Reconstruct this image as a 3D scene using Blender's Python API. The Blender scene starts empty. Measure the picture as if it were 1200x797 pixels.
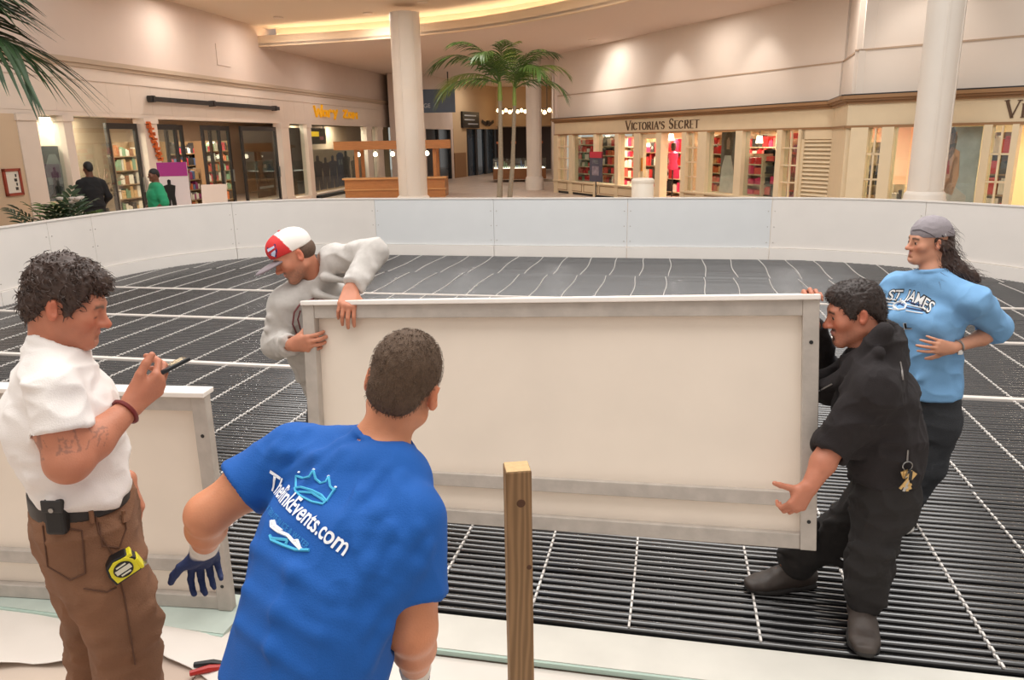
import bpy, math, random
import numpy as np
from mathutils import Vector, Matrix
from mathutils.bvhtree import BVHTree

SC = bpy.context.scene
COL = SC.collection
R = math.radians
PI = math.pi

# ------------------------------------------------------------------ camera
FPX, PITCH, ROLL, YAW, CAMH = 895.0, 0.2581, -0.0185, 0.2092, 2.0
cp_, sp_ = math.cos(PITCH), math.sin(PITCH)
FWD = np.array([0, cp_, -sp_]); UP0 = np.array([0, sp_, cp_]); RT0 = np.array([1.0, 0, 0])
RGT = math.cos(ROLL) * RT0 + math.sin(ROLL) * UP0
UPV = -math.sin(ROLL) * RT0 + math.cos(ROLL) * UP0
CAMP = np.array([0, 0, CAMH])
cam = bpy.data.cameras.new('camera')
cam.sensor_width = 36.0
cam.lens = 36.0 * FPX / 1200.0
cam.clip_end = 300
camo = bpy.data.objects.new('camera', cam); COL.objects.link(camo)
M = Matrix.Identity(4)
for i in range(3):
    M[i][0], M[i][1], M[i][2], M[i][3] = RGT[i], UPV[i], -FWD[i], CAMP[i]
camo.matrix_world = M
SC.camera = camo

# ------------------------------------------------------------------ world, lights, exposure
SC.view_settings.view_transform = 'Standard'
SC.view_settings.look = 'None'
SC.view_settings.gamma = 1.0
SC.view_settings.use_curve_mapping = False
SC.view_settings.exposure = 0.0
w = bpy.data.worlds.new('World'); SC.world = w; w.use_nodes = True
bg = w.node_tree.nodes['Background']
bg.inputs[0].default_value = (1.0, 0.95, 0.90, 1); bg.inputs[1].default_value = 0.60

def area(name, loc, size, power, col=(1, 1, 1), rot=(0, 0, 0), sy=None):
    l = bpy.data.lights.new(name, 'AREA'); l.energy = power; l.color = col; l.size = size
    if sy: l.shape = 'RECTANGLE'; l.size_y = sy
    o = bpy.data.objects.new(name, l); COL.objects.link(o); o.location = loc; o.rotation_euler = rot
    return o
def spot(name, loc, tgt, power, col, ang, blend=0.6, r=0.08):
    l = bpy.data.lights.new(name, 'SPOT'); l.energy = power; l.color = col; l.spot_size = R(ang); l.spot_blend = blend; l.shadow_soft_size = r
    o = bpy.data.objects.new(name, l); COL.objects.link(o); o.location = loc
    d = Vector(tgt) - Vector(loc); o.rotation_euler = d.to_track_quat('-Z', 'Y').to_euler()
    return o
# skylight of the atrium above the rink, and the mall lamps on the near side
area('skylight', (-0.5, 5.0, 8.2), 12, 1380, (1.0, 0.975, 0.945), (0, 0, -YAW), 11)
area('mall_lamps_near', (-1.5, -2.5, 5.2), 5, 25, (1.0, 0.93, 0.85), (R(38), 0, 0), 3)

# recessed lamps of the hall ceiling
for hx, hy, hz in ((-6.6, 23.7, 5.42), (-3.9, 23.2, 5.42), (-7.5, 20, 5.42), (-4.5, 19, 5.42), (-1.5, 19, 5.42), (.8, 17.5, 5.42), (2.7, 25.4, 4.9), (-.2, 25.6, 4.9), (-5, 28.5, 4.9), (4.5, 20.5, 4.9), (6, 15.5, 4.9), (-2.5, 33, 4.9), (-1.2, 42, 4.9), (.8, 38, 4.9)):
    area('hall_lamp', (hx, hy, hz), .5, 50, (1.0, 0.94, 0.88), (0, 0, 0), .5)
def at(px, py, d):
    """point at world depth d (metres along +Y) seen at photo pixel px,py"""
    r = FWD * FPX + RGT * (px - 600) - UPV * (py - 398.5)
    return CAMP + r * (d / r[1])
def ground(px, py, z=0.0):
    r = FWD * FPX + RGT * (px - 600) - UPV * (py - 398.5)
    return CAMP + r * ((z - CAMH) / r[2])
CY, SY = math.cos(YAW), math.sin(YAW)
def RK(u, v, z=0.0):
    """rink coordinates: u across, v away from the camera"""
    return np.array([u * CY + v * SY, -u * SY + v * CY, z])

# ------------------------------------------------------------------ materials
MATS = {}
def lin(r, g, b):
    f = lambda c: c / 12.92 if c <= 0.04045 else ((c + 0.055) / 1.055) ** 2.4
    return (f(r / 255), f(g / 255), f(b / 255))
def mat(name, col, rough=0.6, metal=0.0, noise=0.0, nscale=8.0, bump=0.0, bscale=60.0, emit=None, estr=1.0, spec=0.5,
        attr=None, trans=0.0, stretch=None, sss=0.0, sheen=0.0, coat=0.0):
    if name in MATS: return MATS[name]
    m = bpy.data.materials.new(name); m.use_nodes = True
    nt = m.node_tree; b = nt.nodes['Principled BSDF']
    b.inputs['Roughness'].default_value = rough; b.inputs['Metallic'].default_value = metal
    b.inputs['Specular IOR Level'].default_value = spec
    b.inputs['Base Color'].default_value = (*col, 1)
    if trans: b.inputs['Transmission Weight'].default_value = trans
    if sss:
        b.inputs['Subsurface Weight'].default_value = sss
        b.inputs['Subsurface Radius'].default_value = (0.012, 0.005, 0.003); b.inputs['Subsurface Scale'].default_value = 1.0
    if coat: b.inputs['Coat Weight'].default_value = coat; b.inputs['Coat IOR'].default_value = 2.0; b.inputs['Coat Roughness'].default_value = .12
    if sheen: b.inputs['Sheen Weight'].default_value = sheen
    if emit:
        b.inputs['Emission Color'].default_value = (*emit, 1); b.inputs['Emission Strength'].default_value = estr
    src = None
    if attr:
        a = nt.nodes.new('ShaderNodeAttribute'); a.attribute_name = attr; src = a.outputs['Color']
        nt.links.new(src, b.inputs['Base Color'])
    tc = nt.nodes.new('ShaderNodeTexCoord'); vec = tc.outputs['Object']
    if stretch:
        mp = nt.nodes.new('ShaderNodeMapping'); mp.inputs['Scale'].default_value = stretch
        nt.links.new(vec, mp.inputs['Vector']); vec = mp.outputs['Vector']
    if noise:
        n = nt.nodes.new('ShaderNodeTexNoise'); n.inputs['Scale'].default_value = nscale; n.inputs['Detail'].default_value = 5
        nt.links.new(vec, n.inputs['Vector'])
        mr = nt.nodes.new('ShaderNodeMapRange'); mr.inputs[1].default_value = 0.25; mr.inputs[2].default_value = 0.75
        mr.inputs[3].default_value = 1 - noise; mr.inputs[4].default_value = 1 + noise * 0.6
        nt.links.new(n.outputs['Fac'], mr.inputs[0])
        mx = nt.nodes.new('ShaderNodeMix'); mx.data_type = 'RGBA'; mx.blend_type = 'MULTIPLY'; mx.inputs[0].default_value = 1
        if src: nt.links.new(src, mx.inputs[6])
        else: mx.inputs[6].default_value = (*col, 1)
        nt.links.new(mr.outputs[0], mx.inputs[7]); nt.links.new(mx.outputs[2], b.inputs['Base Color'])
    if bump:
        n2 = nt.nodes.new('ShaderNodeTexNoise'); n2.inputs['Scale'].default_value = bscale; n2.inputs['Detail'].default_value = 4
        nt.links.new(vec, n2.inputs['Vector'])
        bp = nt.nodes.new('ShaderNodeBump'); bp.inputs['Strength'].default_value = bump; bp.inputs['Distance'].default_value = 0.01
        nt.links.new(n2.outputs['Fac'], bp.inputs['Height']); nt.links.new(bp.outputs[0], b.inputs['Normal'])
    MATS[name] = m
    return m
def glass(name='shop_glass', rough=0.0, tint=(0.9, 0.95, 0.93), fac=0.10):
    if name in MATS: return MATS[name]
    m = bpy.data.materials.new(name); m.use_nodes = True; nt = m.node_tree
    for n in list(nt.nodes): nt.nodes.remove(n)
    o = nt.nodes.new('ShaderNodeOutputMaterial'); mx = nt.nodes.new('ShaderNodeMixShader')
    t = nt.nodes.new('ShaderNodeBsdfTransparent'); g = nt.nodes.new('ShaderNodeBsdfGlossy')
    t.inputs[0].default_value = (*tint, 1); g.inputs['Roughness'].default_value = rough
    mx.inputs[0].default_value = fac
    nt.links.new(t.outputs[0], mx.inputs[1]); nt.links.new(g.outputs[0], mx.inputs[2]); nt.links.new(mx.outputs[0], o.inputs[0])
    MATS[name] = m
    return m

# ------------------------------------------------------------------ mesh helpers
def rot_z(a): return Matrix.Rotation(a, 4, 'Z')
class MB:
    def __init__(self, T=None): self.v = []; self.f = []; self.T = T; self.mi = []; self.cur = 0
    def add(self, vs, fs):
        n = len(self.v)
        if self.T is not None: vs = [self.T @ Vector(p) for p in vs]
        self.v += [tuple(float(c) for c in p) for p in vs]
        self.f += [tuple(i + n for i in f) for f in fs]; self.mi += [self.cur] * len(fs)
        return self
    def box(self, c, s, rz=0.0, tilt=None):
        x, y, z = (k / 2 for k in s); ca, sa = math.cos(rz), math.sin(rz); vs = []
        for dz in (-z, z):
            for dx, dy in ((-x, -y), (x, -y), (x, y), (-x, y)):
                p = Vector((dx, dy, dz))
                if tilt is not None: p = tilt @ p
                vs.append((c[0] + p.x * ca - p.y * sa, c[1] + p.x * sa + p.y * ca, c[2] + p.z))
        return self.add(vs, [(3, 2, 1, 0), (4, 5, 6, 7), (0, 1, 5, 4), (1, 2, 6, 5), (2, 3, 7, 6), (3, 0, 4, 7)])
    def ext(self, x0, x1, y0, y1, z0, z1):
        return self.box(((x0 + x1) / 2, (y0 + y1) / 2, (z0 + z1) / 2), (abs(x1 - x0), abs(y1 - y0), abs(z1 - z0)))
    def prism(self, poly, z0, z1):
        n = len(poly)
        vs = [(p[0], p[1], z0) for p in poly] + [(p[0], p[1], z1) for p in poly]
        fs = [tuple(range(n - 1, -1, -1)), tuple(range(n, 2 * n))] + [(i, (i + 1) % n, n + (i + 1) % n, n + i) for i in range(n)]
        return self.add(vs, fs)
    def tube(self, pts, rad, n=8, cap=True):
        pts = [Vector(p) for p in pts]; m = len(pts); rs = rad if hasattr(rad, '__len__') else [rad] * m
        vs, fs = [], []; a = None
        for i in range(m):
            t = (pts[min(i + 1, m - 1)] - pts[max(i - 1, 0)]).normalized()
            if a is None: a = t.orthogonal().normalized()
            a = (a - t * a.dot(t)).normalized(); b = t.cross(a)
            for k in range(n):
                q = 2 * PI * k / n; vs.append(pts[i] + (a * math.cos(q) + b * math.sin(q)) * rs[i])
        for i in range(m - 1):
            for k in range(n):
                fs.append((i * n + k, i * n + (k + 1) % n, (i + 1) * n + (k + 1) % n, (i + 1) * n + k))
        if cap: fs += [tuple(range(n - 1, -1, -1)), tuple(range((m - 1) * n, m * n))]
        return self.add(vs, fs)
    def lathe(self, c, prof, n=24):
        vs, fs = [], []
        for r, z in prof:
            for k in range(n):
                q = 2 * PI * k / n; vs.append((c[0] + r * math.cos(q), c[1] + r * math.sin(q), c[2] + z))
        for i in range(len(prof) - 1):
            for k in range(n):
                fs.append((i * n + k, i * n + (k + 1) % n, (i + 1) * n + (k + 1) % n, (i + 1) * n + k))
        fs += [tuple(range(n - 1, -1, -1)), tuple(range((len(prof) - 1) * n, len(prof) * n))]
        return self.add(vs, fs)
    def build(self, name, m, parent=None, smooth=False, loc=None, bevel=0.0, sharp=True):
        me = bpy.data.meshes.new(name)
        off = root_loc(parent) if parent is not None else Vector(loc if loc is not None else (0, 0, 0))
        if self.T is None or off.length > 0:
            vs = [(p[0] - off.x, p[1] - off.y, p[2] - off.z) for p in self.v]
        else: vs = self.v
        me.from_pydata(vs, [], self.f); me.update()
        ms = m if isinstance(m, (list, tuple)) else [m]
        for q in ms: me.materials.append(q)
        if len(ms) > 1: me.polygons.foreach_set('material_index', self.mi)
        if smooth:
            me.polygons.foreach_set('use_smooth', [True] * len(me.polygons))
            if sharp: me.set_sharp_from_angle(angle=R(38))
        o = bpy.data.objects.new(name, me); COL.objects.link(o)
        if parent is not None: o.parent = parent
        else: o.location = off
        if bevel:
            b = o.modifiers.new('bevel', 'BEVEL'); b.width = bevel; b.segments = 2; b.limit_method = 'ANGLE'
        return o
def root_loc(o):
    v = Vector((0, 0, 0))
    while o is not None: v += o.location; o = o.parent
    return v
def tag(o, label=None, cat=None, group=None, kind=None):
    if label: o['label'] = label
    if cat: o['category'] = cat
    if group: o['group'] = group
    if kind: o['kind'] = kind
    return o
def thing(name, loc, label, cat, group=None):
    o = bpy.data.objects.new(name, None); COL.objects.link(o); o.location = tuple(float(c) for c in loc); o.empty_display_size = 0.1
    return tag(o, label, cat, group)
def struct(name, mb, m, parent=None, **k):
    o = mb.build(name, m, parent, **k)
    if parent is None: o['kind'] = 'structure'
    return o
def dup(root, loc=None, label=None, rz=None):
    r = root.copy(); COL.objects.link(r)
    if loc is not None: r.location = tuple(float(c) for c in loc)
    if rz is not None: r.rotation_euler = (0, 0, rz)
    if label: r['label'] = label
    for ch in root.children:
        c = ch.copy(); COL.objects.link(c); c.parent = r
        for g in ch.children:
            d = g.copy(); COL.objects.link(d); d.parent = c
    return r
def frame(org, d, z=0.0):
    """matrix with x along d (plan), y = outward left-hand normal pointing to the mall side, z up"""
    d = Vector((d[0], d[1], 0)).normalized(); n = Vector((0, 0, 1)).cross(d)
    m = Matrix.Identity(4)
    for i in range(3):
        m[i][0], m[i][1], m[i][2] = d[i], n[i], (0, 0, 1)[i]
    m[0][3], m[1][3], m[2][3] = org[0], org[1], z
    return m
def text_mesh(body, size=1.0, extrude=0.0, align='LEFT', shear=0.0, spacing=1.0, bold=0.0):
    c = bpy.data.curves.new('t', 'FONT'); c.body = body; c.size = size; c.extrude = extrude; c.align_x = align; c.shear = shear
    c.space_character = spacing; c.offset = bold
    o = bpy.data.objects.new('t', c); COL.objects.link(o)
    dg = bpy.context.evaluated_depsgraph_get()
    me = bpy.data.meshes.new_from_object(o.evaluated_get(dg))
    vs = [tuple(v.co) for v in me.vertices]; fs = [tuple(p.vertices) for p in me.polygons]
    bpy.data.objects.remove(o); bpy.data.curves.remove(c); bpy.data.meshes.remove(me)
    return vs, fs
rng = random.Random(7)
# ------------------------------------------------------------------ setting
m_wall = mat('wall_paint', lin(214, 195, 182), 0.75, noise=0.03, nscale=1.5)
m_wall2 = mat('upper_wall_paint', lin(222, 208, 194), 0.7, noise=0.03, nscale=1.2)
m_trimw = mat('white_trim', lin(222, 205, 190), 0.5, noise=0.03, nscale=3)
m_ceil = mat('ceiling_paint', lin(224, 204, 182), 0.8)
m_soffit = mat('soffit_paint', lin(222, 203, 190), 0.8)
m_tan = mat('tan_wall', lin(205, 178, 148), 0.7)
m_cream = mat('cream_wood', lin(226, 206, 172), 0.45, noise=0.04, nscale=4)
m_creamd = mat('cream_dark', lin(150, 118, 84), 0.5)  # darker brown cream for panel mouldings and shelf racks
m_brown = mat('brown_crown', lin(150, 112, 74), 0.5)
m_dark = mat('black_metal', lin(38, 34, 33), 0.4)
m_black = mat('black_plastic', lin(22, 22, 23), 0.45)
m_tile = bpy.data.materials.new('mall_floor_tile'); m_tile.use_nodes = True
nt = m_tile.node_tree; b_ = nt.nodes['Principled BSDF']; b_.inputs['Roughness'].default_value = 0.35
tc_ = nt.nodes.new('ShaderNodeTexCoord'); mp_ = nt.nodes.new('ShaderNodeMapping'); mp_.inputs['Rotation'].default_value = (0, 0, YAW)
br_ = nt.nodes.new('ShaderNodeTexBrick'); br_.offset = 0; br_.inputs['Scale'].default_value = 1
br_.inputs['Brick Width'].default_value = 0.45; br_.inputs['Row Height'].default_value = 0.45; br_.inputs['Mortar Size'].default_value = 0.006
br_.inputs['Color1'].default_value = (*lin(205, 186, 170), 1); br_.inputs['Color2'].default_value = (*lin(192, 172, 156), 1)
br_.inputs['Mortar'].default_value = (*lin(150, 132, 118), 1)
nt.links.new(tc_.outputs['Object'], mp_.inputs[0]); nt.links.new(mp_.outputs[0], br_.inputs[0]); nt.links.new(br_.outputs[0], b_.inputs['Base Color'])
m_glass = glass()

fl = MB(); fl.ext(-24, 24, -6, 56, -0.12, 0)
fo_ = struct('floor', fl, m_tile)
m_t1, m_t2 = mat('tile_a', lin(200, 182, 166), .35, noise=.06, nscale=6), mat('tile_b', lin(190, 170, 155), .35, noise=.06, nscale=6)
for i in range(7):
    for k in range(3):
        u_, v_ = -4.0 + .45 * i, 1.1 + .45 * k; b = MB(); b.prism([tuple(RK(*q)[:2]) for q in ((u_ + .004, v_ + .004), (u_ + .446, v_ + .004), (u_ + .446, v_ + .446), (u_ + .004, v_ + .446))], 0.0005, .005); struct('floor_tile', b, m_t1 if (i + k) % 2 else m_t2, fo_)

def sx(px, org, d):
    """distance along a wall line at which the sight line of photo column px crosses it"""
    r = FWD * FPX + RGT * (px - 600) - UPV * (180 - 398.5)
    A = np.array([[r[0], -d[0]], [r[1], -d[1]]]); t = np.linalg.solve(A, np.array(org[:2])); return t[1]

# ---- left store front
LO = (-9.1, 17.0); LD = (0.1608, 0.987); LT = frame(LO, LD)
L = lambda px: sx(px, LO, LD)
mb = MB(LT)
SE = 21.9
mb.ext(-12, SE, 0.0, 0.3, 3.74, 5.6)                      # plain wall above the ledge
wl = struct('wall_left', mb, m_wall)
mb = MB(LT); mb.ext(-12, SE, -0.04, 0.3, 2.62, 3.7); struct('frieze', mb, m_trimw, wl)
mb = MB(LT); mb.ext(-12, SE, -0.12, 0.3, 3.70, 3.80); mb.ext(-12, SE, -0.08, 0.3, 3.62, 3.70); struct('ledge_moulding', mb, mat('ledge', lin(186, 164, 142), .6), wl)
mb = MB(LT); mb.ext(-6, SE, -0.07, 0.0, 3.36, 3.41); mb.ext(-6, SE, -0.06, 0.0, 2.62, 2.70)
struct('frieze_bead', mb, m_trimw, wl)
for i in range(34):                                       # board joints of the frieze: each board a piece of its own
    s0 = -5.6 + i * 0.81
    b = MB(LT); b.ext(s0 + .001, s0 + .808, -0.052, -0.03, 2.71, 3.35); struct('frieze_board', b, m_trimw, wl)
mb = MB(LT); mb.ext(-12, L(20), -0.1, 0.3, 0, 2.62); struct('tan_pier', mb, m_tan, wl)
pil = [(L(20), L(43)), (L(74), L(84)), (L(168), L(183)), (L(328), L(337)), (L(358), L(363)), (L(428), L(434)), (L(441), L(447)), (L(464), SE)]
for a, c in pil:
    b = MB(LT); b.ext(a, c, -0.12, 0.14, 0, 2.62); b.ext(a - .03, c + .03, -0.15, 0.14, 0, 0.22); b.ext(a - .03, c + .03, -.15, .14, 2.5, 2.62)
    struct('pilaster', b, m_trimw, wl)
mb = MB(LT)
for a, c in [(L(43), L(74)), (L(84), L(130)), (L(337), L(358)), (L(363), L(428)), (L(434), L(441)), (L(447), L(464))]:
    mb.ext(a, c, -0.1, 0.14, 0, 0.16 if a < 9 else 0.14)
struct('sill', mb, m_trimw, wl)
mb = MB(LT); mb.ext(L(362), L(430), -0.35, -0.1, 0.0, 0.10); struct('plinth_step', mb, m_black, wl)
def DY(T, px, y):
    o = T @ Vector((0, y, 0)); return sx(px, (o.x, o.y), (T[0][0], T[1][0]))
# shop room behind
mb = MB(LT); mb.ext(-3, SE, 4.4, 4.5, 0, 2.8); mb.ext(-3.1, -3, .3, 4.5, 0, 2.8); mb.ext(SE, SE + .1, .3, 4.5, 0, 2.8)
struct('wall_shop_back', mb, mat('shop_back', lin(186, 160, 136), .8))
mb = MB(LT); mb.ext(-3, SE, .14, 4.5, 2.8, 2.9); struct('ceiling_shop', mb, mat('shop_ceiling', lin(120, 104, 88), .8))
for i, (a, c) in enumerate([(43, 74), (84, 130), (337, 358), (363, 428), (434, 441), (447, 464)]):
    pa, pc, a, c = a, c, L(a), L(c)
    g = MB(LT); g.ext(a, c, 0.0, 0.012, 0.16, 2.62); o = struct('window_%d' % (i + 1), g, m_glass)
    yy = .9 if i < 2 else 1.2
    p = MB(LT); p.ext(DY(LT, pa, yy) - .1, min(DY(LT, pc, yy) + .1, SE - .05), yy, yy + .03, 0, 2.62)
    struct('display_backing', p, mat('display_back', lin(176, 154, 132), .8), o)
for s_ in (-.9, .3, 1.4, 4.2, 6.5, 8.6, 10.4, 13, 16.5):
    pos = LT @ Vector((s_, 2.2 if 1 < s_ < 9.5 else .6, 2.7)); area('shop_lamp', pos, .6, 85, (1, .88, .72))

def wall_thing(name, label, cat, T, s, y, z, group=None):
    return thing(name, T @ Vector((s, y, z)), label, cat, group)

# glazed folding doors of the left shop
def door_leaf(t, T, s0, s1, y0=0.02, z1=2.5, mid=True, fr=.10):
    w = MB(T); w.ext(s0, s0 + fr, y0, y0 + .06, 0, z1); w.ext(s1 - fr, s1, y0, y0 + .06, 0, z1)
    w.ext(s0 + fr, s1 - fr, y0, y0 + .06, z1 - .13, z1); w.ext(s0 + fr, s1 - fr, y0, y0 + .06, 0, .2)
    f = w.build('door_frame', m_dark, t)
    g = MB(T); g.ext(s0 + fr, s1 - fr, y0 + .025, y0 + .037, .2, z1 - .13); g.build('pane', m_glass, t)
    h = MB(T); h.ext(s1 - fr + .03, s1 - fr + .06, y0 - .05, y0, .9, 1.25); h.build('door_handle', mat('steel', lin(170, 168, 165), .3, .9), t)
dl = [('black framed glass door left of the white pillar with garland', L(131), L(167), .05),
      ('widest black framed glass door right of the garland pillar', L(186), L(212), .03),
      ('black framed glass door slid half behind its neighbour', L(208), L(228), .25),
      ('black framed glass door right of the open doorway', L(241), L(262), .03),
      ('black framed glass door overlapping behind the middle doors', L(258), L(281), .25),
      ('black framed glass door with a figure poster, nearest the narrow shop window', L(286), L(327), .03)]
for lb, a, c, y0 in dl:
    t = wall_thing('glass_door', lb, 'door', LT, (a + c) / 2, y0, 0)
    door_leaf(t, LT, a, c, y0)
# posters behind the glass (flat prints), built as boards
def poster(T, s0, s1, z0, z1, y, label, cols, name='poster', parts=()):
    t = wall_thing(name, label, 'poster', T, (s0 + s1) / 2, y, z0)
    b = MB(T); b.ext(s0, s1, y, y + .02, z0, z1); b.build('sheet', cols[0], t)
    for nm, poly, m in parts:
        q = MB(T); P = [(s0 + (s1 - s0) * x, z0 + (z1 - z0) * z) for x, z in poly]; n = len(P)
        q.add([(x, y - .012, z) for x, z in P] + [(x, y, z) for x, z in P], [tuple(range(n - 1, -1, -1))] + [(i, (i + 1) % n, n + (i + 1) % n, n + i) for i in range(n)])
        q.build(nm, m, t)
    return t
fig = lambda x, z, h, w: [(x - .5 * w, z), (x - .4 * w, z + .5 * h), (x - .55 * w, z + .8 * h), (x - .15 * w, z + .84 * h), (x - .16 * w, z + .97 * h), (x, z + h), (x + .16 * w, z + .97 * h), (x + .15 * w, z + .84 * h), (x + .55 * w, z + .8 * h), (x + .4 * w, z + .5 * h), (x + .5 * w, z), (x + .1 * w, z), (x, z + .42 * h), (x - .1 * w, z)]
m_teal = mat('poster_teal', lin(62, 74, 78), .5, noise=.5, nscale=3)
m_mist = mat('poster_mist', lin(130, 140, 138), .5, noise=.3, nscale=4)
poster(LT, DY(LT, 45, .1), DY(LT, 74, .1), .92, 2.02, .1, 'dark movie poster of a lone standing figure in leftmost shop window', [m_teal], parts=[
    ('mist', [(.2, .3), (.15, .6), (.4, .85), (.65, .85), (.85, .6), (.8, .3)], m_mist), ('figure', fig(.5, .12, .5, .3), m_dark), ('ground', [(.15, .05), (.85, .05), (.7, .14), (.3, .14)], m_dark)])
poster(LT, DY(LT, 298, .16), DY(LT, 319, .16), .3, 1.45, .16, 'dark poster of a seated figure on the right hand glass door', [mat('poster_slate', lin(52, 48, 46), .5, noise=.4, nscale=5)], parts=[
    ('figure', fig(.5, .35, .6, .8), m_black), ('face', [(.42, .8), (.42, .9), (.58, .9), (.58, .8)], mat('poster_skin', lin(170, 140, 120), .6)), ('caption', [(.1, .24), (.1, .3), (.9, .3), (.9, .24)], m_mist)])
poster(LT, DY(LT, 341, .25), DY(LT, 355, .25), .2, 2.5, .25, 'tall dark banner with pale crackled pattern in narrow shop window', [mat('banner_dark', lin(58, 50, 46), .6, noise=.8, nscale=6)])
# wide window graphic: a row of people in dark coats in front of a blue booth
gw = [(.08, .0, .86, .15, 'coat_figure', (52, 42, 52)), (.22, .0, .8, .13, 'coat_figure', (66, 56, 66)), (.36, .0, .84, .15, 'coat_figure', (58, 62, 84)), (.63, .02, .92, .16, 'coat_figure', (44, 42, 46)), (.82, .0, .8, .17, 'coat_figure', (62, 52, 42))]
t = poster(LT, DY(LT, 366, .3), DY(LT, 424, .3), .2, 1.72, .3, 'wide window graphic of people in dark coats beside a blue booth', [mat('graphic_bg', lin(168, 146, 126), .6, noise=.2, nscale=2)], parts=
    [(n, fig(x, z, h, w_), mat('coat_%d' % i, lin(*c), .6, noise=.3, nscale=6)) for i, (x, z, h, w_, n, c) in enumerate(gw)] +
    [('booth', [(.44, .02), (.44, .84), (.48, .9), (.54, .9), (.58, .84), (.58, .02)], mat('booth_blue', lin(58, 66, 92), .6)), ('booth_window', [(.47, .58), (.47, .72), (.50, .72), (.50, .58)], m_mist), ('booth_window', [(.52, .58), (.52, .72), (.55, .72), (.55, .58)], m_mist)])
t = wall_thing('window_sign', 'black hanging sign with a yellow word in wide shop window', 'sign', LT, L(377), .2, 1.95)
b = MB(LT); b.ext(L(364), L(389), .2, .24, 1.92, 2.5); b.build('sign_board', m_dark, t)
b = MB(LT); b.ext(L(371), L(381), .185, .2, 2.2, 2.38); b.build('sign_print', mat('sign_yellow', lin(245, 200, 40), .6, emit=lin(245, 190, 30), estr=.6), t)
b = MB(LT); b.ext(L(382), L(386), .185, .2, 2.08, 2.2); b.build('sign_badge', mat('sign_pink', lin(190, 110, 130), .6), t)
b = MB(LT); b.ext(L(365), L(366), .21, .23, 2.5, 2.62); b.build('hanger', m_dark, t)
b = MB(LT); b.ext(L(387), L(388), .21, .23, 2.5, 2.62); b.build('hanger', m_dark, t)
# roller bar, sign, garland, framed notice
t = wall_thing('awning_bar', 'long black horizontal bar mounted on white frieze above doors', 'bar', LT, L(250), -.12, 3.05)
b = MB(LT); b.ext(L(176), L(326), -.2, -.1, 3.02, 3.13); b.build('roller', m_dark, t)
for px in (180, 250, 322):
    b = MB(LT); b.ext(L(px) - .04, L(px) + .04, -.22, -.03, 3.0, 3.15); b.build('bracket', m_dark, t)
t = wall_thing('shop_sign', 'yellow jagged shop lettering on white frieze', 'sign', LT, L(395), -.1, 2.95)
m_yel = mat('sign_letters', lin(232, 172, 24), .5, emit=lin(232, 160, 10), estr=.25)
GL = {'W': [[(0, 1), (.2, 0), (.45, .7), (.7, 0), (.9, 1.15)]], 'o': [[(.1, .1), (.1, .6), (.5, .6), (.5, .1), (.1, .1)]], 'r': [[(.1, 0), (.1, .65)], [(.1, .5), (.3, .7), (.5, .6)]],
      'y': [[(.05, .7), (.25, .3)], [(.5, .75), (.15, -.15)]], 'Z': [[(.05, .8), (.5, .85), (.05, .1), (.55, .05)]], 'n': [[(.1, 0), (.1, .6)], [(.1, .5), (.35, .65), (.5, .5), (.5, 0)]], 'm': [[(.05, 0), (.05, .6), (.3, .35), (.55, .6), (.55, 0)]]}
def strokes(T, word, s, z, h, adv, wdt, y0, y1, m, parent, name='letter'):
    for ch in word:
        if ch != ' ':
            b = MB(T)
            for st in GL[ch]:
                for (x0, z0), (x1, z1) in zip(st, st[1:]):
                    dx, dz = (x1 - x0) * adv * 1.5, (z1 - z0) * h; ln = math.hypot(dx, dz) or 1e-6
                    px_, pz_ = -dz / ln * wdt / 2, dx / ln * wdt / 2
                    ex, ez = dx / ln * wdt * .3, dz / ln * wdt * .3
                    A = (s + x0 * adv * 1.5 - ex, z + z0 * h - ez); B = (s + x1 * adv * 1.5 + ex, z + z1 * h + ez)
                    q = [(A[0] + px_, A[1] + pz_), (B[0] + px_, B[1] + pz_), (B[0] - px_, B[1] - pz_), (A[0] - px_, A[1] - pz_)]
                    b.add([(a, y0, c) for a, c in q] + [(a, y1, c) for a, c in q], [(3, 2, 1, 0), (4, 5, 6, 7), (0, 1, 5, 4), (1, 2, 6, 5), (2, 3, 7, 6), (3, 0, 4, 7)])
            b.build(name, m, parent)
        s += adv * (1.35 if ch == 'W' else 1.0)
strokes(LT, 'Wory Zom', L(370), 2.92, .34, (L(421) - L(370)) / 8.6, .075, -.12, -.05, m_yel, t)
t = wall_thing('garland', 'orange garland hanging down white pillar between doors', 'garland', LT, L(172), -.17, 1.6)
b = MB(LT)
for i in range(26): b.box((L(171) + .05 * math.sin(i * 1.9) + .012 * i, -.17, 2.52 - i * .035), (.12, .05, .05), i * .7)
b.build('strand', mat('garland_orange', lin(205, 96, 32), .6, noise=.5, nscale=20), t)
t = wall_thing('framed_notice', 'small red framed notice on tan wall at left edge', 'frame', LT, L(4), -.12, 1.15)
b = MB(LT); z0, z1, a, c = 1.12, 1.62, L(-8), L(13)
b.ext(a, c, -.14, -.1, z0, z0 + .05); b.ext(a, c, -.14, -.1, z1 - .05, z1); b.ext(a, a + .05, -.14, -.1, z0, z1); b.ext(c - .05, c, -.14, -.1, z0, z1)
b.build('frame', mat('frame_red', lin(150, 58, 36), .5), t)
b = MB(LT); b.ext(a + .05, c - .05, -.12, -.1, z0 + .05, z1 - .05); b.build('sheet', mat('paper', lin(225, 215, 200), .8), t)
b = MB(LT)
for k in range(4): b.ext(c - .17 + (k % 2) * .03, c - .11, -.126, -.12, z0 + .1 + k * .08, z0 + .155 + k * .08)
b.build('print', m_dark, t)
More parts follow.
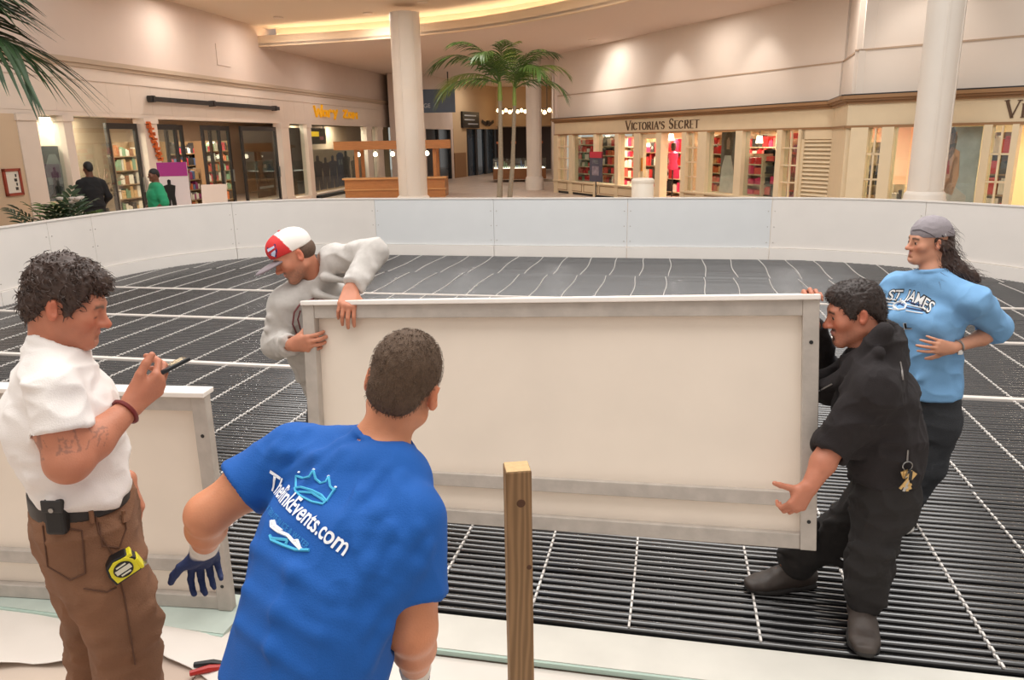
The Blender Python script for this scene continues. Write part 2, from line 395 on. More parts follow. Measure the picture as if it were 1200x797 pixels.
# shelves of goods deep in the left shop
PAL = [(190, 60, 70), (210, 170, 120), (90, 110, 150), (60, 56, 54), (200, 190, 176), (150, 96, 60), (120, 150, 120), (210, 110, 60), (230, 220, 205), (160, 60, 110)]
PM = [mat('goods_%d' % i, lin(*c), .6) for i, c in enumerate(PAL)]
def shelf(T, s0, s1, y, label, pal, levels=5, z1=2.1, dens=.16, seed=0, dep=.35, z0=.15, name='display_shelf', board=None):
    rr = random.Random(seed)
    t = wall_thing(name, label, 'shelf', T, (s0 + s1) / 2, y, 0)
    b = MB(T); b.ext(s0 - .03, s0, y, y + dep, 0, z1); b.ext(s1, s1 + .03, y, y + dep, 0, z1)
    b.ext(s0, s1, y + dep - .02, y + dep, 0, z1)
    for k in range(levels): b.ext(s0, s1, y, y + dep, z0 + k * (z1 - z0) / levels - .03, z0 + k * (z1 - z0) / levels)
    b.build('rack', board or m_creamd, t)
    g = MB(T); hh = (z1 - z0) / levels
    for k in range(levels):
        s = s0 + .02
        while s < s1 - .05:
            wd = rr.uniform(.5, 1.4) * dens; h = rr.uniform(.4, .85) * hh; g.cur = rr.randrange(len(pal))
            zb = z0 + k * hh
            g.ext(s, min(s + wd * .86, s1 - .01), y + .03, y + dep - .04, zb, zb + h)
            if rr.random() < .4: g.ext(s + wd * .2, min(s + wd * .6, s1 - .01), y + .05, y + dep - .08, zb + h, zb + h * 1.18)
            s += wd
    o = g.build('goods', [PM[i] if isinstance(i, int) else i for i in pal], t); o['kind'] = 'stuff'
shelf(LT, DY(LT, 133, 2.6), DY(LT, 165, 2.6), 2.6, 'shelves of mixed goods behind the left glass door', [3, 4, 5, 8, 1, 6], 5, seed=1)
shelf(LT, DY(LT, 196, 3.0), DY(LT, 236, 3.0), 3.0, 'shelves of clothes and gifts behind the widest glass door', [2, 3, 0, 8, 3, 7], 5, seed=2)
shelf(LT, DY(LT, 240, 2.2), DY(LT, 268, 2.2), 2.2, 'shelves of red and pale goods behind the middle doors', [0, 4, 7, 8, 6, 3], 6, seed=3)
shelf(LT, DY(LT, 214, 1.0), DY(LT, 232, 1.0), 1.0, 'low rack of small goods inside the open doorway', [1, 7, 9, 2, 8], 4, z1=1.3, seed=4)
t = wall_thing('display_branches', 'dry branchy arrangement on floor of second shop window', 'decoration', LT, DY(LT, 112, .5), .5, 0)
LB = DY(LT, 112, .5)
b = MB(LT); rr = random.Random(3)
b.lathe((LB, .5, 0), [(.12, 0), (.16, .3), (.1, .6)], 12); b.build('pot', m_dark, t)
b = MB(LT)
for k in range(26):
    a = rr.uniform(-1.2, 1.2); l = rr.uniform(.5, 1.0)
    b.tube([(LB, .5, .6), (LB + l * .5 * math.sin(a), .5 + rr.uniform(-.1, .1), .6 + l * .55), (LB + l * math.sin(a * 1.2), .5 + rr.uniform(-.2, .2), .6 + l * math.cos(a))], [.03, .022, .006], 5)
b.build('branches', mat('branch', lin(120, 96, 80), .8), t)
# easel sign boards by the doors
t = thing('easel_sign', at(207, 240, 17.5) * np.array([1, 1, 0]), 'white easel poster with magenta top and small dancer figure', 'sign')
p = at(207, 240, 17.5); sc = .0215
b = MB(Matrix.Translation((p[0], p[1], 0)) @ rot_z(.1)); b.ext(-.32, .32, 0, .03, .45, 1.62); b.build('board', mat('poster_white', lin(228, 214, 214), .6), t)
b = MB(Matrix.Translation((p[0], p[1], 0)) @ rot_z(.1)); b.ext(-.32, .32, -.012, 0, 1.32, 1.62); b.build('magenta_band', mat('magenta', lin(168, 50, 134), .6), t)
b = MB(Matrix.Translation((p[0], p[1], 0)) @ rot_z(.1)); P = [(x * .9 - .1, z) for x, z in fig(0, .55, .7, .26)]; n = len(P)
b.add([(x, -.012, z) for x, z in P] + [(x, 0, z) for x, z in P], [tuple(range(n - 1, -1, -1))] + [(i, (i + 1) % n, n + (i + 1) % n, n + i) for i in range(n)]); b.build('dancer_print', m_black, t)
b = MB(Matrix.Translation((p[0], p[1], 0)) @ rot_z(.1)); b.tube([(-.28, .03, .5), (-.3, .1, 0)], .015, 6); b.tube([(.28, .03, .5), (.3, .1, 0)], .015, 6); b.tube([(0, .03, 1.4), (0, .5, 0)], .015, 6); b.build('easel', m_dark, t)
p = at(251, 235, 19.3)
t = thing('leaning_board', (p[0], p[1], 0), 'blank white board leaning back on easel before the doors', 'sign')
Tb = Matrix.Translation((p[0], p[1], 0)) @ rot_z(.25) @ Matrix.Rotation(R(-14), 4, 'X')
b = MB(Tb); b.ext(-.3, .3, 0, .03, .35, 1.05); b.build('board', mat('board_pink', lin(214, 196, 186), .6), t)
b = MB(Tb); b.tube([(-.22, .04, .5), (-.24, 0, 0)], .015, 6); b.build('easel_leg', m_dark, t)
b = MB(Tb); b.tube([(.22, .04, .5), (.24, 0, 0)], .015, 6); b.build('easel_leg', m_dark, t)

# ---- right store front (two stretches)
A1 = (1.74, 29.5); D1 = Vector((4.56, -10.22)).normalized(); RT1 = frame(A1, D1); S1 = lambda px: sx(px, A1, D1)
A2 = (6.44, 15.06); D2 = Vector((2.04, -1.92)).normalized(); RT2 = frame(A2, D2); S2 = lambda px: sx(px, A2, D2)
E1 = 13.25; E2 = 7.5
c1 = RT1 @ Vector((E1, 0, 0)); D3 = Vector((A2[0] - c1.x, A2[1] - c1.y)); E3 = D3.length; RT3 = frame((c1.x, c1.y), D3)
wr = None
m_wash = m_wall2
for T, e, nm in ((RT1, E1, 'wall_right'), (RT3, E3, 'wall_right_return'), (RT2, E2, 'wall_right_near')):
    b = MB(T); b.ext(-.05 if T is RT1 else 0, e, .1, .4, 2.6, 3.47); b.ext(-.05 if T is RT1 else 0, e, .16, .4, 3.47, 5.6)
    o = struct(nm, b, m_wash)
    b = MB(T); b.ext(0, e, .085, .2, 3.455, 3.485); struct('reveal_bead', b, mat('reveal', lin(176, 150, 126), .7), o)
    b = MB(T); b.ext(0, e, .0, .3, 2.1, 2.56); struct('fascia', b, m_cream, o)
    b = MB(T); b.ext(-.05, e, -.16, .3, 2.60, 2.66); b.ext(0, e, -.05, .3, 2.51, 2.56); b.ext(-.02, e, -.11, .3, 2.56, 2.60); struct('crown', b, m_brown, o)
    b = MB(T); b.ext(-.05, e, -.14, .3, 2.66, 2.685); struct('crown_cap', b, m_dark, o)
    b = MB(T); b.ext(0, e, -.04, .3, 2.07, 2.12); struct('fascia_bead', b, m_brown, o)
    if T is RT1: wr = o
    if T is RT2: wr2 = o
# end wall of the right shop towards the corridor
b = MB(); b.prism([(1.74, 29.5), (2.2, 29.5), (3.2, 50), (2.7, 50)], 0, 5); struct('wall_corridor_right', b, m_wall)
SILL = .47
def base_panels(T, s0, s1, par, n):
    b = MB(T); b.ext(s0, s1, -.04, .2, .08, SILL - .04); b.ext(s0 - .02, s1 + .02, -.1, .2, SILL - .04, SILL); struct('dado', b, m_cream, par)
    b = MB(T); b.ext(s0, s1, -.02, .2, 0, .08); struct('toe_kick', b, m_dark, par)
    wd = (s1 - s0) / n
    for k in range(n):
        a, c = s0 + k * wd + .06, s0 + (k + 1) * wd - .06
        f = MB(T); f.ext(a, c, -.055, -.04, .12, .14); f.ext(a, c, -.055, -.04, SILL - .1, SILL - .08); f.ext(a, a + .02, -.055, -.04, .12, SILL - .08); f.ext(c - .02, c, -.055, -.04, .12, SILL - .08)
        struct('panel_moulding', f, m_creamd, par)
base_panels(RT1, 0, S1(746), wr, 5); base_panels(RT1, S1(802), E1, wr, 6); base_panels(RT2, 0, S2(1040), wr2, 2)
for px0, px1 in ((649, 655), (668, 672), (697, 700), (722, 726), (744, 751), (770, 776), (800, 805), (819, 829), (863, 871), (911, 917), (936, 939)):
    b = MB(RT1); b.ext(max(S1(px0), 0), S1(px1), -.06, .2, 0, 2.08); struct('mullion', b, m_cream, wr)
for px0, px1 in ((979, 986),):
    b = MB(RT3); b.ext(0, E3, .0, .2, 0, 2.1); struct('corner_panel', b, m_cream, wr2)
for px0, px1 in ((996, 1016), (1032, 1046), (1150, 1160), (1183, 1191)):
    b = MB(RT2); b.ext(max(S2(px0), 0), S2(px1), -.06, .2, 0, 2.08); struct('mullion', b, m_cream, wr2)
def french(T, s0, s1, par, nx=2, nz=4, z0=SILL, z1=2.06):
    w_ = (s1 - s0) / nx
    for i in range(1, nx):
        b = MB(T); b.ext(s0 + i * w_ - .015, s0 + i * w_ + .015, -.02, .03, z0, z1); struct('glazing_bar', b, m_cream, par)
    for k in range(1, nz):
        z = z0 + k * (z1 - z0) / nz
        b = MB(T); b.ext(s0, s1, -.02, .03, z - .015, z + .015); struct('glazing_bar', b, m_cream, par)
wins = [(RT1, 655, 668, 2), (RT1, 672, 697, 0), (RT1, 700, 722, 0), (RT1, 726, 744, 0), (RT1, 805, 819, 2), (RT1, 829, 863, 0), (RT1, 871, 911, 0), (RT1, 917, 936, 2), (RT2, 1016, 1032, 2), (RT2, 1046, 1064, 0), (RT2, 1105, 1150, 0), (RT2, 1160, 1183, 2)]
for i, (T, a, c, fr) in enumerate(wins):
    S = S1 if T is RT1 else S2; a, c = S(a), S(c)
    g = MB(T); g.ext(a, c, .06, .07, SILL if not (T is RT2 and i > 8) else .1, 2.1); o = struct('window_%d' % (i + 7), g, m_glass)
    if fr: french(T, a, c, o, 2, 4, SILL if T is RT1 else .2)
# louvred shutter
t = wall_thing('louvred_shutter', 'cream louvred shutter panel at the right shop corner', 'shutter', RT1, S1(957), 0, SILL)
b = MB(RT1); a, c = S1(939), S1(979)
b.ext(a, c, .06, .1, SILL, 2.1); b.build('backing', m_cream, t)
b = MB(RT1); b.ext(a, a + .08, -.02, .06, SILL, 2.08); b.ext(c - .08, c, -.02, .06, SILL, 2.08); b.ext(a, c, -.02, .06, 1.86, 2.08); b.build('shutter_frame', m_cream, t)
for k in range(15):
    z = SILL + .03 + k * .0925
    b = MB(RT1); q = [(a + .08, .05, z + .085), (c - .08, .05, z + .085), (c - .08, -.015, z + .02), (a + .08, -.015, z + .02)]
    b.add([Vector(p) for p in q] + [Vector(p) + Vector((0, .0, -.02)) for p in q], [(0, 1, 2, 3), (7, 6, 5, 4), (0, 4, 5, 1), (1, 5, 6, 2), (2, 6, 7, 3), (3, 7, 4, 0)])
    b.build('slat', m_cream, t)
# serif shop lettering
def serif_word(T, word, s0, s1, z, y, m, par, big=.36, small=.27):
    G = {'V': [((0, 1), (.5, 0), .2), ((1, 1), (.5, 0), .08)], 'I': [((.5, 0), (.5, 1), .2)], 'C': 'arc', 'T': [((.5, 0), (.5, 1), .2), ((0, 1), (1, 1), .07)],
         'O': 'ring', 'R': [((.2, 0), (.2, 1), .2), ((.2, 1), (.7, 1), .07), ((.7, 1), (.85, .75), .18), ((.85, .75), (.7, .5), .18), ((.7, .5), (.2, .5), .07), ((.5, .5), (1, 0), .18)],
         'A': [((0, 0), (.5, 1), .08), ((1, 0), (.5, 1), .2), ((.22, .35), (.78, .35), .07)], 'S': 's', 'E': [((.2, 0), (.2, 1), .2), ((.2, 1), (.95, 1), .07), ((.2, .5), (.8, .5), .07), ((.2, 0), (.95, 0), .07)], "'": [((.5, .7), (.5, 1), .25)]}
    wd = {'I': .45, "'": .3, 'T': .95, 'E': .85, 'S': .8}
    seq = []; x = 0
    for i, ch in enumerate(word):
        if ch == ' ': x += .55; continue
        bg_ = i == 0 or word[i - 1] == ' '
        h = 1.0 if bg_ else small / big
        w_ = wd.get(ch, 1.0) * h * .82; seq.append((ch, x, w_, h)); x += w_ + .13
    k = (s1 - s0) / x
    for ch, x0, w_, h in seq:
        b = MB(T); g = G[ch]; H_ = h * big; W_ = w_ * k; X = s0 + x0 * k
        if g == 'arc' or g == 'ring':
            n = 14; a0, a1 = (R(40), R(320)) if g == 'arc' else (0, 2 * PI)
            pts = [(.5 + .5 * math.cos(a0 + (a1 - a0) * i / n), .5 + .5 * math.sin(a0 + (a1 - a0) * i / n)) for i in range(n + 1)]
            g = [(p, q, .06 + .15 * abs((p[0] + q[0]) / 2 - .5) * 2) for p, q in zip(pts, pts[1:])]
        elif g == 's':
            pts = [(.9, .82), (.7, .98), (.35, .98), (.12, .8), (.2, .6), (.8, .4), (.9, .2), (.65, .02), (.3, .02), (.08, .2)]
            g = [(p, q, .1 if i not in (4, 5) else .2) for i, (p, q) in enumerate(zip(pts, pts[1:]))]
        for p, q, wt in g:
            wt *= .5 * H_ * .9
            p = (X + p[0] * W_, z + p[1] * H_); q = (X + q[0] * W_, z + q[1] * H_)
            d = Vector((q[0] - p[0], q[1] - p[1])); L_ = d.length; d /= L_; nn = Vector((-d.y, d.x)) * wt
            e = d * wt * .4
            Q = [(p[0] - e.x + nn.x, p[1] - e.y + nn.y), (q[0] + e.x + nn.x, q[1] + e.y + nn.y), (q[0] + e.x - nn.x, q[1] + e.y - nn.y), (p[0] - e.x - nn.x, p[1] - e.y - nn.y)]
            b.add([(u, y - .02, v) for u, v in Q] + [(u, y, v) for u, v in Q], [(3, 2, 1, 0), (4, 5, 6, 7), (0, 1, 5, 4), (1, 2, 6, 5), (2, 3, 7, 6), (3, 0, 4, 7)])
        if ch in 'VIRTA':
            feet = {'V': [(0, 1), (1, 1)], 'I': [(.5, 0), (.5, 1)], 'R': [(.2, 0)], 'T': [(.5, 0)], 'A': [(0, 0), (1, 0)]}[ch]
            for fx, fz in feet: b.box((X + fx * W_, y - .01, z + fz * H_), (.18 * H_ * 1.6, .02, .05 * H_))
        b.build('letter', m, par)
m_sign = mat('sign_bronze', lin(96, 72, 52), .4, .3)
t = wall_thing('shop_sign', 'bronze serif shop lettering on cream fascia above the far shop door', 'sign', RT1, S1(775), 0, 2.16)
serif_word(RT1, "VICTORIA'S SECRET", S1(733), S1(819), 2.19, 0, m_sign, t, .27, .21)
t = wall_thing('shop_sign', 'bronze serif shop lettering cut off at right edge of picture', 'sign', RT2, S2(1210), 0, 2.16)
serif_word(RT2, "VICTORIA'S SECRET", S2(1172), S2(1172) + 2.6, 2.19, 0, m_sign, t, .27, .21)
# shop room behind
b = MB(RT1); b.ext(0, E1 + 1.5, 3.4, 3.5, 0, 2.3); struct('wall_shop_right_back', b, mat('shop_pinkback', lin(236, 205, 170), .8))
b = MB(RT1); b.ext(0, E1 + .5, .3, 3.5, 2.22, 2.3); struct('ceiling_shop_right', b, mat('shop_pinkceil', lin(238, 200, 160), .8))
b = MB(RT2); b.ext(1, E2, 2.4, 2.5, 0, 2.3); struct('wall_shop_near_back', b, mat('shop_cream', lin(250, 226, 170), .8))
b = MB(RT2); b.ext(.5, E2, .3, 2.5, 2.22, 2.3); struct('ceiling_shop_near', b, MATS['shop_pinkceil'])
for s_ in (1.5, 4, 6.2, 9, 11.5): area('shop_lamp', RT1 @ Vector((s_, 1.5, 2.18)), .6, 95, (1, .82, .64))
for s_ in (1.4, 3.2, 5.5): area('shop_lamp', RT2 @ Vector((s_, 1.2, 2.18)), .6, 34, (1, .86, .66))
m_red = mat('goods_red', lin(214, 40, 48), .5); m_pink = mat('goods_pink', lin(228, 60, 110), .5); m_hot = mat('goods_coral', lin(240, 100, 90), .5); m_wht = mat('goods_white', lin(240, 226, 214), .5)
shelf(RT1, DY(RT1, 674, .4), DY(RT1, 696, .4), .4, 'shelf of red gifts in the first wide window of the far shop', [m_red, m_wht, m_hot, 6, m_red], 6, 2.0, .2, 11, z0=SILL, board=m_cream)
shelf(RT1, DY(RT1, 701, .4), DY(RT1, 721, .4), .4, 'shelf of red and orange gifts in the second wide window', [m_hot, 7, m_wht, m_red, 3], 5, 2.0, .2, 12, z0=SILL, board=m_cream)
shelf(RT1, DY(RT1, 776, 2.2), DY(RT1, 800, 2.2), 2.2, 'rack of pink goods deep inside the shop doorway', [m_pink, 3, m_wht, m_red], 4, 1.9, .3, 13, board=m_cream)
shelf(RT1, DY(RT1, 831, .5), DY(RT1, 845, .5), .5, 'shelf of orange goods beside the gown poster', [7, m_hot, 1, m_red], 6, 2.0, .15, 14, z0=SILL, board=m_cream)
shelf(RT1, DY(RT1, 872, .5), DY(RT1, 893, .5), .5, 'stack of pink boxes in window beside black stand', [m_pink, m_hot, m_pink, m_red], 4, 1.5, .3, 15, z0=SILL, board=m_cream)
shelf(RT1, DY(RT1, 896, .6), DY(RT1, 910, .6), .6, 'black stand of pink boxes in window', [m_pink, 3, 3, m_hot], 4, 1.6, .3, 16, z0=SILL, board=m_dark)
shelf(RT1, DY(RT1, 917, .8), DY(RT1, 938, .8), .8, 'red shelf behind the narrow panes next to the shutter', [0, m_red, 9, 5], 4, 2.0, .3, 17, board=m_red)
shelf(RT2, DY(RT2, 1016, .8), DY(RT2, 1034, .8), .8, 'shelf of dark and coral goods in near window of right shop', [m_hot, 3, 1, m_wht, 3], 4, 1.8, .25, 18, board=m_cream)
shelf(RT2, DY(RT2, 1046, .5), DY(RT2, 1062, .5), .5, 'low shelf of dark shoes beside the big column', [3, m_hot, m_wht, 3], 3, 1.0, .2, 19, board=m_cream)
shelf(RT2, DY(RT2, 1160, .7), DY(RT2, 1184, .7), .7, 'shelf of red lingerie boxes behind panes at right edge', [m_red, 3, m_wht, m_red, 6], 5, 1.95, .22, 20, board=m_creamd)
shelf(RT1, DY(RT1, 702, 2.4), DY(RT1, 742, 2.4), 2.4, 'long shelf of pink and red goods on the back wall of the far shop', [m_red, m_pink, m_wht, m_hot, 1], 5, 2.0, .22, 31, board=m_cream)
shelf(RT1, DY(RT1, 846, 2.5), DY(RT1, 908, 2.5), 2.5, 'long shelf of coral goods on the back wall behind the gown poster', [m_hot, m_red, m_pink, 3, m_wht], 5, 2.0, .22, 32, board=m_cream)
shelf(RT1, DY(RT1, 752, 1.6), DY(RT1, 771, 1.6), 1.6, 'shelf of red goods behind the open shop door', [m_red, 3, m_wht, m_pink], 4, 1.9, .2, 33, board=m_creamd)
for i, (px, dep, z) in enumerate(((889, 1.4, 1.75), (712, 1.2, 1.85), (786, 2.0, 1.85))):
    p_ = RT1 @ Vector((DY(RT1, px, dep), dep, z)); t = thing('shop_lamp', p_, ('small glowing table lamp in window beside pink boxes', 'small glowing lamp in second wide shop window', 'small glowing lamp above the shop doorway')[i], 'lamp')
    b = MB(); b.lathe(p_, [(.05, 0), (.10, 0), (.07, .2), (.04, .2)], 12); b.build('shade', mat('shade_glow', (1, .85, .65), .5, emit=(1, .82, .6), estr=5), t)
    b = MB(); b.tube([p_ + Vector((0, 0, .1)), (p_.x, p_.y, 2.22)], .012, 6); b.build('stem', m_dark, t)
poster(RT1, DY(RT1, 845, .3), DY(RT1, 862, .3), SILL, 2.06, .3, 'tall window poster of a woman in a pale gown', [mat('poster_dusk', lin(110, 100, 96), .6, noise=.4, nscale=3)], parts=[
    ('gown', [(.0, 0), (.1, .4), (.3, .62), (.7, .62), (.9, .4), (1, 0)], mat('gown', lin(206, 196, 186), .6, noise=.2, nscale=5)),
    ('hair', [(.25, .62), (.2, .85), (.4, 1), (.65, 1), (.8, .85), (.75, .62)], mat('hair_print', lin(74, 54, 44), .6)), ('face', [(.4, .72), (.38, .86), (.5, .92), (.62, .86), (.6, .72)], mat('poster_face', lin(206, 160, 130), .6))])
poster(RT2, DY(RT2, 1100, .25), DY(RT2, 1148, .25), .35, 2.06, .25, 'tall window poster of a woman in red top and pale skirt', [mat('poster_sky', lin(196, 202, 206), .6, noise=.3, nscale=4)], parts=[
    ('body', [(.12, .35), (.17, .72), (.32, .8), (.52, .75), (.57, .5), (.47, .3)], mat('poster_body', lin(222, 160, 128), .6)),
    ('arm', [(.42, .72), (.5, .68), (.42, .42), (.05, .2), (.0, .25), (.32, .46)], MATS['poster_body']),
    ('top', [(.0, .52), (.05, .66), (.3, .66), (.33, .52)], m_red), ('hair', [(.1, .7), (.12, .95), (.3, 1), (.42, .9), (.4, .74), (.25, .64)], MATS['hair_print']),
    ('face', [(.26, .82), (.26, .93), (.4, .95), (.42, .84)], MATS['poster_body']), ('skirt', [(.1, .0), (.05, .3), (.4, .42), (.8, .3), (.85, 0)], mat('skirt', lin(214, 200, 194), .6, noise=.2, nscale=9))])
# entry door and doorway mannequins
t = wall_thing('shop_door', 'cream framed glass shop door standing open', 'door', RT1, S1(760), 0, 0)
a, c = S1(751), S1(770); T_ = RT1
b = MB(T_); b.ext(a, a + .1, .02, .08, 0, 2.05); b.ext(c - .1, c, .02, .08, 0, 2.05); b.ext(a, c, .02, .08, 0, .5); b.ext(a, c, .02, .08, 1.93, 2.05); b.build('door_frame', m_cream, t)
b = MB(T_); b.ext(a + .1, c - .1, .04, .05, .5, 1.93); b.build('pane', m_glass, t)
b = MB(T_); b.ext(a + .06, a + .1, -.04, .02, .95, 1.35); b.build('door_handle', mat('brass', lin(190, 140, 70), .3, .8), t)
for nm, px, dep, h, colr, lb in (('pink', 789, .9, 1.6, m_pink, 'dress form in bright pink in the far shop doorway'), ('black', 778, 1.0, 1.25, m_dark, 'dress form in black lingerie left of the pink one')):
    p = RT1 @ Vector((DY(RT1, px, dep), dep, 0)); t = thing('dress_form', p, lb, 'mannequin')
    b = MB(); b.lathe(p, [(.0, .6 * h), (.15, .6 * h + .02), (.17, .66 * h), (.12, .76 * h), (.16, .86 * h), (.15, .92 * h), (.05, .96 * h), (.045, h), (.0, h + .01)], 16); b.build('torso', colr, t, smooth=True)
    b = MB(); b.lathe(p, [(.0, .96 * h), (.06, .97 * h), (.085, 1.04 * h), (.07, 1.11 * h), (0, 1.13 * h)], 14); b.build('head', MATS['hair_print'] if nm == 'pink' else m_dark, t, smooth=True)
    b = MB(); b.lathe(p, [(.16, 0), (.16, .02), (.02, .03), (.02, .6 * h)], 14); b.build('stand', m_dark, t)
t = wall_thing('floor_sign', 'dark floor sign with red top in front of the far shop', 'sign', RT1, S1(735), -1.0, 0)
a, c = S1(728) , S1(745); a, c = a - .25, c - .35
b = MB(RT1); b.ext(a, c, -1.02, -.98, .62, 1.55); b.build('board', mat('sign_night', lin(78, 78, 96), .5, noise=.35, nscale=4), t)
b = MB(RT1); b.ext(a, c, -1.03, -.975, 1.36, 1.55); b.build('red_header', mat('sign_red', lin(196, 50, 70), .5), t)
b = MB(RT1); b.tube([((a + c) / 2, -1, .62), ((a + c) / 2, -1, .02)], .02, 8); b.lathe(((a + c) / 2, -1, 0), [(.22, 0), (.22, .02), (.02, .03)], 16); b.build('post', m_dark, t)
b = MB(RT1); cx_ = (a + c) / 2; b.lathe((0, 0, 0), [(.0, 0)], 3) if False else None
b.ext(cx_ - .2, cx_ + .2, -1.026, -1.02, .82, 1.1); b.build('print', mat('sign_photo', lin(150, 140, 150), .6, noise=.5, nscale=9), t)
vs, fs = text_mesh('FREE', .17, .002, 'CENTER'); T_ = RT1 @ Matrix.Translation((cx_, -1.024, 1.18)) @ Matrix.Rotation(R(90), 4, 'X')
b = MB(T_); b.add(vs, fs); b.build('print_word', m_mist, t)

# ---- far end: corridor, its shops
b = MB(); b.prism([(-5.62, 38.4), (-5.5, 36.9), (-3.95, 36.9), (-3.95, 37.3), (-5.2, 37.3)], 0, 5); struct('wall_corridor_return', b, m_wall)
CL = frame((-3.95, 36.9), (1.05, 4.8)); 
b = MB(CL); b.ext(0, 4.95, 0, .3, 2.5, 5); b.ext(0, .35, 0, .3, 0, 2.5); b.ext(4.5, 4.95, 0, .3, 0, 2.5); struct('wall_corridor_left', b, m_wall)
b = MB(CL); b.ext(.35, 4.5, .1, .12, 0, 2.5); o = struct('window_20', b, mat('dark_glazing', lin(40, 44, 48), .08))
for s_ in (.35, 2.3, 4.35):
    b = MB(CL); b.ext(s_, s_ + .15, .02, .12, 0, 2.5); struct('window_frame', b, m_dark, o)
FA = Vector((-2.9, 41.7)); FB = Vector((-.62, 48.2)); FT = frame(FA, FB - FA); FLn = (FB - FA).length; SF = lambda px: sx(px, FA, (FB - FA).normalized())
b = MB(FT); b.ext(0, FLn, 0, .3, 2.55, 5); b.ext(0, SF(547), -.02, .3, 0, 2.55); struct('wall_corridor_far', b, mat('wall_far', lin(206, 176, 138), .7))
b = MB(FT); b.ext(SF(547), FLn, .12, .14, 0, 2.55); o = struct('window_21', b, mat('blue_glazing', lin(56, 74, 92), .08, noise=.4, nscale=.8))
for px in (547, 558, 569, 580):
    b = MB(FT); b.ext(SF(px), SF(px) + .3, .02, .14, 0, 2.55); struct('window_frame', b, m_dark, o)
b = MB(FT); b.ext(0, SF(545), -.06, 0, 0, 1.3); struct('wood_dado', b, mat('dado_wood', lin(150, 112, 76), .5), o)
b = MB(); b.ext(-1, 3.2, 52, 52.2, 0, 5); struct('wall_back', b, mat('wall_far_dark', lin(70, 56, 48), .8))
b = MB(); b.prism([(-1, 47.9), (3.2, 47.9), (3.2, 52.2), (-1, 52.2)], 2.7, 5); struct('wall_back_header', b, MATS['wall_far'])
b = MB(); b.prism([(-8, 30), (-1, 30.5), (2.6, 27.5), (3.4, 53), (-8, 53)], 4.98, 5.1); struct('ceiling_corridor', b, m_soffit)
p = at(514, 118, 36.6); t = thing('hanging_sign', (p[0], p[1], p[2] - .4), 'large blue grey sign board high over the corridor, partly behind column', 'sign')
b = MB(); b.ext(p[0] - 1.25, p[0] + .75, 36.55, 36.7, p[2] - .52, p[2] + .5); b.build('board', mat('sign_slate', lin(84, 98, 116), .5, noise=.15, nscale=2), t)
vs, fs = text_mesh('IUGE', .26, .01)
b = MB(Matrix.Translation((p[0] - .95, 36.54, p[2] - .3)) @ Matrix.Rotation(R(90), 4, 'X')); b.add(vs, fs); b.build('sign_letters', mat('sign_pale', lin(196, 200, 204), .5), t)
b = MB(); b.tube([(p[0] + .45, 36.62, p[2] + .5), (p[0] + .45, 36.62, 5.0)], .03, 6); b.tube([(p[0] - .9, 36.62, p[2] + .5), (p[0] - .9, 36.62, 5.0)], .03, 6); b.build('hanging_rod', m_dark, t)
t = wall_thing('shop_sign', 'black sign board with pale script lettering above the far dark shop', 'sign', FT, SF(550), -.1, 2.6)
b = MB(FT); b.ext(SF(541), SF(560), -.14, -.02, 2.6, 3.45); b.build('board', m_black, t)
for k, (w0, w1) in enumerate(((.1, .8), (.1, .7), (.3, .9))):
    b = MB(FT); L0, L1 = SF(541), SF(560); b.ext(L0 + (L1 - L0) * w0, L0 + (L1 - L0) * w1, -.155, -.14, 3.22 - k * .22, 3.28 - k * .22); b.build('lettering', MATS['sign_pale'], t)
t = wall_thing('wall_ornament', 'dark bird shaped ornament on the far wall right of black sign', 'ornament', FT, SF(571), -.1, 2.75)
b = MB(FT); b.box((SF(567), -.08, 2.9), (.7, .06, .16), 0, Matrix.Rotation(.25, 3, 'Y')); b.box((SF(575), -.08, 2.9), (.8, .06, .16), 0, Matrix.Rotation(-.25, 3, 'Y')); b.box((SF(571), -.1, 2.9), (.3, .1, .26)); b.build('ornament', m_dark, t)
# chandeliers of the far restaurant
for i, (px, py, d, wd, lb) in enumerate(((602, 130, 46, .9, 'bright cluster lamp behind the palm at corridor end'), (641, 130, 40, .35, 'small bright lamp beside the far white column'))):
    p = at(px, py, d); t = thing('pendant_lamp', p, lb, 'lamp')
    b = MB()
    for k in range(9 if wd > .5 else 4):
        b.lathe((p[0] + (k / (8 if wd > .5 else 3) - .5) * 2 * wd, p[1] + .2 * math.sin(k * 2), p[2] - .12 + .05 * math.cos(k * 3)), [(0, 0), (.09, .04), (.1, .12), (.05, .2), (0, .22)], 8)
    b.build('shades', mat('lamp_glow', (1, .8, .55), .5, emit=(1, .72, .4), estr=6), t)
    b = MB(); b.tube([(p[0], p[1], p[2] + .1), (p[0], p[1], 2.9 if wd > .5 else 5)], .02, 6); b.tube([(p[0] - wd, p[1], p[2] + .12), (p[0] + wd, p[1], p[2] + .12)], .02, 6); b.build('stem', m_dark, t)

# ---- columns
m_col = mat('column_paint', lin(228, 218, 206), .45, noise=.03, nscale=2)
def column(px, py, d, rad, zpl, label, ztop=5.3):
    p = at(px, py, d); t = thing('column', (p[0], p[1], 0), label, 'column', )
    b = MB(); b.lathe((p[0], p[1], 0), [(rad, zpl), (rad, ztop)], 40); b.build('shaft', m_col, t, smooth=True)
    b = MB(); b.lathe((p[0], p[1], 0), [(rad * 1.2, 0), (rad * 1.2, zpl - .1), (rad * 1.16, zpl - .08), (rad * 1.16, zpl - .03), (rad * 1.1, zpl + .0), (rad * 1.02, zpl + .03)], 40); b.build('plinth', m_col, t, smooth=True)
    b = MB()
    for a in (-1.9, -.9): b.box((p[0] + rad * math.cos(a), p[1] + rad * math.sin(a), (zpl + ztop) / 2 + .02), (.025, .025, ztop - zpl - .1), a)
    b.build('seam_strip', m_col, t)
    return t
